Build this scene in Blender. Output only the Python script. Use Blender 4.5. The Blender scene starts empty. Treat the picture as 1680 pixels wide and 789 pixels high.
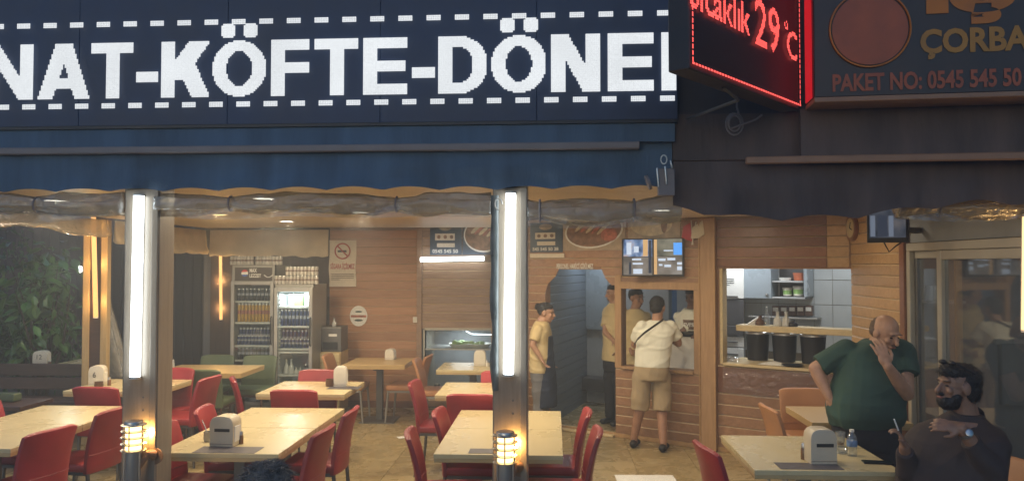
import bpy, bmesh, math, random
import numpy as np
from mathutils import Vector as V, Matrix as M, noise as mnoise

random.seed(11)
R = math.radians
scene = bpy.context.scene
C = scene.collection

# ------------------------------------------------------------------ camera, world, sun, exposure
F_PX, EYE, YAW, HORIZON = 1300.0, 2.0, R(3.0), 432.0
PITCH = math.atan((HORIZON - 394.5) / F_PX)
cam_data = bpy.data.cameras.new('camera')
cam = bpy.data.objects.new('camera', cam_data)
C.objects.link(cam)
cam_data.sensor_width = 36.0
cam_data.lens = 36.0 * F_PX / 1680.0
cam_data.clip_start = 0.05
cam_data.clip_end = 600
cam.location = (0, 0, EYE)
cam.rotation_euler = (math.pi / 2 + PITCH, 0, YAW)
scene.camera = cam

world = bpy.data.worlds.new('World')
scene.world = world
world.use_nodes = True
wn = world.node_tree.nodes
wl = world.node_tree.links
wn.clear()
w_out = wn.new('ShaderNodeOutputWorld')
w_bg = wn.new('ShaderNodeBackground')
w_sky = wn.new('ShaderNodeTexSky')
w_sky.sky_type = 'NISHITA'
w_sky.sun_disc = False
w_sky.sun_elevation = R(7.0)
w_sky.ozone_density = 5.0
w_sky.sun_rotation = R(200)
w_bg.inputs['Strength'].default_value = 0.15
wl.new(w_sky.outputs[0], w_bg.inputs['Color'])
wl.new(w_bg.outputs[0], w_out.inputs['Surface'])

sun_data = bpy.data.lights.new('moon', 'SUN')
sun_data.energy = 0.05
sun_data.angle = R(10)
sun_data.color = (0.75, 0.85, 1.0)
sun = bpy.data.objects.new('moon', sun_data)
C.objects.link(sun)
sun.rotation_euler = (R(50), 0, R(20))

scene.view_settings.view_transform = 'Standard'
scene.view_settings.look = 'None'
scene.view_settings.gamma = 1.0
scene.view_settings.exposure = 0.35
scene.view_settings.use_curve_mapping = False
cy = scene.cycles
cy.max_bounces = 7
cy.diffuse_bounces = 3
cy.glossy_bounces = 3
cy.transmission_bounces = 4
cy.transparent_max_bounces = 16
cy.volume_bounces = 0
cy.sample_clamp_indirect = 3.0
cy.caustics_reflective = False
cy.caustics_refractive = False
cy.use_denoising = True

# ------------------------------------------------------------------ picture-to-place measuring (used once, to read sizes off the photograph)
_fw = V((-math.sin(YAW) * math.cos(PITCH), math.cos(YAW) * math.cos(PITCH), math.sin(PITCH)))
_rt = V((math.cos(YAW), math.sin(YAW), 0))
_up = _rt.cross(_fw)
def ray(x, y): return _fw + _rt * ((x - 840) / F_PX) + _up * ((394.5 - y) / F_PX)
def onz(x, y, z=0.0):
    d = ray(x, y); return V((0, 0, EYE)) + d * ((z - EYE) / d.z)
def ony(x, y, Y):
    d = ray(x, y); return V((0, 0, EYE)) + d * (Y / d.y)
class Fr:
    """a vertical wall plane: origin, direction along the wall, normal towards the room"""
    def __init__(s, o, ang):
        s.o = V((o[0], o[1], 0)); s.ang = ang
        s.u = V((math.cos(ang), math.sin(ang), 0)); s.n = V((math.sin(ang), -math.cos(ang), 0))
    def pt(s, u, z, off=0.0): return s.o + s.u * u + s.n * off + V((0, 0, z))
    def px(s, x, y, off=0.0):
        d = ray(x, y); e = V((0, 0, EYE)); p0 = s.o + s.n * off
        p = e + d * ((p0 - e).dot(s.n) / d.dot(s.n))
        return (p - s.o).dot(s.u), p.z
    def back(s, dist): 
        o = s.o - s.n * dist; return Fr((o.x, o.y), s.ang)

# ------------------------------------------------------------------ materials
MATS = {}
def _new(name):
    m = bpy.data.materials.new(name); m.use_nodes = True
    nt = m.node_tree; nt.nodes.clear()
    out = nt.nodes.new('ShaderNodeOutputMaterial')
    MATS[name] = m
    return m, nt, nt.nodes, nt.links, out
def mat(name, col, rough=0.6, metal=0.0, var=0.12, scale=6.0, bump=0.0, bscale=80.0, stretch=(1, 1, 1), rnd=0.0, spec=0.5, coat=0.0, emit=0.0, ecol=None):
    m, nt, n, l, out = _new(name)
    b = n.new('ShaderNodeBsdfPrincipled')
    l.new(b.outputs[0], out.inputs['Surface'])
    b.inputs['Roughness'].default_value = rough; b.inputs['Metallic'].default_value = metal
    b.inputs['Specular IOR Level'].default_value = spec
    b.inputs['Coat Weight'].default_value = coat
    tc = n.new('ShaderNodeTexCoord'); mp = n.new('ShaderNodeMapping')
    mp.inputs['Scale'].default_value = stretch
    l.new(tc.outputs['Object'], mp.inputs['Vector'])
    nz = n.new('ShaderNodeTexNoise'); nz.inputs['Scale'].default_value = scale; nz.inputs['Detail'].default_value = 5
    l.new(mp.outputs[0], nz.inputs['Vector'])
    mr = n.new('ShaderNodeMapRange')
    mr.inputs['From Min'].default_value = 0.3; mr.inputs['From Max'].default_value = 0.7
    mr.inputs['To Min'].default_value = 1 - var; mr.inputs['To Max'].default_value = 1 + var
    l.new(nz.outputs['Fac'], mr.inputs['Value'])
    val = mr.outputs[0]
    if rnd:
        oi = n.new('ShaderNodeObjectInfo'); m2 = n.new('ShaderNodeMapRange')
        m2.inputs['To Min'].default_value = 1 - rnd; m2.inputs['To Max'].default_value = 1 + rnd
        l.new(oi.outputs['Random'], m2.inputs['Value'])
        mu = n.new('ShaderNodeMath'); mu.operation = 'MULTIPLY'
        l.new(val, mu.inputs[0]); l.new(m2.outputs[0], mu.inputs[1]); val = mu.outputs[0]
    vm = n.new('ShaderNodeVectorMath'); vm.operation = 'SCALE'
    vm.inputs[0].default_value = col
    l.new(val, vm.inputs['Scale']); l.new(vm.outputs[0], b.inputs['Base Color'])
    rr = n.new('ShaderNodeMapRange'); rr.inputs['To Min'].default_value = max(0.02, rough - 0.1); rr.inputs['To Max'].default_value = min(1, rough + 0.1)
    l.new(nz.outputs['Fac'], rr.inputs['Value']); l.new(rr.outputs[0], b.inputs['Roughness'])
    if bump:
        bz = n.new('ShaderNodeTexNoise'); bz.inputs['Scale'].default_value = bscale; bz.inputs['Detail'].default_value = 3
        l.new(mp.outputs[0], bz.inputs['Vector'])
        bp = n.new('ShaderNodeBump'); bp.inputs['Strength'].default_value = bump; bp.inputs['Distance'].default_value = 0.01
        l.new(bz.outputs['Fac'], bp.inputs['Height']); l.new(bp.outputs[0], b.inputs['Normal'])
    if emit:
        b.inputs['Emission Color'].default_value = (*(ecol or col), 1); b.inputs['Emission Strength'].default_value = emit
    return m
def wood(name, c1, c2, rough=0.45, stretch=(1.2, 14, 14), scale=2.5, rnd=0.12, bump=0.15):
    m, nt, n, l, out = _new(name)
    b = n.new('ShaderNodeBsdfPrincipled'); l.new(b.outputs[0], out.inputs['Surface'])
    tc = n.new('ShaderNodeTexCoord'); mp = n.new('ShaderNodeMapping'); mp.inputs['Scale'].default_value = stretch
    oi = n.new('ShaderNodeObjectInfo'); ad = n.new('ShaderNodeVectorMath'); ad.operation = 'ADD'
    sc = n.new('ShaderNodeVectorMath'); sc.operation = 'SCALE'; sc.inputs[0].default_value = (7, 3, 5)
    l.new(oi.outputs['Random'], sc.inputs['Scale'])
    l.new(tc.outputs['Object'], ad.inputs[0]); l.new(sc.outputs[0], ad.inputs[1]); l.new(ad.outputs[0], mp.inputs['Vector'])
    nz = n.new('ShaderNodeTexNoise'); nz.inputs['Scale'].default_value = scale; nz.inputs['Detail'].default_value = 8; nz.inputs['Roughness'].default_value = 0.65
    nz.inputs['Distortion'].default_value = 0.6
    l.new(mp.outputs[0], nz.inputs['Vector'])
    cr = n.new('ShaderNodeValToRGB')
    cr.color_ramp.elements[0].position = 0.32; cr.color_ramp.elements[0].color = (*c1, 1)
    cr.color_ramp.elements[1].position = 0.68; cr.color_ramp.elements[1].color = (*c2, 1)
    l.new(nz.outputs['Fac'], cr.inputs['Fac'])
    m2 = n.new('ShaderNodeMapRange'); m2.inputs['To Min'].default_value = 1 - rnd; m2.inputs['To Max'].default_value = 1 + rnd
    l.new(oi.outputs['Random'], m2.inputs['Value'])
    vm = n.new('ShaderNodeVectorMath'); vm.operation = 'SCALE'
    l.new(cr.outputs[0], vm.inputs[0]); l.new(m2.outputs[0], vm.inputs['Scale']); l.new(vm.outputs[0], b.inputs['Base Color'])
    b.inputs['Roughness'].default_value = rough
    bp = n.new('ShaderNodeBump'); bp.inputs['Strength'].default_value = bump; bp.inputs['Distance'].default_value = 0.004
    l.new(nz.outputs['Fac'], bp.inputs['Height']); l.new(bp.outputs[0], b.inputs['Normal'])
    return m
def glow(name, col, strength, uneven=0.0):
    m, nt, n, l, out = _new(name)
    e = n.new('ShaderNodeEmission'); e.inputs[0].default_value = (*col, 1); e.inputs[1].default_value = strength
    l.new(e.outputs[0], out.inputs['Surface'])
    if uneven:                                     # ageing diodes: each module and each dot a little different
        tc = n.new('ShaderNodeTexCoord'); sm = []
        for sc in (3.0, 90.0):
            z = n.new('ShaderNodeTexNoise'); z.inputs['Scale'].default_value = sc; z.inputs['Detail'].default_value = 1; l.new(tc.outputs['Object'], z.inputs['Vector']); sm.append(z)
        a = n.new('ShaderNodeMath'); l.new(sm[0].outputs['Fac'], a.inputs[0]); l.new(sm[1].outputs['Fac'], a.inputs[1])
        mr = n.new('ShaderNodeMapRange'); mr.inputs['From Min'].default_value = 0.6; mr.inputs['From Max'].default_value = 1.4; mr.inputs['To Min'].default_value = strength * (1 - uneven); mr.inputs['To Max'].default_value = strength * (1 + uneven)
        l.new(a.outputs[0], mr.inputs['Value']); l.new(mr.outputs[0], e.inputs[1])
    return m
def clear(name, tint, alpha, rough=0.08, body=(0.6, 0.62, 0.62), gloss=0.12, bump=0.0, bscale=12.0):
    """thin see-through sheet: mostly transparent, some body colour, some mirror"""
    m, nt, n, l, out = _new(name)
    t = n.new('ShaderNodeBsdfTransparent'); t.inputs[0].default_value = (*tint, 1)
    d = n.new('ShaderNodeBsdfDiffuse'); d.inputs[0].default_value = (*body, 1)
    tr = n.new('ShaderNodeBsdfTranslucent'); tr.inputs[0].default_value = (*body, 1)
    mx0 = n.new('ShaderNodeMixShader'); mx0.inputs[0].default_value = 0.45
    l.new(d.outputs[0], mx0.inputs[1]); l.new(tr.outputs[0], mx0.inputs[2])
    g = n.new('ShaderNodeBsdfGlossy'); g.inputs['Roughness'].default_value = rough
    g.inputs[0].default_value = (0.9, 0.9, 0.9, 1)
    mx1 = n.new('ShaderNodeMixShader'); mx1.inputs[0].default_value = alpha
    l.new(t.outputs[0], mx1.inputs[1]); l.new(mx0.outputs[0], mx1.inputs[2])
    lw = n.new('ShaderNodeLayerWeight'); lw.inputs[0].default_value = 0.35
    mr = n.new('ShaderNodeMapRange'); mr.inputs['To Min'].default_value = gloss * 0.4; mr.inputs['To Max'].default_value = min(1, gloss * 3)
    l.new(lw.outputs['Facing'], mr.inputs['Value'])
    mx2 = n.new('ShaderNodeMixShader'); l.new(mr.outputs[0], mx2.inputs[0])
    l.new(mx1.outputs[0], mx2.inputs[1]); l.new(g.outputs[0], mx2.inputs[2])
    l.new(mx2.outputs[0], out.inputs['Surface'])
    if bump:
        tc = n.new('ShaderNodeTexCoord'); bz = n.new('ShaderNodeTexNoise'); bz.inputs['Scale'].default_value = bscale; bz.inputs['Detail'].default_value = 4; bz.inputs['Distortion'].default_value = 1.0
        l.new(tc.outputs['Object'], bz.inputs['Vector'])
        bp = n.new('ShaderNodeBump'); bp.inputs['Strength'].default_value = bump; bp.inputs['Distance'].default_value = 0.05
        l.new(bz.outputs['Fac'], bp.inputs['Height'])
        for q in (d, g, tr): l.new(bp.outputs[0], q.inputs['Normal'])
    return m

mat('ground', (0.06, 0.06, 0.06), 0.9, var=0.3, scale=2, bump=0.3)
# floor tile: marbled beige
def floor_mat():
    m, nt, n, l, out = _new('floor_tile')
    b = n.new('ShaderNodeBsdfPrincipled'); l.new(b.outputs[0], out.inputs['Surface'])
    tc = n.new('ShaderNodeTexCoord'); oi = n.new('ShaderNodeObjectInfo')
    sc = n.new('ShaderNodeVectorMath'); sc.operation = 'SCALE'; sc.inputs[0].default_value = (13, 7, 3); l.new(oi.outputs['Random'], sc.inputs['Scale'])
    ad = n.new('ShaderNodeVectorMath'); l.new(tc.outputs['Object'], ad.inputs[0]); l.new(sc.outputs[0], ad.inputs[1])
    nz = n.new('ShaderNodeTexNoise'); nz.inputs['Scale'].default_value = 4.5; nz.inputs['Detail'].default_value = 7; nz.inputs['Distortion'].default_value = 1.2
    l.new(ad.outputs[0], nz.inputs['Vector'])
    cr = n.new('ShaderNodeValToRGB'); e = cr.color_ramp.elements
    e[0].position = 0.30; e[0].color = (0.30, 0.225, 0.105, 1); e[1].position = 0.66; e[1].color = (0.37, 0.285, 0.145, 1)
    x = e.new(0.78); x.color = (0.46, 0.38, 0.23, 1)
    l.new(nz.outputs['Fac'], cr.inputs['Fac'])
    m2 = n.new('ShaderNodeMapRange'); m2.inputs['To Min'].default_value = 0.9; m2.inputs['To Max'].default_value = 1.1; l.new(oi.outputs['Random'], m2.inputs['Value'])
    vm = n.new('ShaderNodeVectorMath'); vm.operation = 'SCALE'; l.new(cr.outputs[0], vm.inputs[0]); l.new(m2.outputs[0], vm.inputs['Scale'])
    l.new(vm.outputs[0], b.inputs['Base Color'])
    rr = n.new('ShaderNodeMapRange'); rr.inputs['To Min'].default_value = 0.12; rr.inputs['To Max'].default_value = 0.42; l.new(nz.outputs['Fac'], rr.inputs['Value']); l.new(rr.outputs[0], b.inputs['Roughness'])
    bz = n.new('ShaderNodeTexNoise'); bz.inputs['Scale'].default_value = 9; bz.inputs['Detail'].default_value = 3; l.new(ad.outputs[0], bz.inputs['Vector'])
    bp = n.new('ShaderNodeBump'); bp.inputs['Strength'].default_value = 0.06; bp.inputs['Distance'].default_value = 0.02; l.new(bz.outputs['Fac'], bp.inputs['Height']); l.new(bp.outputs[0], b.inputs['Normal'])
floor_mat()
mat('grout', (0.16, 0.12, 0.07), 0.9)
mat('ceiling', (0.74, 0.62, 0.47), 0.45, var=0.06, scale=2)
mat('navy_cloth', (0.088, 0.140, 0.205), 0.75, var=0.28, scale=3, bump=0.3, bscale=30, stretch=(2.2, 1, 0.35))
mat('navy_panel', (0.026, 0.045, 0.095), 0.5, var=0.22, scale=3, bump=0.1, bscale=200)
mat('black_cloth', (0.110, 0.074, 0.060), 0.7, var=0.35, scale=4, bump=0.4, bscale=20, stretch=(1.6, 1, 0.4))
mat('dark_facade', (0.06, 0.05, 0.05), 0.7, var=0.25, scale=2)
mat('taupe_bar', (0.24, 0.20, 0.19), 0.5, var=0.12)
mat('brown_bar', (0.34, 0.18, 0.10), 0.5, var=0.12)
mat('steel', (0.55, 0.54, 0.52), 0.35, 1.0, var=0.08)
mat('dark_steel', (0.16, 0.155, 0.15), 0.45, 0.8)
mat('grey_steel', (0.36, 0.35, 0.33), 0.4, 0.6)
mat('black_plastic', (0.014, 0.014, 0.016), 0.45, var=0.2)
mat('black_sheet', (0.13, 0.14, 0.13), 0.3, var=0.3, scale=8, bump=0.6, bscale=14)
wood('post_wood', (0.25, 0.20, 0.145), (0.34, 0.275, 0.205), 0.28, (16, 16, 1.2), 2.5, 0.03)
wood('pale_post', (0.38, 0.26, 0.12), (0.50, 0.37, 0.19), 0.5, (14, 14, 1.2), 2.5, 0.05)
wood('orange_board', (0.36, 0.175, 0.085), (0.46, 0.245, 0.13), 0.42, (1.2, 14, 14), 2.2, 0.15)
wood('taupe_board', (0.26, 0.165, 0.11), (0.38, 0.25, 0.17), 0.45, (1.2, 14, 14), 2.2, 0.15)
wood('brown_board', (0.27, 0.14, 0.075), (0.38, 0.215, 0.12), 0.42, (1.2, 14, 14), 2.2, 0.15)
wood('honey_board', (0.38, 0.22, 0.095), (0.52, 0.33, 0.16), 0.42, (1.2, 14, 14), 2.2, 0.15)
wood('dark_board', (0.17, 0.07, 0.035), (0.26, 0.115, 0.06), 0.32, (1.2, 14, 14), 2.2, 0.15)
wood('trim_wood', (0.33, 0.19, 0.09), (0.44, 0.27, 0.14), 0.45, (14, 14, 1.4), 2.2, 0.05)
wood('flare_blue_board', (0.13, 0.165, 0.21), (0.19, 0.235, 0.29), 0.5, (1.2, 14, 14), 2.2, 0.06)  # bluish lens flare over the passage is put into the board colour
wood('bench_wood', (0.045, 0.022, 0.016), (0.085, 0.042, 0.03), 0.45, (1.5, 12, 12), 2, 0.1)
wood('fence_wood', (0.035, 0.022, 0.018), (0.06, 0.036, 0.03), 0.7, (12, 12, 1.2), 2, 0.25)
mat('groove_highlight', (0.56, 0.41, 0.25), 0.5, var=0.2)  # pale colour stands in for light caught by the board edges
mat('cream_top', (0.62, 0.515, 0.29), 0.28, var=0.03, scale=3)
mat('cream_edge', (0.50, 0.36, 0.17), 0.4, var=0.06)
mat('honey_top', (0.52, 0.36, 0.16), 0.35, var=0.06, stretch=(1, 8, 8))
mat('red_leather', (0.29, 0.026, 0.032), 0.34, var=0.22, scale=4, bump=0.25, bscale=160, rnd=0.2)
mat('green_leather', (0.085, 0.115, 0.06), 0.42, var=0.12, scale=5, bump=0.25, bscale=160, rnd=0.1)
mat('orange_leather', (0.46, 0.22, 0.10), 0.4, var=0.1, scale=5, bump=0.25, bscale=160, rnd=0.08)
mat('brown_leather', (0.24, 0.13, 0.07), 0.4, var=0.1, scale=5, bump=0.2, bscale=160)
mat('white_paint', (0.75, 0.74, 0.70), 0.5, var=0.04)
mat('paper', (0.70, 0.63, 0.52), 0.7, var=0.08, scale=5)
mat('white_paper', (0.78, 0.77, 0.73), 0.7, var=0.05)
mat('beige_plastic', (0.62, 0.54, 0.40), 0.38, var=0.05)
mat('offwhite_plastic', (0.70, 0.66, 0.57), 0.38, var=0.05)
mat('ink_black', (0.02, 0.02, 0.02), 0.6)
mat('ink_brown', (0.16, 0.10, 0.07), 0.6)
mat('ink_red', (0.45, 0.06, 0.04), 0.6)
mat('fridge_grey', (0.30, 0.29, 0.26), 0.4, 0.3, var=0.06)
mat('fridge_inside', (0.16, 0.17, 0.17), 0.5)
mat('fridge_white', (0.7, 0.73, 0.74), 0.45)
mat('wire_shelf', (0.62, 0.62, 0.6), 0.4, 0.2)
mat('can_blue', (0.035, 0.06, 0.20), 0.3, 0.4, var=0.35, scale=60)
mat('can_band', (0.35, 0.36, 0.42), 0.4)
mat('can_dark', (0.03, 0.032, 0.04), 0.3, 0.4, var=0.3, scale=60)
mat('can_yellow', (0.62, 0.36, 0.05), 0.35, 0.2, var=0.25, scale=50, rnd=0.25)
mat('can_pack', (0.45, 0.42, 0.37), 0.35, 0.1, var=0.35, scale=45, rnd=0.15)
mat('red_print', (0.55, 0.04, 0.03), 0.5)
mat('blue_print', (0.03, 0.09, 0.40), 0.5)
mat('beige_cloth', (0.66, 0.54, 0.37), 0.7, var=0.15, scale=4, bump=0.5, bscale=9)
mat('kitchen_grey', (0.36, 0.36, 0.36), 0.45, var=0.05)
mat('kitchen_blue', (0.33, 0.38, 0.42), 0.28, 0.2, var=0.12, scale=3)
mat('kitchen_dark', (0.06, 0.055, 0.055), 0.5)
mat('tile_white', (0.52, 0.55, 0.56), 0.2, var=0.04, rnd=0.05)
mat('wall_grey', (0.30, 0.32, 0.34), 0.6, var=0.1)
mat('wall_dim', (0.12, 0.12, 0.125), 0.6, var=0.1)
mat('aluminium', (0.46, 0.43, 0.36), 0.4, 0.35, var=0.06)
mat('foil', (0.75, 0.76, 0.78), 0.22, 1.0, bump=0.9, bscale=14)
mat('leaf', (0.075, 0.165, 0.045), 0.32, var=0.5, scale=3)
mat('bark', (0.07, 0.05, 0.035), 0.9, var=0.3, scale=20, bump=0.6, bscale=60)
mat('skin', (0.46, 0.26, 0.17), 0.45, var=0.12, scale=22, bump=0.22, bscale=140)
mat('skin_tan', (0.37, 0.195, 0.12), 0.45, var=0.12, scale=22, bump=0.22, bscale=140)
mat('skin_shaded', (0.29, 0.155, 0.098), 0.45, var=0.15, scale=22, bump=0.22, bscale=140)  # darker copy of the tan skin; his shade is put into the colour
mat('skin_dark', (0.22, 0.12, 0.08), 0.5, var=0.12, scale=22)
mat('hair_black', (0.012, 0.010, 0.010), 0.5, var=0.3, scale=60, bump=0.8, bscale=120, stretch=(1, 1, 0.25))
mat('hair_short', (0.13, 0.085, 0.06), 0.6, var=0.3, scale=60, bump=0.5, bscale=180)
mat('hair_grey', (0.24, 0.205, 0.175), 0.5, var=0.6, scale=30, bump=0.9, bscale=90)
mat('shirt_green', (0.034, 0.078, 0.062), 0.85, var=0.28, scale=3, bump=0.35, bscale=16)
mat('shirt_white', (0.74, 0.73, 0.62), 0.85, var=0.08, scale=5, bump=0.3, bscale=14)
mat('shirt_yellow', (0.62, 0.49, 0.26), 0.85, var=0.1, scale=5, bump=0.3, bscale=14)
mat('shirt_brown', (0.045, 0.030, 0.028), 0.8, var=0.25, scale=4, bump=0.4, bscale=14)
mat('shorts_khaki', (0.36, 0.27, 0.16), 0.85, var=0.12, scale=5, bump=0.3, bscale=18)
mat('trouser_black', (0.018, 0.018, 0.024), 0.85, var=0.2, bump=0.3, bscale=18)
mat('trouser_grey', (0.17, 0.17, 0.18), 0.85, var=0.2, bump=0.3, bscale=18)
mat('apron_navy', (0.016, 0.026, 0.055), 0.8, var=0.2, bump=0.3, bscale=14)
mat('lips', (0.30, 0.11, 0.09), 0.5)
mat('eye', (0.02, 0.015, 0.012), 0.15)
mat('jar_brown', (0.10, 0.045, 0.025), 0.3, var=0.3, scale=30)
mat('tub_green', (0.25, 0.42, 0.12), 0.5, var=0.2, scale=40)
mat('orange_tub', (0.45, 0.12, 0.05), 0.5)
mat('yellow_wood', (0.58, 0.46, 0.26), 0.5, var=0.1, stretch=(1, 8, 8))
mat('lettuce', (0.25, 0.36, 0.12), 0.6, var=0.4, scale=30, bump=0.7, bscale=50)
mat('food_red', (0.42, 0.14, 0.09), 0.55, var=0.5, scale=18)
mat('food_brown', (0.24, 0.13, 0.075), 0.55, var=0.45, scale=16)
mat('food_pale', (0.62, 0.52, 0.36), 0.55, var=0.25, scale=14)
mat('poster_navy', (0.045, 0.075, 0.12), 0.5, var=0.1)
mat('poster_tan', (0.40, 0.31, 0.22), 0.5, var=0.4, scale=8)
mat('sign_black', (0.045, 0.030, 0.023), 0.4, var=0.2)
mat('sign_orange', (0.55, 0.17, 0.012), 0.5, var=0.15)
mat('sign_salmon', (0.40, 0.095, 0.035), 0.5, var=0.2)
mat('sign_gold', (0.44, 0.20, 0.025), 0.5, var=0.1)
mat('phone', (0.008, 0.008, 0.01), 0.15)
mat('placemat', (0.10, 0.09, 0.10), 0.5, var=0.3, scale=25)
mat('water_label', (0.12, 0.22, 0.42), 0.5, var=0.4, scale=50)
mat('amber', (0.20, 0.10, 0.04), 0.2, var=0.3, scale=40)
mat('glass_solid', (0.5, 0.5, 0.48), 0.08, 0.0, var=0.1, spec=0.9)
mat('flag_red', (0.45, 0.03, 0.04), 0.7)
mat('flag_white', (0.62, 0.56, 0.44), 0.7)
mat('clock_face', (0.55, 0.44, 0.24), 0.5)
mat('teal', (0.05, 0.28, 0.26), 0.4)
glow('led_white', (0.93, 0.97, 1.0), 0.75, 0.10)
glow('led_red', (1.0, 0.05, 0.04), 1.1)
glow('led_pink', (1.0, 0.10, 0.085), 1.6, 0.25)
glow('tube_white', (0.84, 0.94, 1.0), 7.5)
glow('tube_warm', (1.0, 0.46, 0.14), 1.6)
glow('tube_pale', (1.0, 0.62, 0.28), 1.8)
glow('lamp_warm', (1.0, 0.66, 0.26), 3.6)
glow('downlight', (1.0, 0.93, 0.80), 7.0)
glow('fridge_light', (0.85, 0.97, 1.0), 3.0)
glow('red_spill_glow', (1.0, 0.02, 0.03), 0.42)
glow('red_dot', (1.0, 0.1, 0.1), 1.5)
clear('pvc', (0.94, 0.95, 0.93), 0.50, 0.24, (0.46, 0.43, 0.37), 0.14, 0.9, 9.0)
clear('pvc_warm_lit', (0.95, 0.92, 0.85), 0.55, 0.18, (0.52, 0.42, 0.27), 0.2, 0.8, 7.0)  # clear plastic with warm lamp light put into its body colour
clear('pvc_film', (0.95, 0.96, 0.95), 0.25, 0.22, (0.45, 0.42, 0.36), 0.16, 0.6, 8.0)
clear('glass', (0.93, 0.96, 0.96), 0.03, 0.03, (0.5, 0.55, 0.55), 0.08)
clear('door_glass', (0.86, 0.88, 0.88), 0.16, 0.04, (0.26, 0.27, 0.27), 0.10)
clear('wrap', (0.97, 0.97, 0.97), 0.05, 0.12, (0.6, 0.5, 0.45), 0.16, 1.0, 9.0)
clear('bottle', (0.9, 0.93, 0.95), 0.12, 0.05, (0.6, 0.65, 0.7), 0.2)

# ------------------------------------------------------------------ mesh helpers
class MB:
    def __init__(s): s.v = []; s.f = []; s.m = []; s.cur = 0
    def add(s, vs, fs):
        o = len(s.v); s.v += [tuple(p) for p in vs]
        for f in fs: s.f.append(tuple(i + o for i in f)); s.m.append(s.cur)
        return s
    def box(s, a, b, rot=None, piv=None):
        x0, y0, z0 = a; x1, y1, z1 = b
        vs = [V(p) for p in ((x0, y0, z0), (x1, y0, z0), (x1, y1, z0), (x0, y1, z0), (x0, y0, z1), (x1, y0, z1), (x1, y1, z1), (x0, y1, z1))]
        if rot is not None:
            c = V(piv) if piv is not None else sum(vs, V()) / 8
            vs = [c + rot @ (p - c) for p in vs]
        return s.add(vs, [(0, 3, 2, 1), (4, 5, 6, 7), (0, 1, 5, 4), (1, 2, 6, 5), (2, 3, 7, 6), (3, 0, 4, 7)])
    def loft(s, rings, caps=True, closed=True):
        n = len(rings[0]); o = len(s.v)
        for r in rings: s.v += [tuple(p) for p in r]
        for i in range(len(rings) - 1):
            for j in range(n if closed else n - 1):
                k = (j + 1) % n
                s.f.append((o + i * n + j, o + i * n + k, o + (i + 1) * n + k, o + (i + 1) * n + j)); s.m.append(s.cur)
        if caps:
            s.f.append(tuple(o + j for j in reversed(range(n)))); s.m.append(s.cur)
            e = o + (len(rings) - 1) * n
            s.f.append(tuple(e + j for j in range(n))); s.m.append(s.cur)
        return s
    def tube(s, pts, rad, n=10, caps=True):
        pts = [V(p) for p in pts]
        if not hasattr(rad, '__len__'): rad = [rad] * len(pts)
        rings = []; ref = None
        for i, p in enumerate(pts):
            t = (pts[min(i + 1, len(pts) - 1)] - pts[max(i - 1, 0)]).normalized()
            if ref is None:
                ref = V((0, 0, 1)) if abs(t.z) < 0.9 else V((0, 1, 0))
            a = t.cross(ref).normalized(); b = a.cross(t).normalized(); ref = b
            rings.append([p + (a * math.cos(q) + b * math.sin(q)) * rad[i] for q in [-2 * math.pi * k / n for k in range(n)]])
        return s.loft(rings, caps)
    def capsule(s, a, ra, b, rb, n=12):
        a = V(a); b = V(b); d = (b - a)
        if d.length < 1e-6: return s.ell(a, (ra,) * 3)
        d.normalize(); pts = []; rr = []
        for k in (0.02, 0.3, 0.6, 0.85): pts.append(a - d * ra * math.cos(k * math.pi / 2)); rr.append(ra * math.sin(k * math.pi / 2))
        pts += [a, b]; rr += [ra, rb]
        for k in (0.85, 0.6, 0.3, 0.02): pts.append(b + d * rb * math.cos(k * math.pi / 2)); rr.append(rb * math.sin(k * math.pi / 2))
        return s.tube(pts, rr, n)
    def ell(s, c, r, rot=None, n=14, m=9):
        c = V(c); rings = []
        for i in range(m + 1):
            t = math.pi * (i + (0.05 if i == 0 else -0.05 if i == m else 0)) / m
            ring = []
            for j in range(n):
                q = 2 * math.pi * j / n
                p = V((r[0] * math.sin(t) * math.cos(q), r[1] * math.sin(t) * math.sin(q), -r[2] * math.cos(t)))
                ring.append(c + (rot @ p if rot is not None else p))
            rings.append(ring)
        return s.loft(rings)
    def lathe(s, prof, o=(0, 0, 0), n=20, rot=None):
        o = V(o); rings = []
        for r, z in prof:
            ring = []
            for j in range(n):
                q = 2 * math.pi * j / n; p = V((max(r, 1e-4) * math.cos(q), max(r, 1e-4) * math.sin(q), z))
                ring.append(o + (rot @ p if rot is not None else p))
            rings.append(ring)
        return s.loft(rings)
    def prism(s, poly, ext):
        ext = V(ext); a = [V(p) for p in poly]
        return s.loft([a, [p + ext for p in a]])
    def build(s, name, mats, parent=None, smooth=None, bevel=0.0, seg=2, loc=None):
        me = bpy.data.meshes.new(name)
        me.from_pydata(s.v, [], s.f)
        if isinstance(mats, str): mats = [mats]
        for k in mats: me.materials.append(MATS[k])
        me.polygons.foreach_set('material_index', s.m)
        bm = bmesh.new(); bm.from_mesh(me)
        bmesh.ops.recalc_face_normals(bm, faces=bm.faces)
        if bevel:
            ed = [e for e in bm.edges if len(e.link_faces) == 2 and e.calc_face_angle(0) > 0.6]
            bmesh.ops.bevel(bm, geom=ed, offset=bevel, segments=seg, affect='EDGES', profile=0.6)
        bm.to_mesh(me); bm.free()
        if smooth is not None:
            me.polygons.foreach_set('use_smooth', [True] * len(me.polygons))
            if smooth < 180: me.set_sharp_from_angle(angle=R(smooth))
        o = bpy.data.objects.new(name, me); C.objects.link(o)
        if parent is not None: o.parent = parent
        if loc is not None: o.location = loc
        return o

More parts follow.
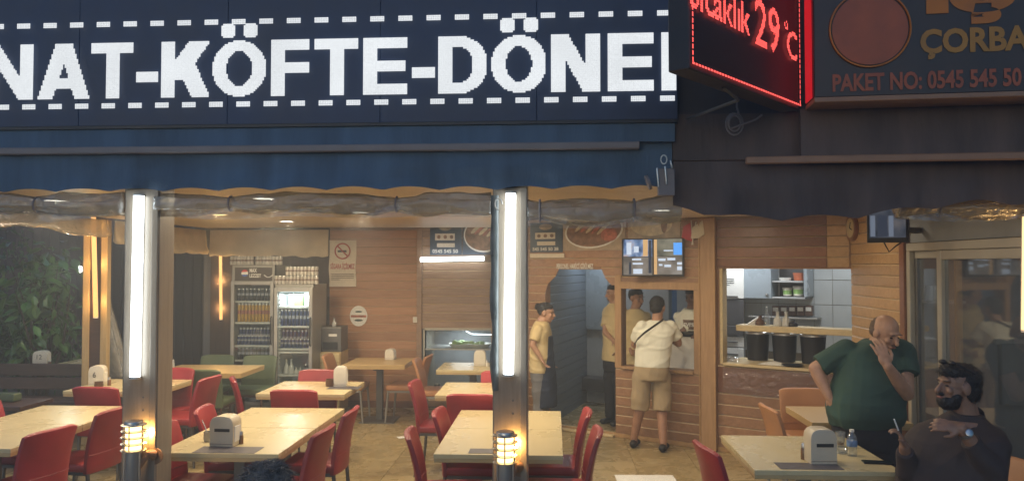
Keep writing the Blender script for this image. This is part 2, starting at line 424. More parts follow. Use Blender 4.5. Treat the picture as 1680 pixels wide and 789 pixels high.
def tag(o, label=None, cat=None, group=None, kind=None):
    if label: o['label'] = label
    if cat: o['category'] = cat
    if group: o['group'] = group
    if kind: o['kind'] = kind
    return o
def thing(name, label, cat, loc=(0, 0, 0), rz=0.0, group=None):
    o = bpy.data.objects.new(name, None); C.objects.link(o)
    o.empty_display_size = 0.1
    o.location = loc; o.rotation_euler = (0, 0, rz)
    return tag(o, label, cat, group)
def dup(root, loc, rz, label, group=None):
    def cp(o, par):
        c = o.copy(); C.objects.link(c)
        if par is not None: c.parent = par
        for ch in kids.get(o.name, ()): cp(ch, c)
        return c
    kids = {}
    stack = [root]
    while stack:
        o = stack.pop(); kids[o.name] = list(o.children); stack += kids[o.name]
    r = cp(root, None); r.location = loc; r.rotation_euler = (0, 0, rz); r['label'] = label
    if group: r['group'] = group
    return r
def lamp(name, kind, loc, energy, col, parent=None, size=0.1, spot=None, rot=None, blend=0.6):
    d = bpy.data.lights.new(name, kind); d.energy = energy; d.color = col
    if kind == 'AREA': d.shape = 'DISK'; d.size = size
    else: d.shadow_soft_size = size
    if spot: d.spot_size = spot; d.spot_blend = blend
    o = bpy.data.objects.new(name, d); C.objects.link(o); o.location = loc
    if rot: o.rotation_euler = rot
    if parent is not None: o.parent = parent
    return o
_txt_cache = {}
def text_mesh(s, bold=0.0):
    key = (s, bold)
    if key in _txt_cache: return _txt_cache[key]
    cu = bpy.data.curves.new('lettering', 'FONT'); cu.body = s; cu.offset = bold; cu.resolution_u = 3
    ob = bpy.data.objects.new('lettering', cu); C.objects.link(ob)
    dg = bpy.context.evaluated_depsgraph_get()
    me = bpy.data.meshes.new_from_object(ob.evaluated_get(dg))
    me.calc_loop_triangles()
    vs = np.array([v.co[:2] for v in me.vertices]); fs = [tuple(p.vertices) for p in me.polygons]
    tr = [tuple(t.vertices) for t in me.loop_triangles]
    bpy.data.objects.remove(ob); bpy.data.curves.remove(cu); bpy.data.meshes.remove(me)
    vs = vs - vs.min(0); vs = vs / np.maximum(vs.max(0), 1e-6)
    _txt_cache[key] = (vs, fs, tr); return _txt_cache[key]
def lettering(s, o, u, v, w, h, m, parent, lift=0.0015, bold=0.0, name='lettering'):
    """flat letters fitted into a w by h rectangle whose lower left corner is o"""
    vs, fs, tr = text_mesh(s, bold); o = V(o); u = V(u); v = V(v); n = u.cross(v)
    b = MB(); b.add([o + u * (p[0] * w) + v * (p[1] * h) + n * lift for p in vs], fs)
    return b.build(name, m, parent)
def dots_from_text(s, w, h, pitch, bold=0.0):
    """for each separate character shape of s: the grid points inside it"""
    vs, fs, tr = text_mesh(s, bold); vs = vs * np.array([w, h]); par = list(range(len(vs)))
    def find(i):
        while par[i] != i: par[i] = par[par[i]]; i = par[i]
        return i
    for t in tr: par[find(t[0])] = find(t[1]); par[find(t[1])] = find(t[2])
    gx, gy = np.meshgrid(np.arange(pitch / 2, w, pitch), np.arange(pitch / 2, h, pitch)); P = np.stack([gx.ravel(), gy.ravel()], 1); out = {}
    for t in tr:
        ins = out.setdefault(find(t[0]), np.zeros(len(P), bool)); a, b, c = vs[list(t)]
        d = (b[1] - c[1]) * (a[0] - c[0]) + (c[0] - b[0]) * (a[1] - c[1])
        if abs(d) < 1e-12: continue
        l1 = ((b[1] - c[1]) * (P[:, 0] - c[0]) + (c[0] - b[0]) * (P[:, 1] - c[1])) / d
        l2 = ((c[1] - a[1]) * (P[:, 0] - c[0]) + (a[0] - c[0]) * (P[:, 1] - c[1])) / d
        ins |= (l1 >= 0) & (l2 >= 0) & (l1 + l2 <= 1)
    return [P[m_] for m_ in out.values() if m_.any()]
def dot_mesh(b, pts, o, u, v, size, n=None):
    o = V(o); n = u.cross(v) * 0.004
    h = size / 2
    for x, y in pts:
        c = o + u * x + v * y + n
        b.add([c - u * h - v * h, c + u * h - v * h, c + u * h + v * h, c - u * h + v * h], [(0, 1, 2, 3)])
UP = V((0, 0, 1))
# ------------------------------------------------------------------ planes of the building
S = Fr((0, 4.75), R(-0.8))                      # sign front
W = Fr((1.74, 8.66), math.atan(-0.615))         # slanting kitchen wall
RW = Fr((2.93, 7.93), R(-90))                   # side wall with the sliding door, running towards the street
B = Fr((0, 11.0), 0.0)                          # back wall
KIT = W.back(1.75)                              # far wall of the kitchen
UW1 = 1.397                                     # W ends at the corner with RW
CEIL = 2.50

def struct(o, kind='structure'): o['kind'] = kind; return o

# ground and floor
b = MB(); b.box((-300, -200, -0.3), (300, 400, -0.02)); struct(b.build('ground', 'ground'))
b = MB(); b.box((-9, 3.5, -0.018), (5.6, 14.0, -0.006)); fl = struct(b.build('floor', 'grout'))
T = 0.6
tb = MB(); tb.box((0.0015, 0.0015, -0.006), (T - 0.0015, T - 0.0015, 0.0))
t0 = tb.build('floor_tile', 'floor_tile', fl, bevel=0.0012, seg=1)
first = True
for i in range(-9, 7):
    for j in range(0, 14):
        x, y = i * T + 0.2, 3.9 + j * T
        # keep to the room
        if x > 4.6 or (y > 11.2 and x < -0.6): continue
        if first: t0.location = (x, y, 0); first = False
        else:
            o = t0.copy(); C.objects.link(o); o.parent = fl; o.location = (x, y, random.uniform(-0.0006, 0.0006)); o.rotation_euler = (0, 0, 0)
# ceiling with joints between its panels
cl = MB(); cl.box((-4.95, 4.95, CEIL + 0.012), (5.6, 14.0, CEIL + 0.2)); ceil = struct(cl.build('ceiling', 'grout'))
for i in range(10):
    p = MB(); y0 = 5.0 + i * 0.62; p.box((-4.93, y0, CEIL), (5.0, y0 + 0.612, CEIL + 0.01)); p.build('panel', 'ceiling', ceil)
for i in range(4):
    p = MB(); y0 = 5.0 + (10 + i) * 0.62; p.box((-3.3, y0, CEIL), (5.0, y0 + 0.612, CEIL + 0.01)); p.build('panel', 'ceiling', ceil)

# ------------------------------------------------------------------ boards on walls
def boards(fr, u0, u1, z0, z1, h, parent, m, openings=(), thick=0.020, off=0.0, jitter=0.002, cham=0.014, groove_highlight='groove_highlight'):
    out = []; nrow = max(1, round((z1 - z0) / h)); h = (z1 - z0) / nrow
    for r in range(nrow):
        zb, zt = z0 + r * h, z0 + (r + 1) * h - 0.0015
        segs = [((u0, u0), (u1, u1))]
        for op in openings:
            mid = op((zb + zt) / 2)
            if mid is None: continue
            a = op(zb + 1e-4) or mid; c = op(zt - 1e-4) or mid
            new = []
            for L, Rr in segs:
                if mid[0] > L[0] and mid[0] < Rr[0]: new.append((L, (a[0], c[0])))
                elif mid[0] >= Rr[0]: new.append((L, Rr)); continue
                if mid[1] < Rr[0] and mid[1] > L[0]: new.append(((a[1], c[1]), Rr))
                elif mid[1] <= L[0]: new.append((L, Rr))
            segs = new
        for L, Rr in segs:
            if Rr[0] - L[0] < 0.01: continue
            t = thick + random.uniform(-jitter, jitter)
            prof = [(0.0, zb, 0), (t, zb, 0), (t, zt - cham, 1), (0.006, zt, 1), (0.0, zt, 1)]
            def ring(e): return [fr.pt(e[0] + (e[1] - e[0]) * k, z, off + d) for d, z, k in prof]
            q = MB(); q.loft([ring(L), ring(Rr)]); q.m[2] = 1; out.append(q.build('board', [m, groove_highlight], parent))
    return out
def rect(fr, x0, y0, x1, y1):
    """opening from picture corners on a wall plane -> (u0, u1, z0, z1)"""
    ua, za = fr.px(x0, (y0 + y1) / 2); ub, zb = fr.px(x1, (y0 + y1) / 2)
    _, zt = fr.px((x0 + x1) / 2, y0); _, zl = fr.px((x0 + x1) / 2, y1)
    return ua, ub, zl, zt
def rect_open(r):
    return lambda z: (r[0], r[1]) if r[2] < z < r[3] else None
def slab(fr, u0, u1, z0, z1, o0, o1, name, m, parent=None, bevel=0.0):
    b = MB(); b.loft([[fr.pt(u0, z0, o0), fr.pt(u1, z0, o0), fr.pt(u1, z0, o1), fr.pt(u0, z0, o1)], [fr.pt(u0, z1, o0), fr.pt(u1, z1, o0), fr.pt(u1, z1, o1), fr.pt(u0, z1, o1)]])
    return b.build(name, m, parent, bevel=bevel, seg=1)

# back wall, seen between the fridges and the slanting wall
U = lambda x, y=500: B.px(x, y)[0]
back_wall = tag(bpy.data.objects.new('back_wall', None), 'orange wood back wall with the no smoking poster and a shuttered servery', 'wall'); C.objects.link(back_wall)
case_r = rect(B, 697, 541, 812, 652)
slab(B, -4.95, case_r[0], 0, CEIL, -0.12, -0.002, 'backing', 'wall_dim', back_wall)
slab(B, case_r[0], -0.75, 0, case_r[2], -0.12, -0.002, 'backing', 'wall_dim', back_wall)
slab(B, case_r[0], -0.75, case_r[3], CEIL, -0.12, -0.002, 'backing', 'wall_dim', back_wall)
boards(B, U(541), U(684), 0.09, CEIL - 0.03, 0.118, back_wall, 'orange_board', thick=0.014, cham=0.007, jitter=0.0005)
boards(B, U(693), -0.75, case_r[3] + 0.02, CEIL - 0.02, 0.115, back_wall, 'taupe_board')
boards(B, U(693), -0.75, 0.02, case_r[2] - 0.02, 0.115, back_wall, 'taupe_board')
slab(B, U(684) + 0.002, U(693) - 0.002, 0, CEIL - 0.01, -0.002, 0.045, 'trim', 'taupe_board', back_wall, 0.004)
slab(B, U(541), U(684), 0.0, 0.088, -0.002, 0.022, 'skirting', 'dark_board', back_wall, 0.003)
slab(B, U(541), -0.76, CEIL - 0.028, CEIL - 0.001, -0.002, 0.03, 'cornice', 'taupe_board', back_wall, 0.003)
# dark part of the back wall behind the fridges, with a beige blind above
slab(B, -4.85, U(541) - 0.004, 0, CEIL - 0.002, -0.001, 0.010, 'dark_panel', 'fence_wood', back_wall)
rt_wall = slab(Fr((-0.74, 10.16), R(90)), 0.0, 0.95, 0, CEIL, -0.06, 0.0, 'return_wall', 'taupe_board'); tag(rt_wall, 'short taupe return wall beside the servery opening behind the middle post', 'wall')
bl = MB()
for k in range(2):
    pass
n = 22; rings = []
for i in range(n + 1):
    u = -4.84 + (U(540) + 4.84) * i / n
    sag = 0.012 * math.sin(i * 1.7) + 0.01 * math.sin(i * 0.6)
    zt = CEIL - 0.03; zb = B.px(450, 421)[1] + sag
    rings.append([B.pt(u, zt, 0.05), B.pt(u, zt, 0.06), B.pt(u, (zt + zb) / 2, 0.075 + sag), B.pt(u, zb + 0.03, 0.09 + sag), B.pt(u, zb, 0.07), B.pt(u, zb + 0.02, 0.05), B.pt(u, (zt + zb) / 2, 0.055 + sag)])
bl.loft(rings); tag(bl.build('roller_blind', 'beige_cloth', None, 60), 'beige fabric blind on the wall above the two fridges', 'blind')

# slanting wall
oct_l, _ = W.px(896, 560); oct_r, _ = W.px(1011, 560)
oz1 = W.px(950, 442)[1]; ozl = W.px(896, 470)[1]; ozr = W.px(1011, 476)[1]
ocl = W.px(922, 443)[0]; ocr = W.px(985, 441)[0]
def oct_open(z):
    if z > oz1: return None
    a = oct_l if z < ozl else oct_l + (ocl - oct_l) * (z - ozl) / (oz1 - ozl)
    c = oct_r if z < ozr else oct_r + (ocr - oct_r) * (z - ozr) / (oz1 - ozr)
    return a, c
hatch = rect(W, 1021, 475, 1144, 604)
pas = rect(W, 1183, 441, 1389, 604)
pas = (pas[0], UW1 - 0.01, pas[2], pas[3])
WL = -2.92
sw = tag(bpy.data.objects.new('slanting_wall', None), 'slanting kitchen wall of horizontal wooden boards with octagon doorway, hatch and pass window', 'wall'); C.objects.link(sw)
def wb(u0, u1, z0, z1): slab(W, u0, u1, z0, z1, -0.10, -0.002, 'backing', 'brown_board', sw)
wb(WL, oct_l, 0, CEIL); wb(oct_l, oct_r, oz1, CEIL); wb(oct_r, hatch[0], 0, CEIL)
wb(hatch[0], hatch[1], 0, hatch[2]); wb(hatch[0], hatch[1], hatch[3], CEIL); wb(hatch[1], pas[0], 0, CEIL)
wb(pas[0], UW1, 0, pas[2]); wb(pas[0], UW1, pas[3], CEIL)
pu0, pu1 = W.px(1151, 560)[0], W.px(1178, 560)[0]
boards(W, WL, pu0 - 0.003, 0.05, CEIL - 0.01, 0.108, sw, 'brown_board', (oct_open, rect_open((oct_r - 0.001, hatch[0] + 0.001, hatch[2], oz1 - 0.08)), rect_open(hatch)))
ju = W.px(1357, 400)[0]
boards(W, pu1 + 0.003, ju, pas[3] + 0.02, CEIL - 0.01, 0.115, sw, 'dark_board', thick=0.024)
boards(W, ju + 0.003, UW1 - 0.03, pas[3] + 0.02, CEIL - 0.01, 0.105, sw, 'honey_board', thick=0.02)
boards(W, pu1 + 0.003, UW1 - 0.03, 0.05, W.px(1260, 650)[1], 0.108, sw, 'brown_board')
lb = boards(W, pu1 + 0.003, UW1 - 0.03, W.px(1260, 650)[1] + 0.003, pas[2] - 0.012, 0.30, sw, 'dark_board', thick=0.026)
slab(W, pu0, pu1, 0, CEIL - 0.005, -0.002, 0.075, 'post', 'trim_wood', sw, 0.006)
slab(W, pu0 - 0.001, pu0 + 0.016, 0.0, CEIL - 0.006, 0.0755, 0.085, 'bead', 'honey_board', sw, 0.003)
slab(W, pu1 - 0.016, pu1 + 0.001, 0.0, CEIL - 0.006, 0.0755, 0.085, 'bead', 'honey_board', sw, 0.003)
# door post, hatch frame
slab(W, oct_r - 0.004, hatch[0], hatch[2] - 0.03, oz1 - 0.06, -0.103, 0.032, 'stile', 'trim_wood', sw, 0.004)
slab(W, hatch[1] - 0.03, hatch[1] + 0.03, hatch[2] - 0.03, hatch[3] + 0.001, -0.103, 0.030, 'stile', 'trim_wood', sw, 0.004)
slab(W, oct_r + 0.05, pu0 - 0.005, hatch[3] + 0.002, hatch[3] + 0.085, -0.104, 0.034, 'header', 'trim_wood', sw, 0.004)
slab(W, hatch[0] + 0.002, hatch[1] - 0.032, hatch[2] - 0.035, hatch[2] - 0.002, -0.16, 0.06, 'sill', 'trim_wood', sw, 0.006)
slab(W, pas[0] - 0.004, pas[0] + 0.03, pas[2], pas[3], -0.104, 0.035, 'stile', 'yellow_wood', sw, 0.004)
slab(W, WL, pu0, 0.0, 0.048, -0.002, 0.035, 'skirting', 'honey_board', sw, 0.004)
slab(W, pu1, UW1 - 0.02, 0.0, 0.048, -0.002, 0.035, 'skirting', 'honey_board', sw, 0.004)
slab(W, oct_l - 0.02, oct_r, 0.002, 0.03, -0.12, 0.10, 'threshold', 'yellow_wood', sw, 0.006)
# worn top of the low wall below the pass window
slab(W, pas[0] + 0.032, UW1 - 0.025, pas[2] - 0.010, pas[2] + 0.02, -0.55, 0.055, 'ledge', 'yellow_wood', sw, 0.005)
# clear wrap stretched over the low wall
wr = MB(); n = 26; rg = []
for i in range(n + 1):
    u = pas[0] + 0.03 + (UW1 - 0.06 - pas[0]) * i / n; zt = pas[2] - 0.02; zb = W.px(1260, 652)[1]
    rg.append([W.pt(u, zt + (zb - zt) * k / 8, 0.034 + 0.010 * mnoise.noise(V((u * 4, k * 1.1, 3))) + 0.006 * math.sin(k * 2.2 + u * 5)) for k in range(9)])
wr.loft(rg, caps=False, closed=False)
tag(wr.build('plastic_wrap', 'wrap', None, 180), 'crinkled clear plastic wrap over the low wall below the pass window', 'plastic wrap')

# side wall with boards, then the sliding door
side = tag(bpy.data.objects.new('side_wall', None), 'honey coloured board wall between the pass window and the sliding door', 'wall'); C.objects.link(side)
ru1 = RW.px(1486, 500)[0]
slab(RW, 0.0, ru1, 0, CEIL, -0.10, -0.002, 'backing', 'brown_board', side)
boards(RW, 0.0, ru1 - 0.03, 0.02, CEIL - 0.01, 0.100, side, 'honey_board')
slab(RW, ru1 - 0.028, ru1 + 0.06, 0, CEIL - 0.005, -0.104, 0.04, 'end_post', 'dark_board', side, 0.004)
tw = tag(slab(RW, ru1 + 0.062, 3.3, 2.17, CEIL - 0.003, -0.10, -0.01, 'transom_wall', 'wall_grey'), 'grey panel above the sliding door on the side', 'wall')
sd = thing('sliding_door', 'beige aluminium sliding door with glass leaves in the side wall', 'door')
du0 = ru1 + 0.062; dm = RW.px(1546, 500)[0]
def bar(u0, u1, z0, z1, o0, o1, nm='frame_bar', m='aluminium', par=None): return slab(RW, u0, u1, z0, z1, o0, o1, nm, m, par or sd, 0.004)
bar(du0, 3.2, 2.10, 2.165, -0.06, 0.02, 'head_rail'); bar(du0, du0 + 0.06, 0.0, 2.099, -0.06, 0.02, 'jamb')
lf = bar(dm - 0.025, dm + 0.045, 0.03, 2.098, -0.028, 0.028, 'stile'); bar(dm + 0.046, 3.2, 2.03, 2.098, -0.028, 0.026, 'leaf_rail'); bar(dm + 0.046, 3.2, 0.03, 0.12, -0.028, 0.026, 'leaf_rail')
bar(dm + 0.075, dm + 0.10, 0.03, 2.02, -0.10, -0.05, 'inner_stile', 'trim_wood')
bar(du0 + 0.062, dm - 0.03, 2.04, 2.098, -0.058, -0.02, 'leaf_rail'); bar(du0 + 0.062, dm - 0.03, 0.03, 0.12, -0.058, -0.02, 'leaf_rail')
bar(du0 + 0.062, du0 + 0.10, 0.121, 2.039, -0.058, -0.02, 'stile', 'dark_steel')
bar(du0, 3.2, 0.0, 0.029, -0.06, 0.02, 'track')
slab(RW, du0 + 0.101, dm - 0.026, 0.121, 2.039, -0.042, -0.037, 'pane', 'door_glass', sd)
slab(RW, dm + 0.046, 3.2, 0.121, 2.029, -0.004, 0.001, 'pane', 'door_glass', sd)

# ------------------------------------------------------------------ front: facade, LED sign, valance
fc = MB(); fc.box((-9.0, 4.86, 2.62), (9.0, 5.4, 7.0)); tag(fc.build('facade', 'dark_facade'), 'dark upper front of the building behind the signs', 'facade')
sg = thing('letter_sign', 'long navy LED board with big white lettering above the entrance', 'sign')
zb = S.px(400, 159)[1]; zt = S.px(400, 67)[1]
su1 = S.px(1112, 120)[0]
pn = 0.96; u = -4.9; k = 0
while u < su1 - 0.01:                              # sign modules
    u2 = min(u + pn, su1); slab(S, u + 0.001, u2 - 0.001, 2.86, 3.86, -0.09, -0.012, 'module', 'navy_panel', sg, 0.002); u = u2
slab(S, -4.9, su1, 2.84, 2.858, -0.09, -0.004, 'frame_bar', 'black_plastic', sg)
PITCH_LED = (zt - zb) / 32.0
def stroke(ch, x, y, w, t=0.255, bt=0.19):
    if ch == 'N':
        l = (1 - y) * (w - 1.15 * t); return x < t or x > w - t or l <= x <= l + 1.15 * t
    if ch == 'A':
        l = (w / 2 - 0.62 * t) * y; 
        if x < l or x > w - l: return False
        return x < l + 1.08 * t or x > w - l - 1.08 * t or 0.2 < y < 0.38
    if ch == 'T': return y > 1 - bt or abs(x - w / 2) < t / 2
    if ch == '-': return True
    if ch == 'K':
        if x < t: return True
        c = t * 0.75 + (y - 0.30) / 0.70 * (w - 0.19 - t * 0.75)
        if y > 0.30 and abs(x - c) < 0.20: return x > t * 0.9
        c2 = 0.50 * w + (0.62 - y) / 0.62 * (w - 0.17 - 0.50 * w)
        return y < 0.62 and abs(x - c2) < 0.17 and x > t * 0.9
    if ch == 'O':
        e = ((x - w / 2) / (w / 2)) ** 2 + ((y - .5) / .5) ** 2
        i = ((x - w / 2) / (w / 2 - t)) ** 2 + ((y - .5) / (.5 - bt)) ** 2
        return e <= 1 and i > 1
    if ch in 'FE':
        return x < t or (y > 1 - bt) or (0.42 < y < 0.60 and x < w * 0.95) or (ch == 'E' and y < bt)
    if ch == 'D':
        xc = w * 0.42
        if x < t: return True
        if x < xc: return y > 1 - bt or y < bt
        e = ((x - xc) / (w - xc)) ** 2 + ((y - .5) / .5) ** 2; i = ((x - xc) / (w - xc - t)) ** 2 + ((y - .5) / (.5 - bt)) ** 2
        return e <= 1 and i > 1
    if ch == 'R':
        if x < t: return True
        xc = w * 0.5
        if y > 0.42:
            if x < xc: return y > 1 - bt or y < 0.42 + bt
            e = ((x - xc) / (w - xc)) ** 2 + ((y - .71) / .29) ** 2; i = ((x - xc) / max(0.01, w - xc - t)) ** 2 + ((y - .71) / 0.12) ** 2
            return e <= 1 and i > 1
        c = w * 0.5 + (0.42 - y) / 0.42 * (w * 0.5 - t / 2); return abs(x - c) < t * 0.62
    return False
LET = [('N', -26, 57), ('A', 63, 148), ('T', 150, 220), ('-', 224, 262), ('K', 265, 345), ('Ö', 349, 437), ('F', 445, 510), ('T', 516, 589), ('E', 596, 670),
       ('-', 676, 716), ('D', 719, 800), ('Ö', 806, 897), ('N', 904, 985), ('E', 997, 1074), ('R', 1085, 1168)]
H_L = zt - zb
for ch, x0, x1 in LET:
    u0 = S.px(x0, 115)[0]; u1 = S.px(x1, 115)[0]; w = (u1 - u0) / H_L; pts = []
    base = 'O' if ch == 'Ö' else ch
    nx = int((u1 - u0) / PITCH_LED)
    for j in range(32):
        for i in range(nx):
            x = (i + .5) * PITCH_LED / H_L; y = (j + .5) / 32
            if ch == '-' and not (0.27 < y < 0.47): continue
            if u0 + x * H_L > su1 - 0.01: continue
            if stroke(base, x, y, w): pts.append((x * H_L, y * H_L))
    if ch == 'Ö':
        for j in range(8):
            for i in range(nx):
                x = (i + .5) * PITCH_LED / H_L; y = 1.05 + (j + .5) / 32
                for c in (0.27 * w + 0.02, 0.73 * w - 0.02):
                    q = (abs(x - c) / 0.125) ** 4 + (abs(y - 1.175) / 0.125) ** 4
                    if q < 1: pts.append((x * H_L, y * H_L))
    d = MB(); dot_mesh(d, pts, S.pt(u0, zb, 0), S.u, UP, PITCH_LED * 0.985); d.build('letter', 'led_white', sg)
for row, (xa, xb, nper, yy) in enumerate(((39.7, 1090, 23, 33), (48, 1095, 23, 169))):
    ua = S.px(xa, yy)[0]; ub = S.px(xb, yy)[0]; pr = (ub - ua) / nper
    _, zz = S.px(560, yy)
    for k in range(-1, nper + 1):
        c = ua + pr * k
        if c > su1 - 0.02: continue
        d = MB(); dot_mesh(d, [((i - 3.5) * PITCH_LED, (j - 1) * PITCH_LED) for i in range(8) for j in range(3)], S.pt(c, zz, 0), S.u, UP, PITCH_LED * 0.93); d.build('dash', 'led_white', sg)

# header below the sign: navy cloth with a bar, then the scalloped valance
def drape(name, m, fr, x0, x1, ztop, zlow, waves, off, amp=0.012, label='', cat='awning', thick=0.006, scal=0.022):
    """cloth hanging from ztop to a scalloped lower edge; zlow is a function of u"""
    b = MB(); n = int((x1 - x0) / 0.03); rings = []
    for i in range(n + 1):
        u = x0 + (x1 - x0) * i / n; zl = zlow(u) + scal * abs(math.sin(u * waves)); r = []
        for side_ in (0, 1):
            ks = range(7) if side_ == 0 else range(6, -1, -1)
            for k in ks:
                z = ztop + (zl - ztop) * k / 6
                o = off + amp * (k / 6) * math.sin(u * waves * 2 + 0.5 * math.sin(u * 1.7)) + (0.01 + 0.03 * k / 6) * mnoise.noise(V((u * 1.2, k * 0.3, 7))) + 0.012 * mnoise.noise(V((u * 5 + k * 0.5, k * 0.25, 3)))
                r.append(fr.pt(u, z, o + (thick if side_ == 0 else 0)))
        rings.append(r)
    b.loft(rings); o = b.build(name, m, None, 50)
    return tag(o, label, cat)
zbar = S.px(500, 243)[1]
hd = slab(S, -4.95, S.px(1108, 210)[0], zbar + 0.022, 2.838, -0.07, -0.02, 'sign_header', 'navy_cloth'); tag(hd, 'navy fascia cloth between the white lettering and the bar', 'fascia')
zvl = S.px(400, 312)[1]
drape('valance', 'navy_cloth', S, -4.95, S.px(1105, 300)[0], zbar - 0.023, lambda u: zvl, 9.0, -0.06, label='navy scalloped valance hanging below the taupe bar', cat='valance')
tag(slab(S, -4.95, S.px(1050, 243)[0], zbar - 0.022, zbar + 0.021, -0.07, 0.0, 'awning_bar', 'taupe_bar', None, 0.006), 'long taupe bar across the awning under the LED board', 'bar')
tag(slab(S, -4.95, S.px(1105, 243)[0], zbar - 0.05, zbar + 0.05, -0.10, -0.078, 'backing_strip', 'navy_cloth'), 'narrow navy strip behind the end of the taupe bar', 'fascia')
# right part of the awning, darker
S2 = Fr((1.45, 4.72), R(-5.0))
xr = S.px(1105, 300)[0]
tag(slab(S, xr + 0.006, 1.75, 2.62, 2.9, -0.10, -0.07, 'fascia_cloth', 'black_cloth'), 'dark fascia cloth under the red ticker', 'fascia')
tag(slab(S2, 0.0, 3.6, 2.60, 2.905, -0.02, 0.01, 'fascia_cloth', 'black_cloth'), 'black fascia cloth under the orange lettered sign', 'fascia')
def zr(u):
    x = u
    pts = [(0.6, 2.34), (0.8, 2.31), (1.0, 2.265), (1.35, 2.25), (1.8, 2.265), (2.15, 2.31), (2.5, 2.345), (2.9, 2.33), (4, 2.30)]
    for (a, za), (c, zc) in zip(pts, pts[1:]):
        if a <= x <= c: return za + (zc - za) * (x - a) / (c - a)
    return 2.36
drape('valance', 'black_cloth', S, xr + 0.006, 4.6, 2.61, zr, 7.0, -0.05, 0.02, 'black sagging valance on the side of the red ticker', 'valance', scal=0.03)
a0 = S2.px(1222, 266)[0]
tag(slab(S2, a0, 3.5, S2.px(1450, 267)[1], S2.px(1450, 255)[1], 0.012, 0.05, 'awning_bar', 'brown_bar', None, 0.006), 'brown bar across the black awning under the orange lettered sign', 'bar')

# red ticker that sticks out towards the street
TK = Fr((0.633, 3.66), math.atan2(4.70 - 3.66, 1.446 - 0.633))
tw_ = math.hypot(4.70 - 3.66, 1.446 - 0.633)
tk = thing('temperature_ticker', 'projecting red LED ticker showing the temperature', 'sign')
slab(TK, 0, tw_, 2.895, 3.75, -0.12, -0.008, 'case', 'sign_black', tk, 0.006)
PR = 0.0125
def led_text(s, x0, x1, z0, z1, bold=0.0):
    for pts in dots_from_text(s, x1 - x0, z1 - z0, PR, bold):
        d = MB(); dot_mesh(d, pts, TK.pt(x0, z0, 0), TK.u, UP, PR * 0.86); d.build('letter', 'led_pink', tk)
led_text('Sıcaklık', TK.px(1131, 14)[0], TK.px(1230, 40)[0], 3.18, 3.345, 0.012)
led_text('29', TK.px(1238, 60)[0], TK.px(1278, 60)[0], 3.155, 3.405, 0.008)
led_text('C', TK.px(1290, 80)[0], TK.px(1307, 80)[0], 3.17, 3.33, 0.012)
led_text('o', TK.px(1286, 60)[0], TK.px(1292, 60)[0], 3.325, 3.37, 0.01)
d = MB(); pts = []
nb = int(tw_ / 0.03)
for k in range(nb): pts += [(0.012 + k * 0.03 + i * 0.011, 0.018) for i in range(2)]
for k in range(27): pts += [(0.012, 0.03 + k * 0.03 + i * 0.011) for i in range(2)] + [(tw_ - 0.012, 0.03 + k * 0.03 + i * 0.011) for i in range(2)]
dot_mesh(d, pts, TK.pt(0, 2.905, 0), TK.u, UP, 0.0105); d.build('border_lights', 'led_pink', tk)
arm = MB(); arm.tube([TK.pt(0.45, 2.893, -0.06), TK.pt(0.6, 2.85, -0.05), S.pt(0.80, 2.86, -0.02)], 0.009, 8)
arm.build('bracket', 'dark_steel', tk, 60)
# loop of spare cable under the ticker
cb = MB(); c0 = S.pt(*S.px(1203, 205), 0.03); pts = []
for k in range(40):
    q = k * 0.42; rr = 0.055 + 0.012 * math.sin(q * 0.37); pts.append(c0 + S.u * (rr * 0.75 * math.cos(q)) + UP * (rr * math.sin(q)) + S.n * (0.004 * k / 6))
pts = [c0 + UP * 0.19 + S.u * 0.02, c0 + UP * 0.10 + S.u * 0.015] + pts + [c0 + S.u * 0.12 + UP * 0.02 + S.n * 0.02, c0 + S.u * 0.16 + UP * 0.05]
cb.tube(pts, 0.006, 6); tag(cb.build('cable_coil', 'taupe_bar', None, 60), 'coil of pale cable hanging below the red ticker', 'cable')

# orange lettered sign at the side
b2 = thing('soup_sign', 'black sign with orange lettering and a round emblem', 'sign')
RS = Fr((RS_o := ony(1336, 165, 4.49)).xy, R(-6.0))
slab(RS, 0, 3.0, 2.925, 4.2, -0.22, -0.004, 'case', 'sign_black', b2, 0.006)
slab(RS, -0.004, 3.0, 2.895, 2.924, -0.22, 0.015, 'frame_bar', 'brown_bar', b2, 0.004)
def rtext(s, x0, x1, y0, y1, m, bold=0.0):
    xm = (x0 + x1) / 2; ua = RS.px(x0, y1)[0]; ub = RS.px(x1, y1)[0]; zl = RS.px(xm, y1)[1]; zh = RS.px(xm, y0)[1]
    lettering(s, RS.pt(ua, zl, 0.0), RS.u, UP, ub - ua, zh - zl, m, b2, 0.002, bold)
slab(RS, -0.010, -0.0045, 2.93, 4.2, -0.19, -0.03, 'red_spill', 'red_spill_glow', b2)  # glowing slab added for the ticker's red light falling on the case side
rtext('PAKET NO: 0545 545 50 38', 1366, 1716, 116, 146, 'sign_salmon', 0.03)
rtext('ÇORBA', 1510, 1690, 45, 95, 'sign_gold', 0.035)
rtext('IŞ', 1520, 1668, -62, 40, 'sign_orange', 0.06)
em = MB(); c = RS.px(1427, 48); cc = RS.pt(c[0], c[1], 0.0); rr = RS.px(1490, 48)[0] - c[0]
em.prism([cc + RS.u * (rr * math.cos(q)) + UP * (rr * math.sin(q)) for q in [2 * math.pi * k / 40 for k in range(40)]], RS.n * 0.003); em.build('emblem', 'sign_salmon', b2)
em = MB(); em.tube([cc + RS.n * 0.005 + RS.u * (rr * 1.06 * math.cos(q)) + UP * (rr * 1.06 * math.sin(q)) for q in [2 * math.pi * k / 48 for k in range(49)]], 0.006, 6); em.build('emblem_ring', 'sign_orange', b2, 60)
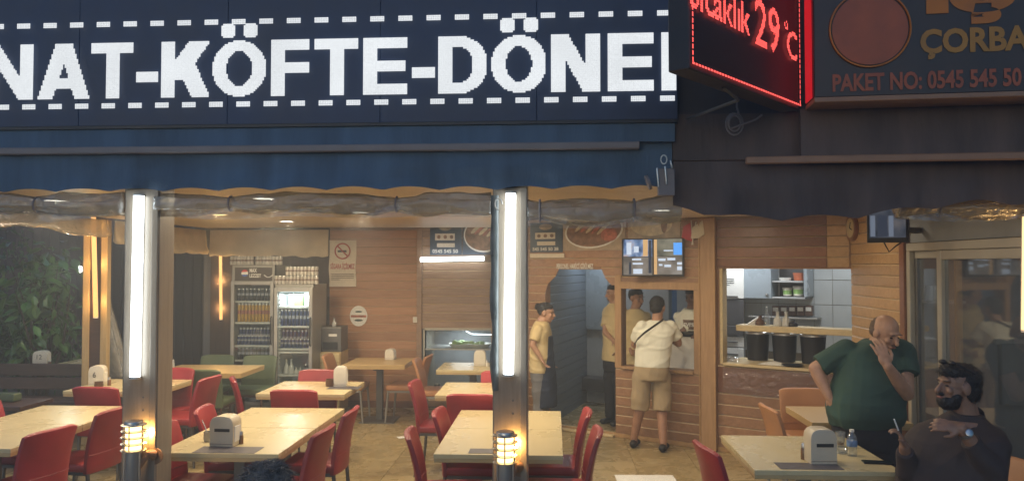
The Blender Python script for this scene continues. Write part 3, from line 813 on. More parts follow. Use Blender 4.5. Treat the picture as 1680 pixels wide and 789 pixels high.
# ------------------------------------------------------------------ front posts with tubes and lanterns
def make_post(name, x0, x1, y0, label, m='post_wood', ztop=2.6, rib=True):
    t = thing(name, label, 'post', ((x0 + x1) / 2, y0, 0)); hw = (x1 - x0) / 2
    p = MB(); p.box((-hw, 0, 0), (hw, 0.2, ztop)); p.build('shaft', m, t, bevel=0.008)
    if rib:
        p = MB(); p.box((hw - 0.045, -0.014, 0), (hw - 0.004, -0.001, ztop)); p.build('batten', m, t, bevel=0.004)
        for z in (0.35, 1.08, 1.16): 
            p = MB(); p.lathe([(0.0, -0.004), (0.007, -0.004), (0.006, 0.0), (0, 0.001)], (hw - 0.09, -0.001, z), 10, M.Rotation(R(90), 3, 'X')); p.build('screw', 'dark_steel', t)
    return t
def led_tube(label, a, b_, r, m, group=None, base='offwhite_plastic', back=V((0, 0.02, 0))):
    a = V(a); b_ = V(b_); d = (b_ - a).normalized(); t = thing('led_tube', label, 'tube light', a, 0, group)
    q = MB(); q.tube([V((0, 0, 0)) + d * 0.012, b_ - a - d * 0.012], r, 14); q.build('tube', m, t, 60)
    for e, s in ((V((0, 0, 0)), 1), (b_ - a, -1)):
        q = MB(); q.tube([e, e + d * s * 0.014], r * 1.08, 14); q.build('end_cap', base, t, 60)
    q = MB(); q.tube([back + d * 0.01, b_ - a + back - d * 0.01], r * 0.75, 6); q.build('mount', base, t)
    if m in ('tube_warm', 'tube_pale'):
        for k in (0.15, 0.5, 0.85): lamp('tube_lamp', 'POINT', (b_ - a) * k + V((0, -0.06, 0)), 2.6 if a.x < 0 else 0.7, (1.0, 0.58, 0.2), t, 0.03)
    return t
YP = 4.88
P1 = make_post('wooden_post', -2.715, -2.487, YP, 'brown wooden post with tube light and lantern beside the long tables', rib=True)
P2 = make_post('wooden_post', -0.375, -0.160, YP, 'brown wooden post with tube light in the middle of the front', rib=True)
P3 = make_post('wooden_post', 2.93, 3.14, YP, 'wooden post at the far end of the front by the sliding door')
led_tube('long white tube light on the post beside the long tables', ony(221.5, 621, YP - 0.03), ony(228, 318, YP - 0.03), 0.031, 'tube_white', 'white tubes on the front posts')
led_tube('long white tube light on the middle front post', ony(834, 617, YP - 0.03), ony(838, 314, YP - 0.03), 0.031, 'tube_white', 'white tubes on the front posts')
led_tube('warm tube light at the edge of the picture by the sliding door', ony(1680, 545, YP - 0.03), ony(1682, 352, YP - 0.03), 0.014, 'tube_pale')
# black sheeting wrapped round the middle post
sh = MB(); rg = []
for i in range(30):
    z = 1.22 + (2.42 - 1.22) * i / 29
    o = 0.012 * mnoise.noise(V((z * 4, 1, 2))) + 0.008 * math.sin(z * 17)
    fl_ = 0.35 + 0.65 * min(1, max(0, (z - 1.22) / 0.5))
    rg.append([(-0.380 - 0.008 * fl_ + o * 0.3, YP + 0.10, z), (-0.378 - 0.010 * fl_ + o * 0.6, YP - 0.008, z), (-0.362, YP - 0.012 - abs(o), z), (-0.346, YP - 0.010 - abs(o) * 0.5, z), (-0.338, YP - 0.004, z)])
sh.loft(rg, caps=False, closed=False); tag(sh.build('plastic_sheet', 'black_sheet', None, 180), 'black plastic sheeting wrapped on the edge of the middle post', 'plastic sheet')
cl_ = MB()
for (px_, py_) in ((818, 335),):
    c0 = ony(px_, py_, YP - 0.03); cl_.tube([c0 + V((0.022 * math.cos(q), 0, 0.035 * math.sin(q))) for q in [k * 0.35 for k in range(15)]], 0.0045, 6)
tag(cl_.build('ring_hook', 'steel', None, 60), 'bright metal ring hook at the top of the middle post', 'hook')

def make_lantern(label, px_, py0, py1, off_y):
    top = ony(px_, py0, off_y); bot = ony(px_, py1, off_y); h = top.z - bot.z
    t = thing('wall_lantern', label, 'lantern', (bot.x, off_y, bot.z), 0, 'lanterns on the front posts')
    r = 0.055
    q = MB(); q.lathe([(0, 0.0), (r * 0.86, 0.0), (r * 0.86, h * 0.98), (0, h * 0.985)], n=24); q.build('glass', 'lamp_warm', t, 40)
    for k in range(5):
        z = h * (0.02 + 0.86 * k / 4)
        q = MB(); q.lathe([(r * 0.9, z), (r * 1.36, z - 0.003), (r * 1.37, z + 0.001), (r * 1.15, z + 0.005), (r * 0.9, z + 0.006), (r * 0.88, z + 0.003), (r * 0.9, z)], n=28)
        q.build('ring', 'steel', t, 40)
    q = MB(); q.lathe([(r * 0.9, h * 0.88), (r * 1.0, h * 0.885), (r * 1.0, h * 0.97), (r * 0.96, h * 1.0), (r * 0.9, h * 1.0)], n=28); q.build('collar', 'steel', t, 40)
    for k in range(4):
        a = R(90 * k - 90); x, y = r * 0.98 * math.cos(a), r * 0.98 * math.sin(a)
        q = MB(); q.tube([(x, y, 0), (x, y, h * 0.9)], 0.004, 6); q.build('bar', 'dark_steel', t)
    q = MB(); q.lathe([(0, -0.24), (r * 0.78, -0.24), (r * 0.8, -0.235), (r * 0.8, -0.002), (0, -0.001)], n=20); q.build('stem', 'grey_steel', t, 40)
    for s in (-1, 1):
        q = MB(); q.tube([(s * r * 0.86, -r * 0.3, -0.24), (s * r * 0.86, -r * 0.3, -0.004)], 0.005, 6); q.build('rod', 'steel', t)
    back = YP - off_y - 0.001
    q = MB(); q.tube([(0.02, 0, -0.12), (0.05, back * 0.5, -0.035), (0.075, back - 0.01, -0.05)], [0.02, 0.028, 0.036], 12); q.lathe([(0, 0), (0.05, 0), (0.05, 0.012), (0, 0.012)], (0.085, back, -0.06), 20, M.Rotation(R(90), 3, 'X')); q.build('bracket', 'brown_leather', t, 40)
    lamp('lantern_light', 'POINT', (0.055, 0.075, h * 0.5), 3.4, (1.0, 0.55, 0.16), t, 0.02)
    return t
make_lantern('glowing ringed lantern on the post beside the long tables', 219, 690, 738, YP - 0.11)
make_lantern('glowing ringed lantern on the middle front post', 829, 707, 758, YP - 0.11)

# posts along the open side with warm tubes
for nm, pa, pb, y0, la, lt in (
    ('side_post', 135, 176, 8.55, 'pale double post with warm tube behind table number six', 'warm tube light on the pale double post by the bush'),
    ('side_post', 350, 371, 11.05, 'slim pale post with warm tube beside the fridges', 'warm tube light on the slim post beside the fridges')):
    xa = ony(pa, 500, y0).x; xb = ony(pb, 500, y0).x
    t = thing(nm, la, 'post', ((xa + xb) / 2, y0, 0)); hw = (xb - xa) / 2
    for s in (-1, 1):
        q = MB(); q.box((s * hw * 0.72 - hw * 0.27, 0, 0), (s * hw * 0.72 + hw * 0.27, 0.07, 2.48)); q.build('strut', 'pale_post', t, bevel=0.005)
    q = MB(); q.box((-hw * 0.44, 0.012, 0), (hw * 0.44, 0.06, 2.47)); q.build('core', 'bench_wood', t)
led_tube('warm tube light on the pale double post by the bush', ony(157, 522, 8.50), ony(153, 345, 8.50), 0.024, 'tube_warm', 'warm tubes on the side posts')
led_tube('warm tube light on the slim post beside the fridges', ony(363, 525, 11.0), ony(362, 396, 11.0), 0.024, 'tube_warm', 'warm tubes on the side posts')
led_tube('white tube light lying level over the servery shutter', B.pt(B.px(690, 427)[0], B.px(743, 426)[1], 0.09), B.pt(B.px(797, 424)[0], B.px(743, 424)[1], 0.09), 0.030, 'tube_white')

# ------------------------------------------------------------------ rolled clear curtains along the front and side
def roll(label, a, b_, r, m, seed, sag=0.02, n=90, crumple=0.35, cat='rolled curtain', name='rolled_curtain', ties=(), squash=1.0):
    a = V(a); b_ = V(b_); d = (b_ - a); L = d.length; d.normalize(); side_ = d.cross(UP).normalized()
    t = thing(name, label, cat, a); rings = []
    for i in range(n + 1):
        k = i / n; c = d * (L * k) + UP * (-sag * math.sin(math.pi * k) + 0.012 * mnoise.noise(V((k * L * 1.5, seed, 0)))); ring = []
        pinch = 1.0
        for tt in ties: pinch = min(pinch, 0.62 + 0.38 * min(1, abs(k - tt) * L / 0.18))
        for j in range(32):
            q = 2 * math.pi * j / 32; x_ = k * L
            big = mnoise.noise(V((x_ * 1.6, math.cos(q) * 1.2 + seed, math.sin(q) * 1.2)))
            ridge = 1 - 2.2 * abs(mnoise.noise(V((x_ * 0.9 + 0.8 * big, math.cos(q + x_ * 0.5) * 3.2 + seed, math.sin(q + x_ * 0.5) * 3.2))))
            fine = mnoise.noise(V((x_ * 9, math.cos(q) * 3 + seed, math.sin(q) * 3)))
            rr = r * pinch * (0.95 + crumple * (0.75 * big + 0.32 * ridge + 0.25 * fine))
            ring.append(c + side_ * (rr * math.cos(q)) + UP * (rr * squash * math.sin(q)))
        rings.append(ring)
    q = MB(); q.loft(rings); q.build('roll', m, t, 180)
    fl = []                                           # loose hanging edge of the sheet
    for i in range(n + 1):
        k = i / n; x_ = k * L; c = d * x_ + UP * (-sag * math.sin(math.pi * k)); dep = r * (1.25 + 0.55 * mnoise.noise(V((x_ * 1.3, seed, 4))))
        fl.append([c + side_ * (r * 0.55 + 0.02 * g / 5 * math.sin(x_ * 11 + seed) + 0.012 * mnoise.noise(V((x_ * 6, g, seed)))) - UP * (dep * g / 5) for g in range(6)])
    q = MB(); q.loft(fl, caps=False, closed=False); q.build('loose_edge', 'pvc_film', t, 180)
    for tt in ties:
        c = d * (L * tt) - UP * (sag * math.sin(math.pi * tt)); q = MB()
        q.tube([c + side_ * (r * 0.78 * math.cos(w)) + UP * (r * 0.80 * squash * math.sin(w)) for w in [k * math.pi / 8 for k in range(17)]], 0.006, 6); q.build('strap', 'taupe_bar', t, 60)
    return t
YR = 4.92
roll('rolled clear curtain above the nearest long table by the bush', ony(-40, 330, YR), ony(207, 334, YR), 0.072, 'pvc', 1.0, ties=(0.42,), crumple=0.55, squash=0.9)
roll('long rolled clear curtain between the two front posts', ony(262, 334, YR), ony(806, 336, YR), 0.066, 'pvc', 4.0, sag=0.0, n=180, ties=(0.22, 0.72), crumple=0.6, squash=0.9)
roll('rolled clear curtain from the middle post towards the ticker', ony(866, 345, YR), ony(1115, 338, YR), 0.085, 'pvc', 8.0, ties=(0.08, 0.7), crumple=0.55)
roll('crumpled warm lit curtain roll over the sliding door', ony(1470, 340, YR), ony(1700, 338, YR), 0.055, 'pvc_warm_lit', 12.0, ties=(0.3,), crumple=0.6)
# folded-up side curtains between the side posts
def side_cloth(label, p0, p1, zt, zb, m, seed, amp=0.04):
    p0 = V(p0); p1 = V(p1); d = p1 - p0; L = d.length; d.normalize(); nn = d.cross(UP).normalized(); b = MB(); n = 50; rings = []
    for i in range(n + 1):
        k = i / n; c = p0 + d * (L * k); f = amp * mnoise.noise(V((k * L * 2.2, seed, 0))); g = 0.03 * mnoise.noise(V((k * L * 3, seed, 5)))
        top = zt(k); bot = zb(k) + g; h = top - bot
        pr = [(0, 0), (0.012 + f * 0.3, 0.3), (0.03 + f, 0.65), (0.065 + f, 0.86), (0.05 + f, 1.0), (0.0 + f, 1.0), (-0.03 + f, 0.9), (-0.02 + f * 0.5, 0.5), (-0.012, 0)]
        rings.append([c + nn * o + UP * (top - h * q - c.z) for o, q in pr])
    b.loft(rings); return tag(b.build('side_curtain', m, None, 180), label, 'curtain')
x8 = -4.93
def ysd(px_): 
    d = ray(px_, 400); return x8 / d.x * d.y
def zpt(px_, py_): 
    d = ray(px_, py_); return EYE + d.z * x8 / d.x
side_cloth('warm lit folded beige curtain above the bush', (x8, 5.6, 0), (x8, 8.5, 0), lambda k: 2.48, lambda k: zpt(100, 384) + 0.02 - 0.03 * math.sin(k * 9), 'pvc_warm_lit', 3)
side_cloth('beige folded curtain between the pale double post and the front post', (x8, 8.68, 0), (x8, 9.5, 0), lambda k: 2.48, lambda k: 2.22, 'beige_cloth', 9)
side_cloth('beige folded curtain hanging before the slim post by the fridges', (x8, 9.52, 0), (x8, 11.0, 0), lambda k: 2.47, lambda k: 2.13, 'beige_cloth', 15)
# gathered clear curtain hanging beside the pale double post
gc = MB(); rg = []
for i in range(24):
    k = i / 23; c = ony(166 + 22 * k, 470 + 150 * k, 8.9); w = 0.04 + 0.13 * k
    rg.append([c + V((w * math.cos(q) * (1 + 0.25 * math.sin(q * 5)), 0.06 * math.sin(q) * (1 + 0.3 * math.sin(q * 4)), 0)) for q in [2 * math.pi * j / 18 for j in range(18)]])
gc.loft(rg); tag(gc.build('gathered_curtain', 'pvc', None, 180), 'grey clear curtain gathered aslant behind table number six', 'curtain')
# glowing tube built in place of a white reflection on the gathered curtain
led_tube('short glowing tube standing for a white reflection on the gathered curtain', ony(168, 558, 8.75), ony(161, 524, 8.75), 0.018, 'tube_white')
tl = led_tube('tiny white lamp at the bush', ony(133, 447, 9.6), ony(132, 436, 9.6), 0.018, 'tube_white')
lamp('bush_lamp', 'POINT', (-0.08, -0.1, 0.02), 8.0, (0.85, 1.0, 0.9), tl, 0.03)

# ------------------------------------------------------------------ ceiling lights
def downlight(x, y, label, power=32, col=(1.0, 0.83, 0.58), m='downlight'):
    t = thing('downlight', label, 'downlight', (x, y, CEIL), 0, 'round lights set in the ceiling')
    q = MB(); q.lathe([(0.078, -0.001), (0.098, -0.001), (0.098, -0.006), (0.08, -0.012), (0.078, -0.004)], n=28); q.build('ring', 'white_paint', t, 40)
    q = MB(); q.lathe([(0, -0.004), (0.077, -0.004), (0.077, -0.008), (0, -0.009)], n=28); q.build('lens', m, t, 40)
    lamp('downlight_lamp', 'AREA', (0, 0, -0.012), power * 0.60, col, t, 0.15)
p = onz(470, 362, CEIL); downlight(p.x, p.y, 'round ceiling light nearer the fridges')
p = onz(592, 347, CEIL); downlight(p.x, p.y, 'round ceiling light nearer the servery shutter')
p = onz(361, 351, CEIL); downlight(p.x, p.y, 'warm round ceiling light behind the post beside the long tables', 20, (1.0, 0.7, 0.36), 'lamp_warm')
for i, (x, y, w_) in enumerate(((-3.9, 6.0, 34), (-2.2, 5.9, 34), (-0.4, 6.2, 34), (1.25, 5.35, 9), (-0.5, 8.2, 34), (1.0, 7.4, 18), (-4.2, 7.6, 26), (2.3, 7.0, 5))):
    downlight(x, y, ('round ceiling light above the long table by the bush', 'round ceiling light above the long table beside the lantern', 'round ceiling light above the table at the middle post', 'round ceiling light above the table with the water bottle', 'round ceiling light in front of the servery', 'round ceiling light in front of the hatch', 'round ceiling light above table number six', 'round ceiling light in front of the pass window')[i], w_)

# ------------------------------------------------------------------ tables and chairs
def make_table(top='cream_top', edge='cream_edge', w=0.85, d=0.82, label='', group='dining tables'):
    t = thing('dining_table', label, 'table', (0, 0, 0), 0, group)
    q = MB(); q.box((-w / 2, -d / 2, 0.722), (w / 2, d / 2, 0.750)); q.build('table_top', top, t, bevel=0.003)
    q = MB(); q.box((-w / 2 + 0.002, -d / 2 + 0.002, 0.695), (w / 2 - 0.002, d / 2 - 0.002, 0.7215)); q.build('edge_band', edge, t, bevel=0.003)
    q = MB(); q.box((-0.04, -0.04, 0.015), (0.04, 0.04, 0.66)); q.build('column', 'dark_steel', t, bevel=0.006)
    q = MB(); q.box((-0.22, -0.22, 0.0), (0.22, 0.22, 0.014)); q.build('foot_plate', 'dark_steel', t, bevel=0.005)
    q = MB(); q.box((-0.25, -0.03, 0.661), (0.25, 0.03, 0.694)); q.box((-0.03, -0.25, 0.6615), (0.03, 0.25, 0.6945)); q.build('crossbar', 'dark_steel', t)
    return t
def make_chair(m, legm='dark_steel', hb=0.865):
    t = thing('dining_chair', '', 'chair')
    q = MB(); q.box((-0.215, -0.20, 0.41), (0.215, 0.225, 0.475)); q.build('seat', m, t, 50, bevel=0.022, seg=3)
    rings = []
    for i in range(13):
        x = -0.215 + 0.43 * i / 12; e = abs(x) / 0.215
        bow = 0.028 * (1 - e * e); zt = hb - 0.022 * e ** 4 - 0.006 * (1 - e * e); inset = 0.006 * (e > 0.98)
        ring = []
        for k in range(9):
            s = k / 8; z = 0.40 + (zt - 0.40) * s; y = -0.185 - bow - 0.085 * s * s; ring.append((x, y - 0.022 + inset, z))
        ring.append((x, -0.185 - bow - 0.085, zt + 0.012 - inset))
        for k in range(8, -1, -1):
            s = k / 8; z = 0.40 + (zt - 0.40) * s; y = -0.185 - bow - 0.085 * s * s; ring.append((x, y + 0.020 - inset, z))
        rings.append(ring)
    q = MB(); q.loft(rings); q.build('backrest', m, t, 50, bevel=0.004)
    for sx in (-1, 1):
        for sy in (-1, 1):
            y1 = -0.19 if sy < 0 else 0.20
            q = MB(); q.tube([(sx * 0.19, y1, 0.408), (sx * 0.195, y1 + sy * 0.035, 0.0)], [0.016, 0.012], 8); q.build('leg', legm, t, 60)
    q = MB(); q.box((-0.2, -0.19, 0.385), (0.2, 0.21, 0.409)); q.build('seat_frame', legm, t)
    for sg_, oy in ((1, 0.0205), (-1, -0.0225)):
        q = MB(); q.tube([(x, -0.185 - 0.028 * (1 - (x / 0.215) ** 2) - 0.085 * 0.09 + oy, 0.54) for x in [-0.212 + 0.424 * k / 12 for k in range(13)]], 0.0028, 5); q.build('seam', m, t, 60)
    q = MB(); q.tube([(-0.205, -0.15, 0.470), (-0.212, 0.0, 0.466), (-0.205, 0.21, 0.462), (0.0, 0.223, 0.464), (0.205, 0.21, 0.462), (0.212, 0.0, 0.466), (0.205, -0.15, 0.470)], 0.0045, 5); q.build('piping', m, t, 60)
    return t
proto_t = {}
def table(x, y, label, rz=0.0, kind='cream', w=0.85, d=0.82):
    key = (kind, w, d)
    if key not in proto_t:
        t = make_table('cream_top' if kind == 'cream' else 'honey_top', 'cream_edge' if kind == 'cream' else 'honey_top', w, d, label); proto_t[key] = t
        t.location = (x, y, 0); t.rotation_euler = (0, 0, rz); return t
    return dup(proto_t[key], (x, y, 0), rz, label)
table(-4.08, 5.61, 'near half of the long cream table by the bush', w=0.84); table(-4.08, 6.415, 'far half of the long cream table by the bush', d=0.78, w=0.84)
table(-2.215, 5.56, 'cream table with a beige napkin box beside the lantern post', w=0.82); table(-2.215, 6.39, 'bare cream table joined behind the one beside the lantern post', w=0.82)
table(-0.365, 5.62, 'near half of the cream table behind the middle post'); table(-0.365, 6.404, 'far half of the cream table behind the middle post', d=0.74)
table(1.655, 5.40, 'cream table with water bottle and phone before the man in green', w=0.88, d=0.98)
table(-2.43, 7.92, 'cream table with the white napkin box before the fridges', w=0.86)
table(-4.35, 7.98, 'cream table number six beside the pale double post', w=0.92)
table(-0.70, 7.93, 'cream table in front of the food servery', w=0.86)
table(-4.08, 9.25, 'honey wood table among the green chairs', kind='honey', w=1.05, d=0.75)
table(-2.22, 10.08, 'honey wood table against the orange wall', kind='honey', w=0.78, d=0.75)
table(-0.98, 9.65, 'cream table with a kettle shaped napkin box under the servery', w=0.80, d=0.72)
table(2.42, 6.75, 'small honey wood table behind the man in green', kind='honey', w=0.78, d=0.72)
table(-5.75, 9.95, 'cream table number twelve in the dark by the bush', w=0.9)
RED, GREEN, ORANGE = make_chair('red_leather'), make_chair('green_leather', 'bench_wood', 0.83), make_chair('orange_leather', 'grey_steel', 0.84)
used = set()
def chair(proto, x, y, rz, label, group):
    if id(proto) not in used:
        used.add(id(proto)); proto.location = (x, y, 0); proto.rotation_euler = (0, 0, R(rz)); proto['label'] = label; proto['group'] = group; return proto
    return dup(proto, (x, y, 0), R(rz), label, group)
# rz: 0 faces away from the street, 90 faces towards -x, -90 towards +x, 180 faces the street
gr = 'red chairs at the cream tables'
for x, y, rz, la in (
    (-1.86, 5.46, 86, 'red chair nearest the street beside the table with the beige napkin box'),
    (-1.86, 6.17, 90, 'red chair on the aisle side of the bare cream table'),
    (-2.52, 5.50, -94, 'red chair half hidden behind the lantern post, at the beige napkin box'),
    (-2.50, 6.22, -82, 'red chair tucked on the far side of the beige napkin box table'),
    (-3.72, 5.38, 76, 'bright red chair nearest the street at the table by the bush'),
    (-3.72, 6.12, 84, 'red chair behind the bright one, next to the lantern post'),
    (-4.42, 6.30, -90, 'red chair on the bush side of the long table, only its top showing'),
    (-0.70, 5.42, -84, 'red chair nearest the street on the aisle side of the middle post'),
    (-0.62, 6.16, -92, 'red chair behind the nearest one, aisle side of the middle table'),
    (0.02, 5.50, 90, 'red chair nearest the street on the doorway side of the middle table'),
    (-0.02, 6.20, 90, 'farther red chair on the doorway side of the middle table'),
    (-1.07, 7.62, -93, 'red chair standing side on in the aisle before the servery'),
    (-0.72, 7.18, 0, 'red chair with its back to the street, just behind the middle table'),
    (-0.55, 8.10, 180, 'red chair on the servery side of the table before the servery'),
    (-2.34, 7.33, 0, 'red chair with its back to the street before the white napkin box'),
    (-2.92, 7.86, -66, 'shiny red chair turned aslant beside the white napkin box table'),
    (-2.50, 8.10, 180, 'red chair behind the white napkin box, only its top showing'),
    (-4.22, 7.40, 0, 'red chair with its back to the street at table number six'),
    (-3.72, 7.86, 84, 'red chair side on at the end of table number six'),
    (-4.10, 8.16, 180, 'red chair behind table number six next to the green chairs'),
    (-4.38, 5.50, -90, 'red chair on the bush side of the long table, nearest the street'),
    (1.22, 5.10, -80, 'red chair at the near end of the water bottle table')):
    chair(RED, x, y, rz, la, gr)
gg = 'green chairs at the honey wood table'
for x, y, rz, la in ((-3.88, 8.85, 0, 'green chair with its back to the street at the honey table'), (-4.36, 8.83, 0, 'green chair beside it, half hidden behind the lantern post'),
                     (-3.72, 9.66, 180, 'green chair on the far side of the honey table by the fridges'), (-4.28, 9.68, 180, 'green chair on the far side of the honey table by the slim post')):
    chair(GREEN, x, y, rz, la, gg)
go = 'orange brown chairs at the honey wood tables'
for x, y, rz, la in ((-1.86, 10.06, 86, 'orange chair seen side on before the orange wall'), (-2.62, 10.05, -90, 'orange chair beside the yellow cabinet at the orange wall'),
                     (2.02, 6.62, -86, 'orange chair beside the small table under the pass window'), (2.30, 7.26, 178, 'orange chair behind the small table under the pass window'),
                     (-1.40, 9.66, -90, 'pale orange chair beside the table under the servery'), (2.48, 4.78, 96, 'orange brown chair under the bearded man')):
    chair(ORANGE, x, y, rz, la, go)

# ------------------------------------------------------------------ things on the tables
def napkin_box(x, y, rz, label, m='offwhite_plastic', w=0.15, d=0.12, h=0.21, logo=None, num=None):
    t = thing('napkin_box', label, 'napkin box', (x, y, 0.75), R(rz), 'napkin boxes on the tables')
    prof = []
    for k in range(13):
        q = math.pi * k / 12; prof.append((w / 2 * (abs(math.cos(q)) ** 0.6) * (1 if math.cos(q) > 0 else -1), h - 0.07 + 0.07 * math.sin(q) ** 0.8))
    poly = [(w / 2, 0.0)] + prof + [(-w / 2, 0.0)]
    q = MB(); q.loft([[(a, -d / 2, b_ + 0.001) for a, b_ in poly], [(a, d / 2, b_ + 0.001) for a, b_ in poly]]); q.build('case', m, t, 35, bevel=0.006)
    q = MB(); q.box((w / 2 - 0.004, -d / 2 + 0.02, 0.03), (w / 2 + 0.004, d / 2 - 0.02, h - 0.07)); q.build('napkins', 'white_paper', t, bevel=0.002)
    q = MB(); q.box((-w / 2 + 0.004, -d / 2 - 0.002, 0.018), (w / 2 - 0.004, -d / 2 - 0.0005, 0.021)); q.build('seam', 'ink_brown', t)
    if logo:
        q = MB(); q.box((-w * 0.28, -d / 2 - 0.0025, h * 0.50), (w * 0.36, -d / 2 - 0.0005, h * 0.60)); q.build('logo_print', 'ink_black', t)
    if num: lettering(num, (-w * 0.2, -d / 2 - 0.001, h * 0.42), (1, 0, 0), UP, 0.03 * len(num), 0.055, 'ink_black', t)
    return t
def shaker(x, y, label, h=0.085, r=0.018, m='amber', group='salt and pepper shakers'):
    t = thing('shaker', label, 'shaker', (x, y, 0.75), 0, group)
    q = MB(); q.lathe([(0, 0.001), (r, 0.001), (r, h * 0.62), (r * 0.78, h * 0.7), (0, h * 0.7)], n=16); q.build('glass_body', m, t, 40)
    q = MB(); q.lathe([(0, h * 0.705), (r * 0.85, h * 0.705), (r * 0.85, h * 0.9), (r * 0.6, h), (0, h)], n=16); q.build('cap', 'steel', t, 40)
def spice_pot(x, y, label, m='jar_brown', r=0.04, h=0.06, spoon=True):
    t = thing('spice_pot', label, 'pot', (x, y, 0.75))
    q = MB(); q.lathe([(0, 0.001), (r * 0.8, 0.001), (r, h * 0.3), (r * 0.9, h * 0.85), (r * 0.95, h), (r * 0.85, h), (r * 0.8, h * 0.8), (0, h * 0.75)], n=18); q.build('bowl', m, t, 40)
    if spoon:
        q = MB(); q.tube([(0.0, 0.0, h * 0.7), (-0.03, 0.01, h * 1.6), (-0.05, 0.015, h * 2.1)], 0.004, 6); q.build('spoon', 'steel', t, 60)
def at(px_, py_): return onz(px_, py_, 0.75)
p = at(363, 733); napkin_box(p.x, p.y + 0.07, -4, 'beige napkin box with dark print at the near end of the table', 'beige_plastic', 0.17, 0.13, 0.205, logo=True)
q = at(335, 728); spice_pot(q.x - 0.01, q.y + 0.08, 'small spice pot with a spoon behind the beige napkin box', 'grey_steel', 0.03, 0.07)
q = at(388, 730); shaker(q.x + 0.01, q.y + 0.05, 'dark shaker beside the beige napkin box')
def mat_sheet(a, b_, label): 
    m_ = MB(); m_.box((a.x, a.y, 0.7505), (b_.x, b_.y, 0.7525)); tag(m_.build('placemat', 'placemat'), label, 'placemat', 'dark printed table mats')
c = at(370, 742); mat_sheet(V((c.x - 0.22, 5.16, 0)), V((c.x + 0.2, 5.34, 0)), 'dark printed mat under the beige napkin box')
c = at(790, 738); mat_sheet(V((c.x - 0.08, 5.24, 0)), V((c.x + 0.16, 5.37, 0)), 'dark printed mat on the table behind the middle post')
c = at(1340, 766); mat_sheet(V((1.38, 4.94, 0)), V((1.76, 5.10, 0)), 'dark printed mat under the napkin box with the water bottle')
c = at(565, 636); mat_sheet(V((c.x - 0.16, c.y - 0.09, 0)), V((c.x + 0.16, c.y + 0.1, 0)), 'dark mat under the white napkin box before the fridges')
p = at(558, 633); napkin_box(p.x, p.y + 0.02, 8, 'white napkin box with pale front before the fridges', 'offwhite_plastic', 0.13, 0.12, 0.20)
q = at(541, 634); spice_pot(q.x, q.y + 0.02, 'red brown spice pot beside the white napkin box', 'jar_brown', 0.05, 0.075, False)
p = at(157, 632); napkin_box(p.x, p.y + 0.04, 12, 'white napkin box with the number six', 'offwhite_plastic', 0.15, 0.12, 0.20, num='6')
q = at(166, 634); spice_pot(q.x + 0.01, q.y - 0.06, 'brown spice pot in front of the number six', 'jar_brown', 0.045, 0.06, False)
q = at(176, 632); shaker(q.x + 0.02, q.y, 'small shaker beside the number six')
p = at(66, 598); napkin_box(p.x, p.y + 0.03, 10, 'white napkin box with number twelve in the dark by the bush', 'offwhite_plastic', 0.17, 0.12, 0.17, num='12')
q = at(79, 598); shaker(q.x + 0.02, q.y, 'small shaker beside the number twelve box', 0.05)
p = at(268, 603); napkin_box(p.x, p.y + 0.03, 10, 'white napkin box on the honey table behind the lantern post', 'offwhite_plastic', 0.14, 0.12, 0.20, num='13')
q = MB(); pp = at(274, 605); q.box((pp.x - 0.03, pp.y - 0.1, 0.751), (pp.x + 0.05, pp.y - 0.05, 0.83)); tag(q.build('sugar_box', 'red_print', None, bevel=0.004), 'small red box on the honey table', 'box')
q = at(284, 603); shaker(q.x + 0.01, q.y - 0.02, 'clear shaker beside the small red box', 0.1, 0.016, 'glass_solid')
p = at(640, 590); napkin_box(p.x, p.y + 0.03, -8, 'pale napkin box on the table by the orange wall', 'offwhite_plastic', 0.12, 0.12, 0.14)
p = at(787, 600); napkin_box(p.x, p.y + 0.02, 0, 'white rounded napkin box under the servery', 'offwhite_plastic', 0.14, 0.1, 0.19)
q = at(799, 601); shaker(q.x, q.y, 'white shaker beside the box under the servery', 0.075, 0.018, 'offwhite_plastic')
p = at(1352, 762); napkin_box(p.x, p.y + 0.07, 3, 'beige napkin box beside the water bottle and the phone', 'beige_plastic', 0.165, 0.13, 0.215, logo=True)
q = at(1318, 753); shaker(q.x, q.y, 'tall dark shaker beside the beige box on the bottle table', 0.105, 0.016); 
q = at(1325, 754); shaker(q.x + 0.012, q.y - 0.012, 'shorter dark shaker beside the beige box on the bottle table', 0.085, 0.017)
# glass, ashtray, bottle, phone
q = at(1379, 732); t = thing('tea_glass', 'empty tea glass behind the napkin box near the water bottle', 'glass', (q.x, q.y, 0.75))
g = MB(); g.lathe([(0, 0.001), (0.026, 0.001), (0.027, 0.03), (0.034, 0.10), (0.031, 0.10), (0.024, 0.03), (0.0, 0.012)], n=20); g.build('cup', 'bottle', t, 60)
g = MB(); g.lathe([(0, 0.013), (0.022, 0.013), (0.024, 0.03), (0, 0.031)], n=20); g.build('tea', 'amber', t)
q = at(1381, 743); g = MB(); g.lathe([(0, 0.001), (0.036, 0.001), (0.042, 0.03), (0.037, 0.03), (0.03, 0.008), (0, 0.008)], (q.x, q.y, 0.75), n=20); tag(g.build('ashtray', 'bottle', None, 60), 'small glass ashtray beside the water bottle', 'ashtray')
q = at(1398, 747); t = thing('water_bottle', 'small plastic water bottle with blue label', 'bottle', (q.x, q.y, 0.75))
g = MB(); g.lathe([(0, 0.001), (0.030, 0.001), (0.032, 0.01), (0.030, 0.05), (0.032, 0.06), (0.032, 0.105), (0.026, 0.13), (0.013, 0.15), (0.013, 0.155), (0, 0.155)], n=20); g.build('body', 'bottle', t, 60)
g = MB(); g.lathe([(0.0325, 0.062), (0.0332, 0.063), (0.0332, 0.1), (0.0325, 0.101)], n=20); g.build('label_band', 'water_label', t, 60)
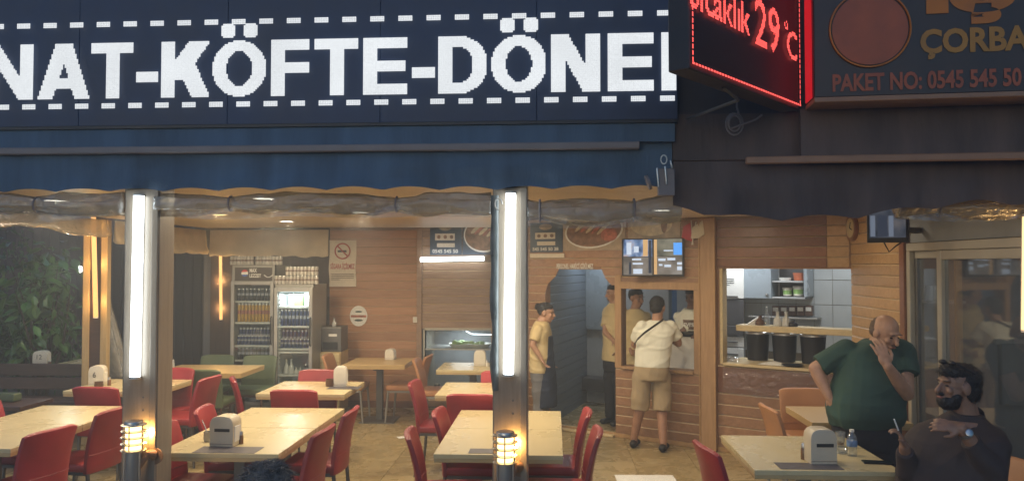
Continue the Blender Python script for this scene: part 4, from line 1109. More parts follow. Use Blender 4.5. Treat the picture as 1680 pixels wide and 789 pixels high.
g = MB(); g.lathe([(0, 0.154), (0.015, 0.154), (0.015, 0.170), (0, 0.171)], n=16); g.build('cap', 'white_paint', t, 40)
q = at(1440, 759); t = thing('mobile_phone', 'black mobile phone lying at the corner of the table', 'phone', (q.x, q.y, 0.7505), R(-6))
g = MB(); g.box((-0.09, -0.038, 0.0), (0.09, 0.038, 0.009)); g.build('body', 'phone', t, bevel=0.004); g = MB(); g.box((-0.084, -0.033, 0.0092), (0.084, 0.033, 0.0096)); g.build('screen', 'phone', t)
# paper on the floor
for (px_, py_, sz, an, la) in ((664, 717, 0.17, 25, 'scrap of white paper lying on the floor in the aisle'), (682, 722, 0.1, -10, 'smaller torn paper beside the scrap in the aisle'), (1060, 787, 0.55, 2, 'flat white sheet on the floor at the bottom edge')):
    c = onz(px_, py_, 0.0); g = MB(); rg = []
    for i in range(6): rg.append([(sz * (i / 5 - .5), sz * 0.6 * (j / 4 - .5), 0.004 + 0.006 * abs(mnoise.noise(V((i * .7, j * .7, px_))))) for j in range(5)])
    g.loft(rg, caps=False, closed=False); o = g.build('paper_scrap', 'white_paper', None, 180, loc=c); o.rotation_euler = (0, 0, R(an)); tag(o, la, 'paper')
# ------------------------------------------------------------------ fridges
def xs(px_, y): return ony(px_, 500, y).x
def zs(py_, y, px_=450): return ony(px_, py_, y).z
def fridge(label, x0, x1, yf, depth, ztop, zdoor, lit, shelves, open_front, tint):
    t = thing('drinks_fridge', label, 'fridge', ((x0 + x1) / 2, yf, 0), 0, 'drinks fridges'); hw = (x1 - x0) / 2
    def bx(a, b_, nm, m, bev=0.0, par=t): q = MB(); q.box(a, b_); return q.build(nm, m, par, bevel=bev)
    bx((-hw, 0.03, 0.06), (-hw + 0.035, depth, ztop), 'side_panel', 'fridge_grey', 0.004); bx((hw - 0.035, 0.03, 0.06), (hw, depth, ztop), 'side_panel', 'fridge_grey', 0.004)
    bx((-hw + 0.036, depth - 0.03, 0.06), (hw - 0.036, depth, ztop), 'back_panel', tint); bx((-hw + 0.036, 0.03, ztop - 0.03), (hw - 0.036, depth - 0.031, ztop), 'top_panel', 'fridge_grey')
    bx((-hw + 0.036, 0.03, 0.06), (hw - 0.036, depth - 0.031, 0.16), 'plinth', 'fridge_grey')
    t_head = bx((-hw, 0.031, zdoor + 0.002), (hw, 0.10, ztop + 0.001), 'header', 'sign_black' if not lit else 'fridge_grey', 0.003)
    dr = bx((-hw, -0.012, 0.16), (-hw + 0.045, 0.028, zdoor), 'door_stile', 'grey_steel', 0.004); st2 = bx((hw - 0.045, -0.012, 0.16), (hw, 0.028, zdoor), 'door_stile', 'grey_steel', 0.004)
    bx((-hw + 0.046, -0.012, zdoor - 0.05), (hw - 0.046, 0.028, zdoor), 'door_rail', 'grey_steel', 0.004); bx((-hw + 0.046, -0.012, 0.16), (hw - 0.046, 0.028, 0.21), 'door_rail', 'grey_steel', 0.004)
    bx((-hw + 0.046, 0.005, 0.211), (hw - 0.046, 0.010, zdoor - 0.051), 'pane', 'glass')
    h = MB(); h.tube([(hw - 0.022, -0.014, 0.95), (hw - 0.022, -0.045, 0.96), (hw - 0.022, -0.045, 1.3), (hw - 0.022, -0.014, 1.31)], 0.009, 8); h.build('handle', 'black_plastic', st2, 60)
    for k, z in enumerate(shelves):
        sh__ = bx((-hw + 0.037, 0.06, z - 0.014), (hw - 0.037, depth - 0.035, z - 0.004), 'shelf', 'wire_shelf'); bx((-hw + 0.037, 0.045, z - 0.024), (hw - 0.037, 0.059, z + 0.002), 'shelf_lip', 'wire_shelf', 0.003, sh__)
    for sx in (-1, 1):
        for y in (0.08, depth - 0.06): q = MB(); q.lathe([(0, 0), (0.022, 0), (0.022, 0.06), (0, 0.06)], (sx * (hw - 0.06), y, 0), 10); q.build('foot', 'black_plastic', t)
    if lit:
        bx((-hw + 0.06, 0.05, zdoor - 0.055), (hw - 0.06, 0.085, zdoor - 0.033), 'light_strip', 'fridge_light', 0.004)
        lamp('fridge_lamp', 'AREA', (0, 0.10, zdoor - 0.075), 9, (0.85, 0.97, 1.0), t, 0.3)
        for s in (-1, 1): bx((s * (hw - 0.040) - 0.003, 0.06, 0.2), (s * (hw - 0.040) + 0.003, depth - 0.04, zdoor - 0.06), 'liner', 'fridge_white')
        for k in range(24):
            z = 0.3 + k * 0.053; bx((-hw + 0.044, 0.052, z), (-hw + 0.062, 0.08, z + 0.02), 'shelf_notch', 'wire_shelf')
    return t, hw, t_head
YF1, YF2 = 10.15, 10.0
fx = [xs(379, YF1), xs(449, YF1)]; z1top = zs(435, YF1); z1door = zs(461, YF1)
sh1 = [zs(529, YF1), zs(567, YF1), zs(591, YF1), zs(629, YF1), zs(487 + 7, YF1)]
f1, hw1, fh1 = fridge('dark drinks fridge with black header and yellow cans', fx[0], fx[1], YF1, 0.62, z1top, z1door, False, sh1, True, 'fridge_inside')
gx = [xs(450, YF2), xs(513, YF2)]; z2top = zs(467, YF2); z2door = zs(472, YF2)
sh2 = [zs(535, YF2), zs(572, YF2), zs(577, YF2), zs(615, YF2), zs(503, YF2)]
f2, hw2, fh2 = fridge('lit drinks fridge with white interior and blue cans', gx[0], gx[1], YF2, 0.62, z2top, z2door, True, sh2, True, 'fridge_white')
# header print: round emblem in three colours and two words
def hx(px_): return xs(px_, YF1 + 0.03) - f1.location.x
hz = lambda py_: zs(py_, YF1 + 0.03)
c = V((hx(401), 0.029, hz(448))); r = 0.045
for m_, lo, hi in (('red_print', 25, 165), ('blue_print', 205, 335)):
    q = MB(); q.prism([c + V((r * math.cos(R(a)), -0.001, r * math.sin(R(a)))) for a in [lo + (hi - lo) * k / 16 for k in range(17)]], (0, 0.001, 0)); q.build('emblem', m_, fh1)
q = MB(); q.prism([c + V((r * math.cos(R(a)), -0.0004, r * math.sin(R(a)))) for a in [360 * k / 30 for k in range(30)]], (0, 0.0005, 0)); q.build('emblem', 'white_paint', fh1)
lettering('MAX', (hx(409), 0.03, hz(447)), (1, 0, 0), UP, hx(421) - hx(409), 0.055, 'white_paint', fh1, bold=0.03)
lettering('LEZZET', (hx(409), 0.03, hz(455)), (1, 0, 0), UP, hx(428) - hx(409), 0.045, 'white_paint', fh1, bold=0.03)
q = MB(); q.tube([(hx(433) + (hx(447) - hx(433)) * k / 8, 0.026, hz(451) - 0.03 * math.sin(math.pi * k / 8)) for k in range(9)], 0.005, 6); q.build('smile_print', 'white_paint', fh1)
# cans
def make_can(m, h=0.145, r=0.027, top='steel'):
    me = MB(); me.lathe([(0, 0.0), (r * 0.8, 0.0), (r, h * 0.05), (r, h * 0.9), (0, h * 0.9)], n=14); me.cur = 1; me.lathe([(0, h * 0.9), (r * 0.99, h * 0.9), (r * 0.84, h * 0.975), (r * 0.84, h), (r * 0.76, h), (r * 0.74, h * 0.97), (0, h * 0.97)], n=14); me.cur = 2; me.lathe([(r * 0.9, h * 0.42), (r * 1.012, h * 0.42), (r * 1.012, h * 0.62), (r * 0.9, h * 0.62)], n=14)
    return me
can_mesh = {}
def can(m, h, r, x, y, z, label, group, name='drink_can'):
    key = (m, h, r)
    if key not in can_mesh:
        o = make_can(m, h, r).build(name, [m, 'steel', 'food_red' if m == 'can_yellow' else 'can_band' if m != 'can_pack' else 'ink_brown'], None, 40); can_mesh[key] = o.data
    else:
        o = bpy.data.objects.new(name, can_mesh[key]); C.objects.link(o)
    o.location = (x, y, z); o.rotation_euler = (0, 0, random.uniform(0, 6))
    return tag(o, label, 'can', group)
def row(fr_, hw, m, h, r, z, label, n=None, rows=1, yoff=0.085, x0=None, x1=None):
    a = fr_.location.x + (x0 if x0 is not None else -hw + 0.075); b_ = fr_.location.x + (x1 if x1 is not None else hw - 0.075)
    n = n or int((b_ - a) / (2 * r + 0.004)) + 1
    for k in range(rows):
        for i in range(n): can(m, h, r, a + (b_ - a) * i / max(1, n - 1), fr_.location.y + yoff + k * 0.066, z, label, label)
row(f1, hw1, 'can_dark', 0.16, 0.022, sh1[4] + 0.003, 'dark can on the top shelf of the black header fridge')
row(f1, hw1, 'can_yellow', 0.245, 0.021, sh1[0] + 0.003, 'yellow can on the second shelf of the black header fridge')
row(f1, hw1, 'can_blue', 0.12, 0.020, sh1[1] + 0.003, 'small blue can in front on the third shelf of the black header fridge')
row(f1, hw1, 'can_blue', 0.22, 0.020, sh1[1] + 0.003, 'taller blue can behind on the third shelf of the black header fridge', yoff=0.15)
row(f1, hw1, 'can_dark', 0.15, 0.024, sh1[2] + 0.003, 'dark can on the fourth shelf of the black header fridge', yoff=0.11)
row(f1, hw1, 'can_dark', 0.13, 0.024, sh1[3] + 0.003, 'dark can on the lowest shelf of the black header fridge', yoff=0.11)
row(f2, hw2, 'can_blue', 0.21, 0.021, sh2[0] + 0.003, 'blue can on the upper shelf of the lit fridge')
row(f2, hw2, 'can_blue', 0.115, 0.021, sh2[1] + 0.006, 'blue can in front on the middle shelf of the lit fridge')
row(f2, hw2, 'can_blue', 0.225, 0.021, sh2[1] + 0.006, 'blue can behind on the middle shelf of the lit fridge', yoff=0.15)
def bottle_at(x, y, z, h, r, m, label, group, cat='bottle', name='bottle'):
    q = MB(); q.lathe([(0, 0), (r, 0), (r * 1.05, h * 0.1), (r * 0.95, h * 0.45), (r * 0.4, h * 0.68), (r * 0.36, h * 0.9), (r * 0.5, h), (0, h)], n=14)
    return tag(q.build(name, m, None, 50, loc=(x, y, z)), label, cat, group)
for k, px_ in enumerate((470, 478)): bottle_at(xs(px_, 10.1), 10.12, sh2[3] + 0.002, 0.19, 0.035, 'glass_solid', 'round glass carafe on the bottom shelf of the lit fridge', 'carafes in the lit fridge', 'carafe', 'carafe')
for k, px_ in enumerate((486, 493)): bottle_at(xs(px_, 10.1), 10.12, sh2[3] + 0.002, 0.09, 0.03, 'glass_solid', 'low glass bowl on the bottom shelf of the lit fridge', 'low bowls in the lit fridge', 'bowl', 'glass_bowl')
can('can_dark', 0.13, 0.032, xs(503, 10.1), 10.12, sh2[3] + 0.002, 'dark can at the end of the carafe shelf', None)
for k, px_ in enumerate((468, 478, 488, 498)): bottle_at(xs(px_, 10.1), 10.12, zs(636, 10.1), 0.10, 0.025, 'tub_green', 'green bottle at the very bottom of the lit fridge', 'green bottles in the lit fridge')
for k, (px_, m_) in enumerate(((479, 'white_paint'), (486, 'tub_green'), (494, 'tub_green'), (504, 'white_paint'))):
    q = MB(); q.box((-0.03, -0.025, 0), (0.03, 0.025, 0.15 if k < 3 else 0.2)); tag(q.build('carton', m_, None, bevel=0.004, loc=(xs(px_, 10.15), 10.14 + 0.02 * (k % 2), sh2[4] + 0.002)), ('white carton with its side to the light strip', 'green carton next to the plain white one', 'green carton second from the fridge hinge', 'tall white carton at the fridge hinge')[k] + ' on the top shelf', 'carton')
# stacks of can packs on top of the fridges
for i in range(15):
    px_ = 380 + i * 5.4 + (4 if i > 6 else 0)
    can('can_pack', 0.115, 0.026, xs(px_, YF1 + 0.15), YF1 + 0.15, z1top + 0.003, 'pale can in the row on top of the black header fridge', 'cans on top of the black header fridge')
for k, (n, xa, z, yy) in enumerate(((12, 450, z2top + 0.003, YF2 + 0.13), (9, 468, z2top + 0.120, YF2 + 0.13))):
    for i in range(n):
        can('can_pack', 0.112, 0.0255, xs(xa + 3 + i * 6.0, yy), yy, z, ('pale can in the lower row on top of the lit fridge', 'pale can in the upper row on top of the lit fridge')[k], ('lower cans on the lit fridge', 'upper cans on the lit fridge')[k])

# drinks machine on a yellow cabinet
cx, cw = xs(541, 10.35), 0.30
t = thing('cabinet', 'yellow cabinet with a drawer beside the lit fridge', 'cabinet', (cx, 10.35, 0)); zc = zs(577, 10.35)
q = MB(); q.box((-cw / 2, 0, 0.05), (cw / 2, 0.4, zc)); q.build('carcass', 'cream_edge', t, bevel=0.006)
q = MB(); q.box((-cw / 2 + 0.012, -0.014, zc - 0.13), (cw / 2 - 0.012, -0.001, zc - 0.015)); drw = q.build('drawer', 'cream_top', t, bevel=0.004)
for s in (-1, 1): q = MB(); q.box((min(s * 0.003, s * (cw / 2 - 0.012)), -0.014, 0.07), (max(s * 0.003, s * (cw / 2 - 0.012)), -0.001, zc - 0.14)); q.build('door', 'cream_top', t, bevel=0.004)
q = MB(); q.tube([(-0.04, -0.03, zc - 0.07), (0.04, -0.03, zc - 0.07)], 0.006, 6); q.build('handle', 'dark_steel', drw)
t = thing('drinks_machine', 'dark drinks machine standing on the yellow cabinet', 'machine', (cx, 10.38, zc + 0.001)); mh = zs(536, 10.38) - zc
q = MB(); q.box((-0.15, 0, 0), (0.15, 0.34, mh)); q.build('body', 'dark_steel', t, bevel=0.012); q = MB(); q.box((-0.02, -0.004, mh * 0.62), (0.09, -0.001, mh * 0.72)); q.build('display', 'white_paint', t)
q = MB(); q.box((-0.10, -0.012, 0.03), (0.10, -0.001, mh * 0.4)); q.build('spout_panel', 'black_plastic', t, bevel=0.004)
bottle_at(cx + 0.02, 10.5, zc + mh + 0.002, 0.11, 0.028, 'glass_solid', 'small clear jar on top of the dark drinks machine', None, 'jar', 'jar')

# ------------------------------------------------------------------ notices on the back wall
t = thing('poster', 'paper no smoking poster with a red crossed circle on the orange wall', 'poster')
pr = rect(B, 541, 394, 585, 470); rg = []
for i in range(9):
    z = pr[3] + (pr[2] - pr[3]) * i / 8; o = 0.02 + 0.010 * math.sin(i * 0.9) ** 2 + (0.012 if i == 8 else 0)
    rg.append([B.pt(pr[0] + (pr[1] - pr[0]) * j / 4 + (0.006 * math.sin(i) if j in (0, 4) else 0), z, o + 0.003 * math.sin(j * 2)) for j in range(5)])
q = MB(); q.loft(rg, caps=False, closed=False); sheet_ = q.build('sheet', 'paper', t, 180)
c = B.px(563, 412); cc = B.pt(c[0], c[1], 0.034); r = 0.105
q = MB(); q.tube([cc + V((r * math.cos(a), 0, r * math.sin(a))) for a in [k * math.pi / 16 for k in range(33)]], 0.010, 6); q.tube([cc + V((-r * 0.7, 0, r * 0.7)), cc + V((r * 0.7, 0, -r * 0.7))], 0.010, 6); q.build('ban_ring', 'ink_red', sheet_, 60)
q = MB(); q.box((cc.x - 0.07, cc.y + 0.001, cc.z - 0.015), (cc.x + 0.055, cc.y + 0.006, cc.z + 0.012)); q.build('cigarette_print', 'ink_black', sheet_)
lettering('SİGARA İÇİLMEZ', B.pt(pr[0] + 0.02, B.px(563, 443)[1], 0.032), (1, 0, 0), UP, pr[1] - pr[0] - 0.04, 0.11, 'ink_red', sheet_, bold=0.02)
for k in range(4):
    z = B.px(563, 450 + k * 3)[1]; q = MB(); q.box((pr[0] + 0.03, cc.y - 0.003, z), (pr[1] - 0.03 - 0.2 * (k == 3), cc.y - 0.001, z + 0.008)); q.build('text_line', 'ink_brown', sheet_)
t = thing('round_sign', 'round pale sign with a red band on the orange wall', 'sign'); c = B.px(589, 518); cc = B.pt(c[0], c[1], 0.018); r = 0.13
q = MB(); q.prism([cc + V((r * 0.95 * math.cos(a), 0, r * 1.1 * math.sin(a))) for a in [k * math.pi / 18 for k in range(36)]], (0, -0.006, 0)); q.build('disc', 'white_paper', t)
q = MB(); q.box((cc.x - 0.108, cc.y - 0.009, cc.z - 0.02), (cc.x + 0.108, cc.y - 0.007, cc.z + 0.012)); q.build('red_band', 'food_red', t)
q = MB(); q.ell(cc + V((0, -0.007, 0.06)), (0.05, 0.002, 0.012)); q.ell(cc + V((0, -0.007, -0.06)), (0.06, 0.002, 0.016)); q.build('print', 'shirt_green', t)
q = MB(); c = B.px(682, 524); q.box((c[0] - 0.03, 10.94, c[1] - 0.04), (c[0] + 0.03, 10.984, c[1] + 0.04)); tag(q.build('socket', 'offwhite_plastic', None, bevel=0.006), 'pale wall switch beside the servery shutter', 'switch')

# ------------------------------------------------------------------ servery behind the back wall
sv = thing('food_servery', 'lit glass food servery counter set in the back wall', 'counter')
a, c_, zl, zh = case_r
slab(B, a - 0.1, -0.70, zl - 0.1, CEIL, -0.95, -0.9, 'rear_panel', 'wall_grey', sv)
slab(B, a - 0.02, a, zl, zh, -0.9, 0.02, 'jamb', 'aluminium', sv); slab(B, a, -0.76, zh - 0.002, zh + 0.03, -0.1, 0.03, 'head_rail', 'aluminium', sv)
zsh = B.px(750, 572)[1]
slab(B, a + 0.002, -0.76, zsh - 0.02, zsh, -0.6, 0.0, 'glass_shelf', 'glass_solid', sv, 0.003); slab(B, a + 0.002, -0.76, zl, zl + 0.03, -0.8, 0.0, 'counter_base', 'grey_steel', sv)
slab(B, a + 0.03, -0.76, zl + 0.031, zh - 0.01, -0.012, -0.006, 'pane', 'glass', sv)
lamp('servery_lamp', 'AREA', (-1.3, 11.5, zh - 0.04), 5, (0.9, 0.97, 1.0), sv, 0.4)
for k, px_ in enumerate((754, 782)):
    t = thing('salad_tray', ('white tray of salad in the servery nearer the shutter edge', 'white tray of salad in the servery nearer the middle post')[k], 'tray', B.pt(B.px(px_, 570)[0], zsh + 0.002, -0.25))
    q = MB(); q.lathe([(0, 0), (0.14, 0), (0.19, 0.05), (0.185, 0.052), (0.13, 0.01), (0, 0.01)], n=24); q.build('dish', 'white_paint', t, 40)
    q = MB()
    for j in range(14): q.ell((random.uniform(-.11, .11), random.uniform(-.1, .1), random.uniform(.03, .06)), (0.045, 0.04, 0.018), M.Rotation(random.uniform(0, 3), 3, 'X'), 8, 5)
    q.build('salad', 'lettuce', t, 60)
q = MB(); q.tube([B.pt(B.px(762, 545)[0], B.px(762, 545)[1], -0.2), B.pt(B.px(772, 550)[0], B.px(772, 550)[1], -0.2), B.pt(B.px(805, 551)[0], B.px(805, 551)[1], -0.2)], 0.006, 6); q.build('light_rail', 'tube_white', sv)
for k, px_ in enumerate((712, 728, 745, 765)):
    can('can_dark', 0.12, 0.04, B.px(px_, 600)[0], 11.3, zl + 0.032, 'dark pot low in the servery behind the glass', 'dark pots in the servery', 'food_pot')

# ------------------------------------------------------------------ menu boards
def board_frame(fr, x0, y0, x1, y1, name, label, m, off=0.03):
    r = rect(fr, x0, y0, x1, y1); t = thing(name, label, 'menu board'); slab(fr, r[0], r[1], r[2], r[3], 0.022, off, 'panel', m, t, 0.002); return t, r
def disc(fr, u, z, ru, rz_, off, m, par, nm, th=0.002, a0=0, a1=360, rot=0.0):
    q = MB(); n = 30; ca, sa = math.cos(rot), math.sin(rot)
    P = [(ru * math.cos(R(a0 + (a1 - a0) * k / n)), rz_ * math.sin(R(a0 + (a1 - a0) * k / n))) for k in range(n + (0 if a1 - a0 == 360 else 1))]
    q.prism([fr.pt(u + p[0] * ca - p[1] * sa, z + p[0] * sa + p[1] * ca, off) for p in P], fr.n * th); return q.build(nm, m, par)
for idx, (fr, x0, y0, x1, y1, la) in enumerate(((B, 706, 362, 758, 418, 'navy menu board above the servery tube light'), (W, 872, 362, 925, 414, 'navy menu board above the octagon doorway'))):
    t, r = board_frame(fr, x0, y0, x1, y1, 'menu_board', la, 'poster_navy')
    w, h = r[1] - r[0], r[3] - r[2]; cu = r[0] + w * 0.48
    disc(fr, cu, r[2] + h * 0.80, w * 0.2, h * 0.10, 0.031, 'poster_tan', t, 'print'); 
    q = MB(); q.box((0, 0, 0), (0, 0, 0))
    slab(fr, cu - w * 0.32, cu + w * 0.3, r[2] + h * 0.42, r[2] + h * 0.62, 0.031, 0.033, 'print', 'paper', t); slab(fr, cu - w * 0.26, cu + w * 0.3, r[2] + h * 0.22, r[2] + h * 0.34, 0.031, 0.033, 'ribbon_print', 'paper', t)
    for k in range(3): disc(fr, cu - w * 0.2 + k * w * 0.2, r[2] + h * 0.52, w * 0.055, h * 0.055, 0.0335, 'food_brown', t, 'dish_print')
    lettering('545 545 50 38' if idx else '0545 545 50', fr.pt(r[0] + w * 0.08, r[2] + h * 0.05, 0.032), fr.u, UP, w * 0.8, h * 0.11, 'white_paint', t, bold=0.03)
for idx, (fr, x0, y0, x1, y1, la) in enumerate(((B, 759, 352, 830, 418, 'food picture board above the servery, cut by the middle post'), (W, 926, 345, 1028, 411, 'food picture board with a large plate above the doorway'), (W, 1032, 345, 1118, 392, 'food picture board with a tan loaf above the screen'))):
    t, r = board_frame(fr, x0, y0, x1, y1, 'picture_board', la, 'poster_navy' if idx == 0 else 'poster_tan'); w, h = r[1] - r[0], r[3] - r[2]; cu, cz = (r[0] + r[1]) / 2, (r[2] + r[3]) / 2
    if idx < 2:
        disc(fr, cu, cz, w * 0.47, h * 0.44, 0.031, 'white_paint', t, 'plate_print', rot=0.1); disc(fr, cu, cz, w * 0.44, h * 0.40, 0.0335, 'food_brown', t, 'food_print', rot=0.1)
        for k in range(5): disc(fr, cu - w * 0.2 + k * w * 0.09, cz + h * 0.12 - k * h * 0.02, w * 0.13, h * 0.045, 0.036 + 0.0006 * k, ('food_pale', 'food_red')[k % 2], t, 'food_print', rot=0.7)
        disc(fr, cu + w * 0.25, cz - h * 0.12, w * 0.13, h * 0.16, 0.040, 'food_red', t, 'food_print'); disc(fr, cu + w * 0.2, cz + h * 0.26, w * 0.12, h * 0.07, 0.040, 'lettuce', t, 'food_print')
    else:
        disc(fr, cu - w * 0.05, cz, w * 0.40, h * 0.40, 0.031, 'food_pale', t, 'food_print'); disc(fr, cu + w * 0.2, cz + h * 0.05, w * 0.06, h * 0.36, 0.034, 'food_brown', t, 'food_print')
slab(W, W.px(872, 420)[0], W.px(928, 420)[0], W.px(900, 423)[1], W.px(900, 416)[1], 0.024, 0.04, 'moulding', 'paper', sw, 0.003)
t = thing('door_notice', 'small white staff only notice above the octagon doorway', 'notice'); nr = rect(W, 915, 430, 975, 441)
lettering('PERSONEL HARİCİ GİRİLMEZ', W.pt(nr[0], nr[2], 0.026), W.u, UP, nr[1] - nr[0], nr[3] - nr[2], 'white_paper', t, 0.0, 0.025)

# ------------------------------------------------------------------ screens
def screen_mat(name, cells):
    """four camera pictures: smooth colour patches from noise, given off by the screen"""
    m, nt, n, l, out = _new(name); e = n.new('ShaderNodeEmission'); l.new(e.outputs[0], out.inputs['Surface'])
    tc = n.new('ShaderNodeTexCoord'); nz = n.new('ShaderNodeTexNoise'); nz.inputs['Scale'].default_value = cells[0]; nz.inputs['Detail'].default_value = 4
    l.new(tc.outputs['Object'], nz.inputs['Vector']); cr = n.new('ShaderNodeValToRGB'); el = cr.color_ramp.elements
    cs = cells[1]; el[0].position = 0.34; el[0].color = (*cs[0], 1); el[1].position = 0.66; el[1].color = (*cs[-1], 1)
    for k, c_ in enumerate(cs[1:-1]): x = el.new(0.34 + 0.32 * (k + 1) / (len(cs) - 1)); x.color = (*c_, 1)
    l.new(nz.outputs['Fac'], cr.inputs[0]); l.new(cr.outputs[0], e.inputs[0]); e.inputs[1].default_value = cells[2]
screen_mat('scr_a', (9, [(0.03, 0.05, 0.1), (0.12, 0.2, 0.36), (0.3, 0.36, 0.5), (0.45, 0.3, 0.22)], 0.9))
screen_mat('scr_b', (6, [(0.06, 0.06, 0.05), (0.16, 0.15, 0.11), (0.24, 0.22, 0.16)], 0.9))
screen_mat('scr_e', (7, [(0.02, 0.025, 0.035), (0.06, 0.065, 0.08), (0.12, 0.11, 0.11)], 0.8))
screen_mat('scr_c', (5, [(0.08, 0.07, 0.06), (0.19, 0.16, 0.13), (0.28, 0.25, 0.22)], 0.9))
glow('scr_dim', (0.12, 0.14, 0.18), 1.0); glow('scr_white', (0.55, 0.62, 0.72), 1.0); glow('scr_blue', (0.10, 0.35, 0.85), 1.0); glow('scr_orange', (0.75, 0.45, 0.2), 0.8); glow('scr_dark', (0.03, 0.035, 0.05), 1.0)
tvf = Fr(tuple(W.pt(0, 0, 0.10).xy), W.ang + R(18))
# pivot so that the screen stays by the wall
u_, z_ = W.px(1072, 422, 0.16); c0 = W.pt(u_, 0, 0.16); tvf = Fr((c0.x, c0.y), W.ang + R(14))
tv = thing('camera_screen', 'wall screen showing four security camera pictures above the hatch', 'screen')
def tr_(x0, y0, x1, y1): return rect(tvf, x0, y0, x1, y1)
r = tr_(1020, 391, 1122, 453); slab(tvf, r[0], r[1], r[2], r[3], -0.04, 0.0, 'case', 'black_plastic', tv, 0.004)
for (x0, y0, x1, y1, m_) in ((1023, 393, 1070, 421, 'scr_a'), (1023, 422, 1070, 451, 'scr_c'), (1073, 392, 1119, 420, 'scr_b'), (1073, 421, 1119, 450, 'scr_c')):
    r = tr_(x0, y0, x1, y1); slab(tvf, r[0], r[1], r[2], r[3], 0.0005, 0.003, 'picture', m_, tv)
for (x0, y0, x1, y1, m_) in ((1105, 398, 1119, 418, 'scr_blue'), (1037, 424, 1052, 427, 'scr_white'), (1038, 431, 1055, 434, 'scr_white'), (1039, 441, 1054, 449, 'scr_white'), (1073, 393, 1078, 450, 'scr_orange'), (1055, 393, 1063, 420, 'scr_orange'),
                             (1080, 424, 1092, 428, 'scr_white'), (1095, 423, 1108, 427, 'scr_white'), (1090, 434, 1101, 438, 'scr_white'), (1111, 430, 1119, 434, 'scr_white'), (1111, 437, 1119, 443, 'scr_white'), (1081, 433, 1087, 436, 'scr_white'),
                             (1064, 394, 1069, 448, 'scr_dark'), (1032, 430, 1036, 450, 'scr_dark'), (1028, 398, 1036, 418, 'scr_white'), (1040, 404, 1048, 414, 'scr_white'), (1089, 410, 1104, 412, 'scr_white')):
    r = tr_(x0, y0, x1, y1); slab(tvf, r[0], r[1], r[2], r[3], 0.0032, 0.0042, 'picture_patch', m_, tv)
q = MB(); q.tube([tvf.pt(0, z_, -0.04), W.pt(u_, z_, 0.0)], 0.03, 8); q.build('mount', 'dark_steel', tv)
tv2 = thing('corner_screen', 'screen in the dark corner above the sliding door', 'screen')
u_, z_ = RW.px(1458, 378, 0.25); c0 = RW.pt(u_, 0, 0.25); t2 = Fr((c0.x, c0.y), R(-28))
r = rect(t2, 1422, 352, 1490, 398); slab(t2, r[0], r[1], r[2], r[3] + 0.05, -0.05, 0.0, 'case', 'black_plastic', tv2, 0.004)
r = rect(t2, 1426, 350, 1486, 390); slab(t2, r[0], r[1], r[2], r[3] + 0.03, 0.0005, 0.003, 'picture', 'scr_e', tv2)
for (x0, x1, m_) in ((1428, 1436, 'scr_dim'), (1440, 1456, 'scr_dark'), (1458, 1466, 'scr_dim')): r = rect(t2, x0, 354, x1, 388); slab(t2, r[0], r[1], r[2], r[3], 0.0032, 0.004, 'picture_patch', m_, tv2)
q = MB(); q.tube([t2.pt(0, z_, -0.05), RW.pt(u_, z_, 0.0)], 0.025, 8); q.build('mount', 'dark_steel', tv2)
q = MB(); q.tube([t2.pt(*rect(t2, 1450, 399, 1470, 410)[:1], t2.px(1450, 398)[1], -0.02), t2.pt(t2.px(1458, 412)[0], t2.px(1458, 413)[1], -0.03), t2.pt(t2.px(1470, 402)[0], t2.px(1470, 403)[1], -0.02), t2.pt(t2.px(1478, 398)[0], t2.px(1478, 398)[1], -0.02)], 0.006, 6); q.build('cable', 'black_plastic', tv2, 60)
# clock and flags
t = thing('wall_clock', 'oval wall clock with brown rim on the side wall', 'clock'); u_, z_ = RW.px(1405, 374); cc = RW.pt(u_, z_, 0.026)
disc(RW, u_, z_, 0.125, 0.125, 0.024, 'dark_board', t, 'rim', 0.035); disc(RW, u_, z_, 0.095, 0.095, 0.0595, 'clock_face', t, 'dial', 0.003)
q = MB(); q.tube([RW.pt(u_, z_, 0.065), RW.pt(u_ + 0.02, z_ + 0.055, 0.065)], 0.004, 6); q.tube([RW.pt(u_, z_, 0.065), RW.pt(u_ + 0.05, z_ - 0.02, 0.065)], 0.004, 6); q.build('hand', 'ink_black', t)
t = thing('flag_pair', 'red flag and pale flag on crossed sticks beside the screen', 'flags')
for (sx0, sy0, sx1, sy1) in ((1142, 402, 1138, 362), (1140, 402, 1146, 364)):
    q = MB(); q.tube([W.pt(*W.px(sx0, sy0), 0.09), W.pt(*W.px(sx1, sy1), 0.07)], 0.006, 6); q.build('stick', 'offwhite_plastic', t)
for m_, poly in (('flag_red', [(1126, 372), (1138, 366), (1140, 397), (1132, 394), (1124, 390)]), ('flag_white', [(1138, 392), (1141, 374), (1157, 362), (1160, 385), (1152, 391)])):
    q = MB(); P = [W.pt(*W.px(*p_), 0.08 + 0.012 * math.sin(k * 2)) for k, p_ in enumerate(poly)]; q.prism(P, W.n * 0.004); q.build('cloth', m_, t, 60)

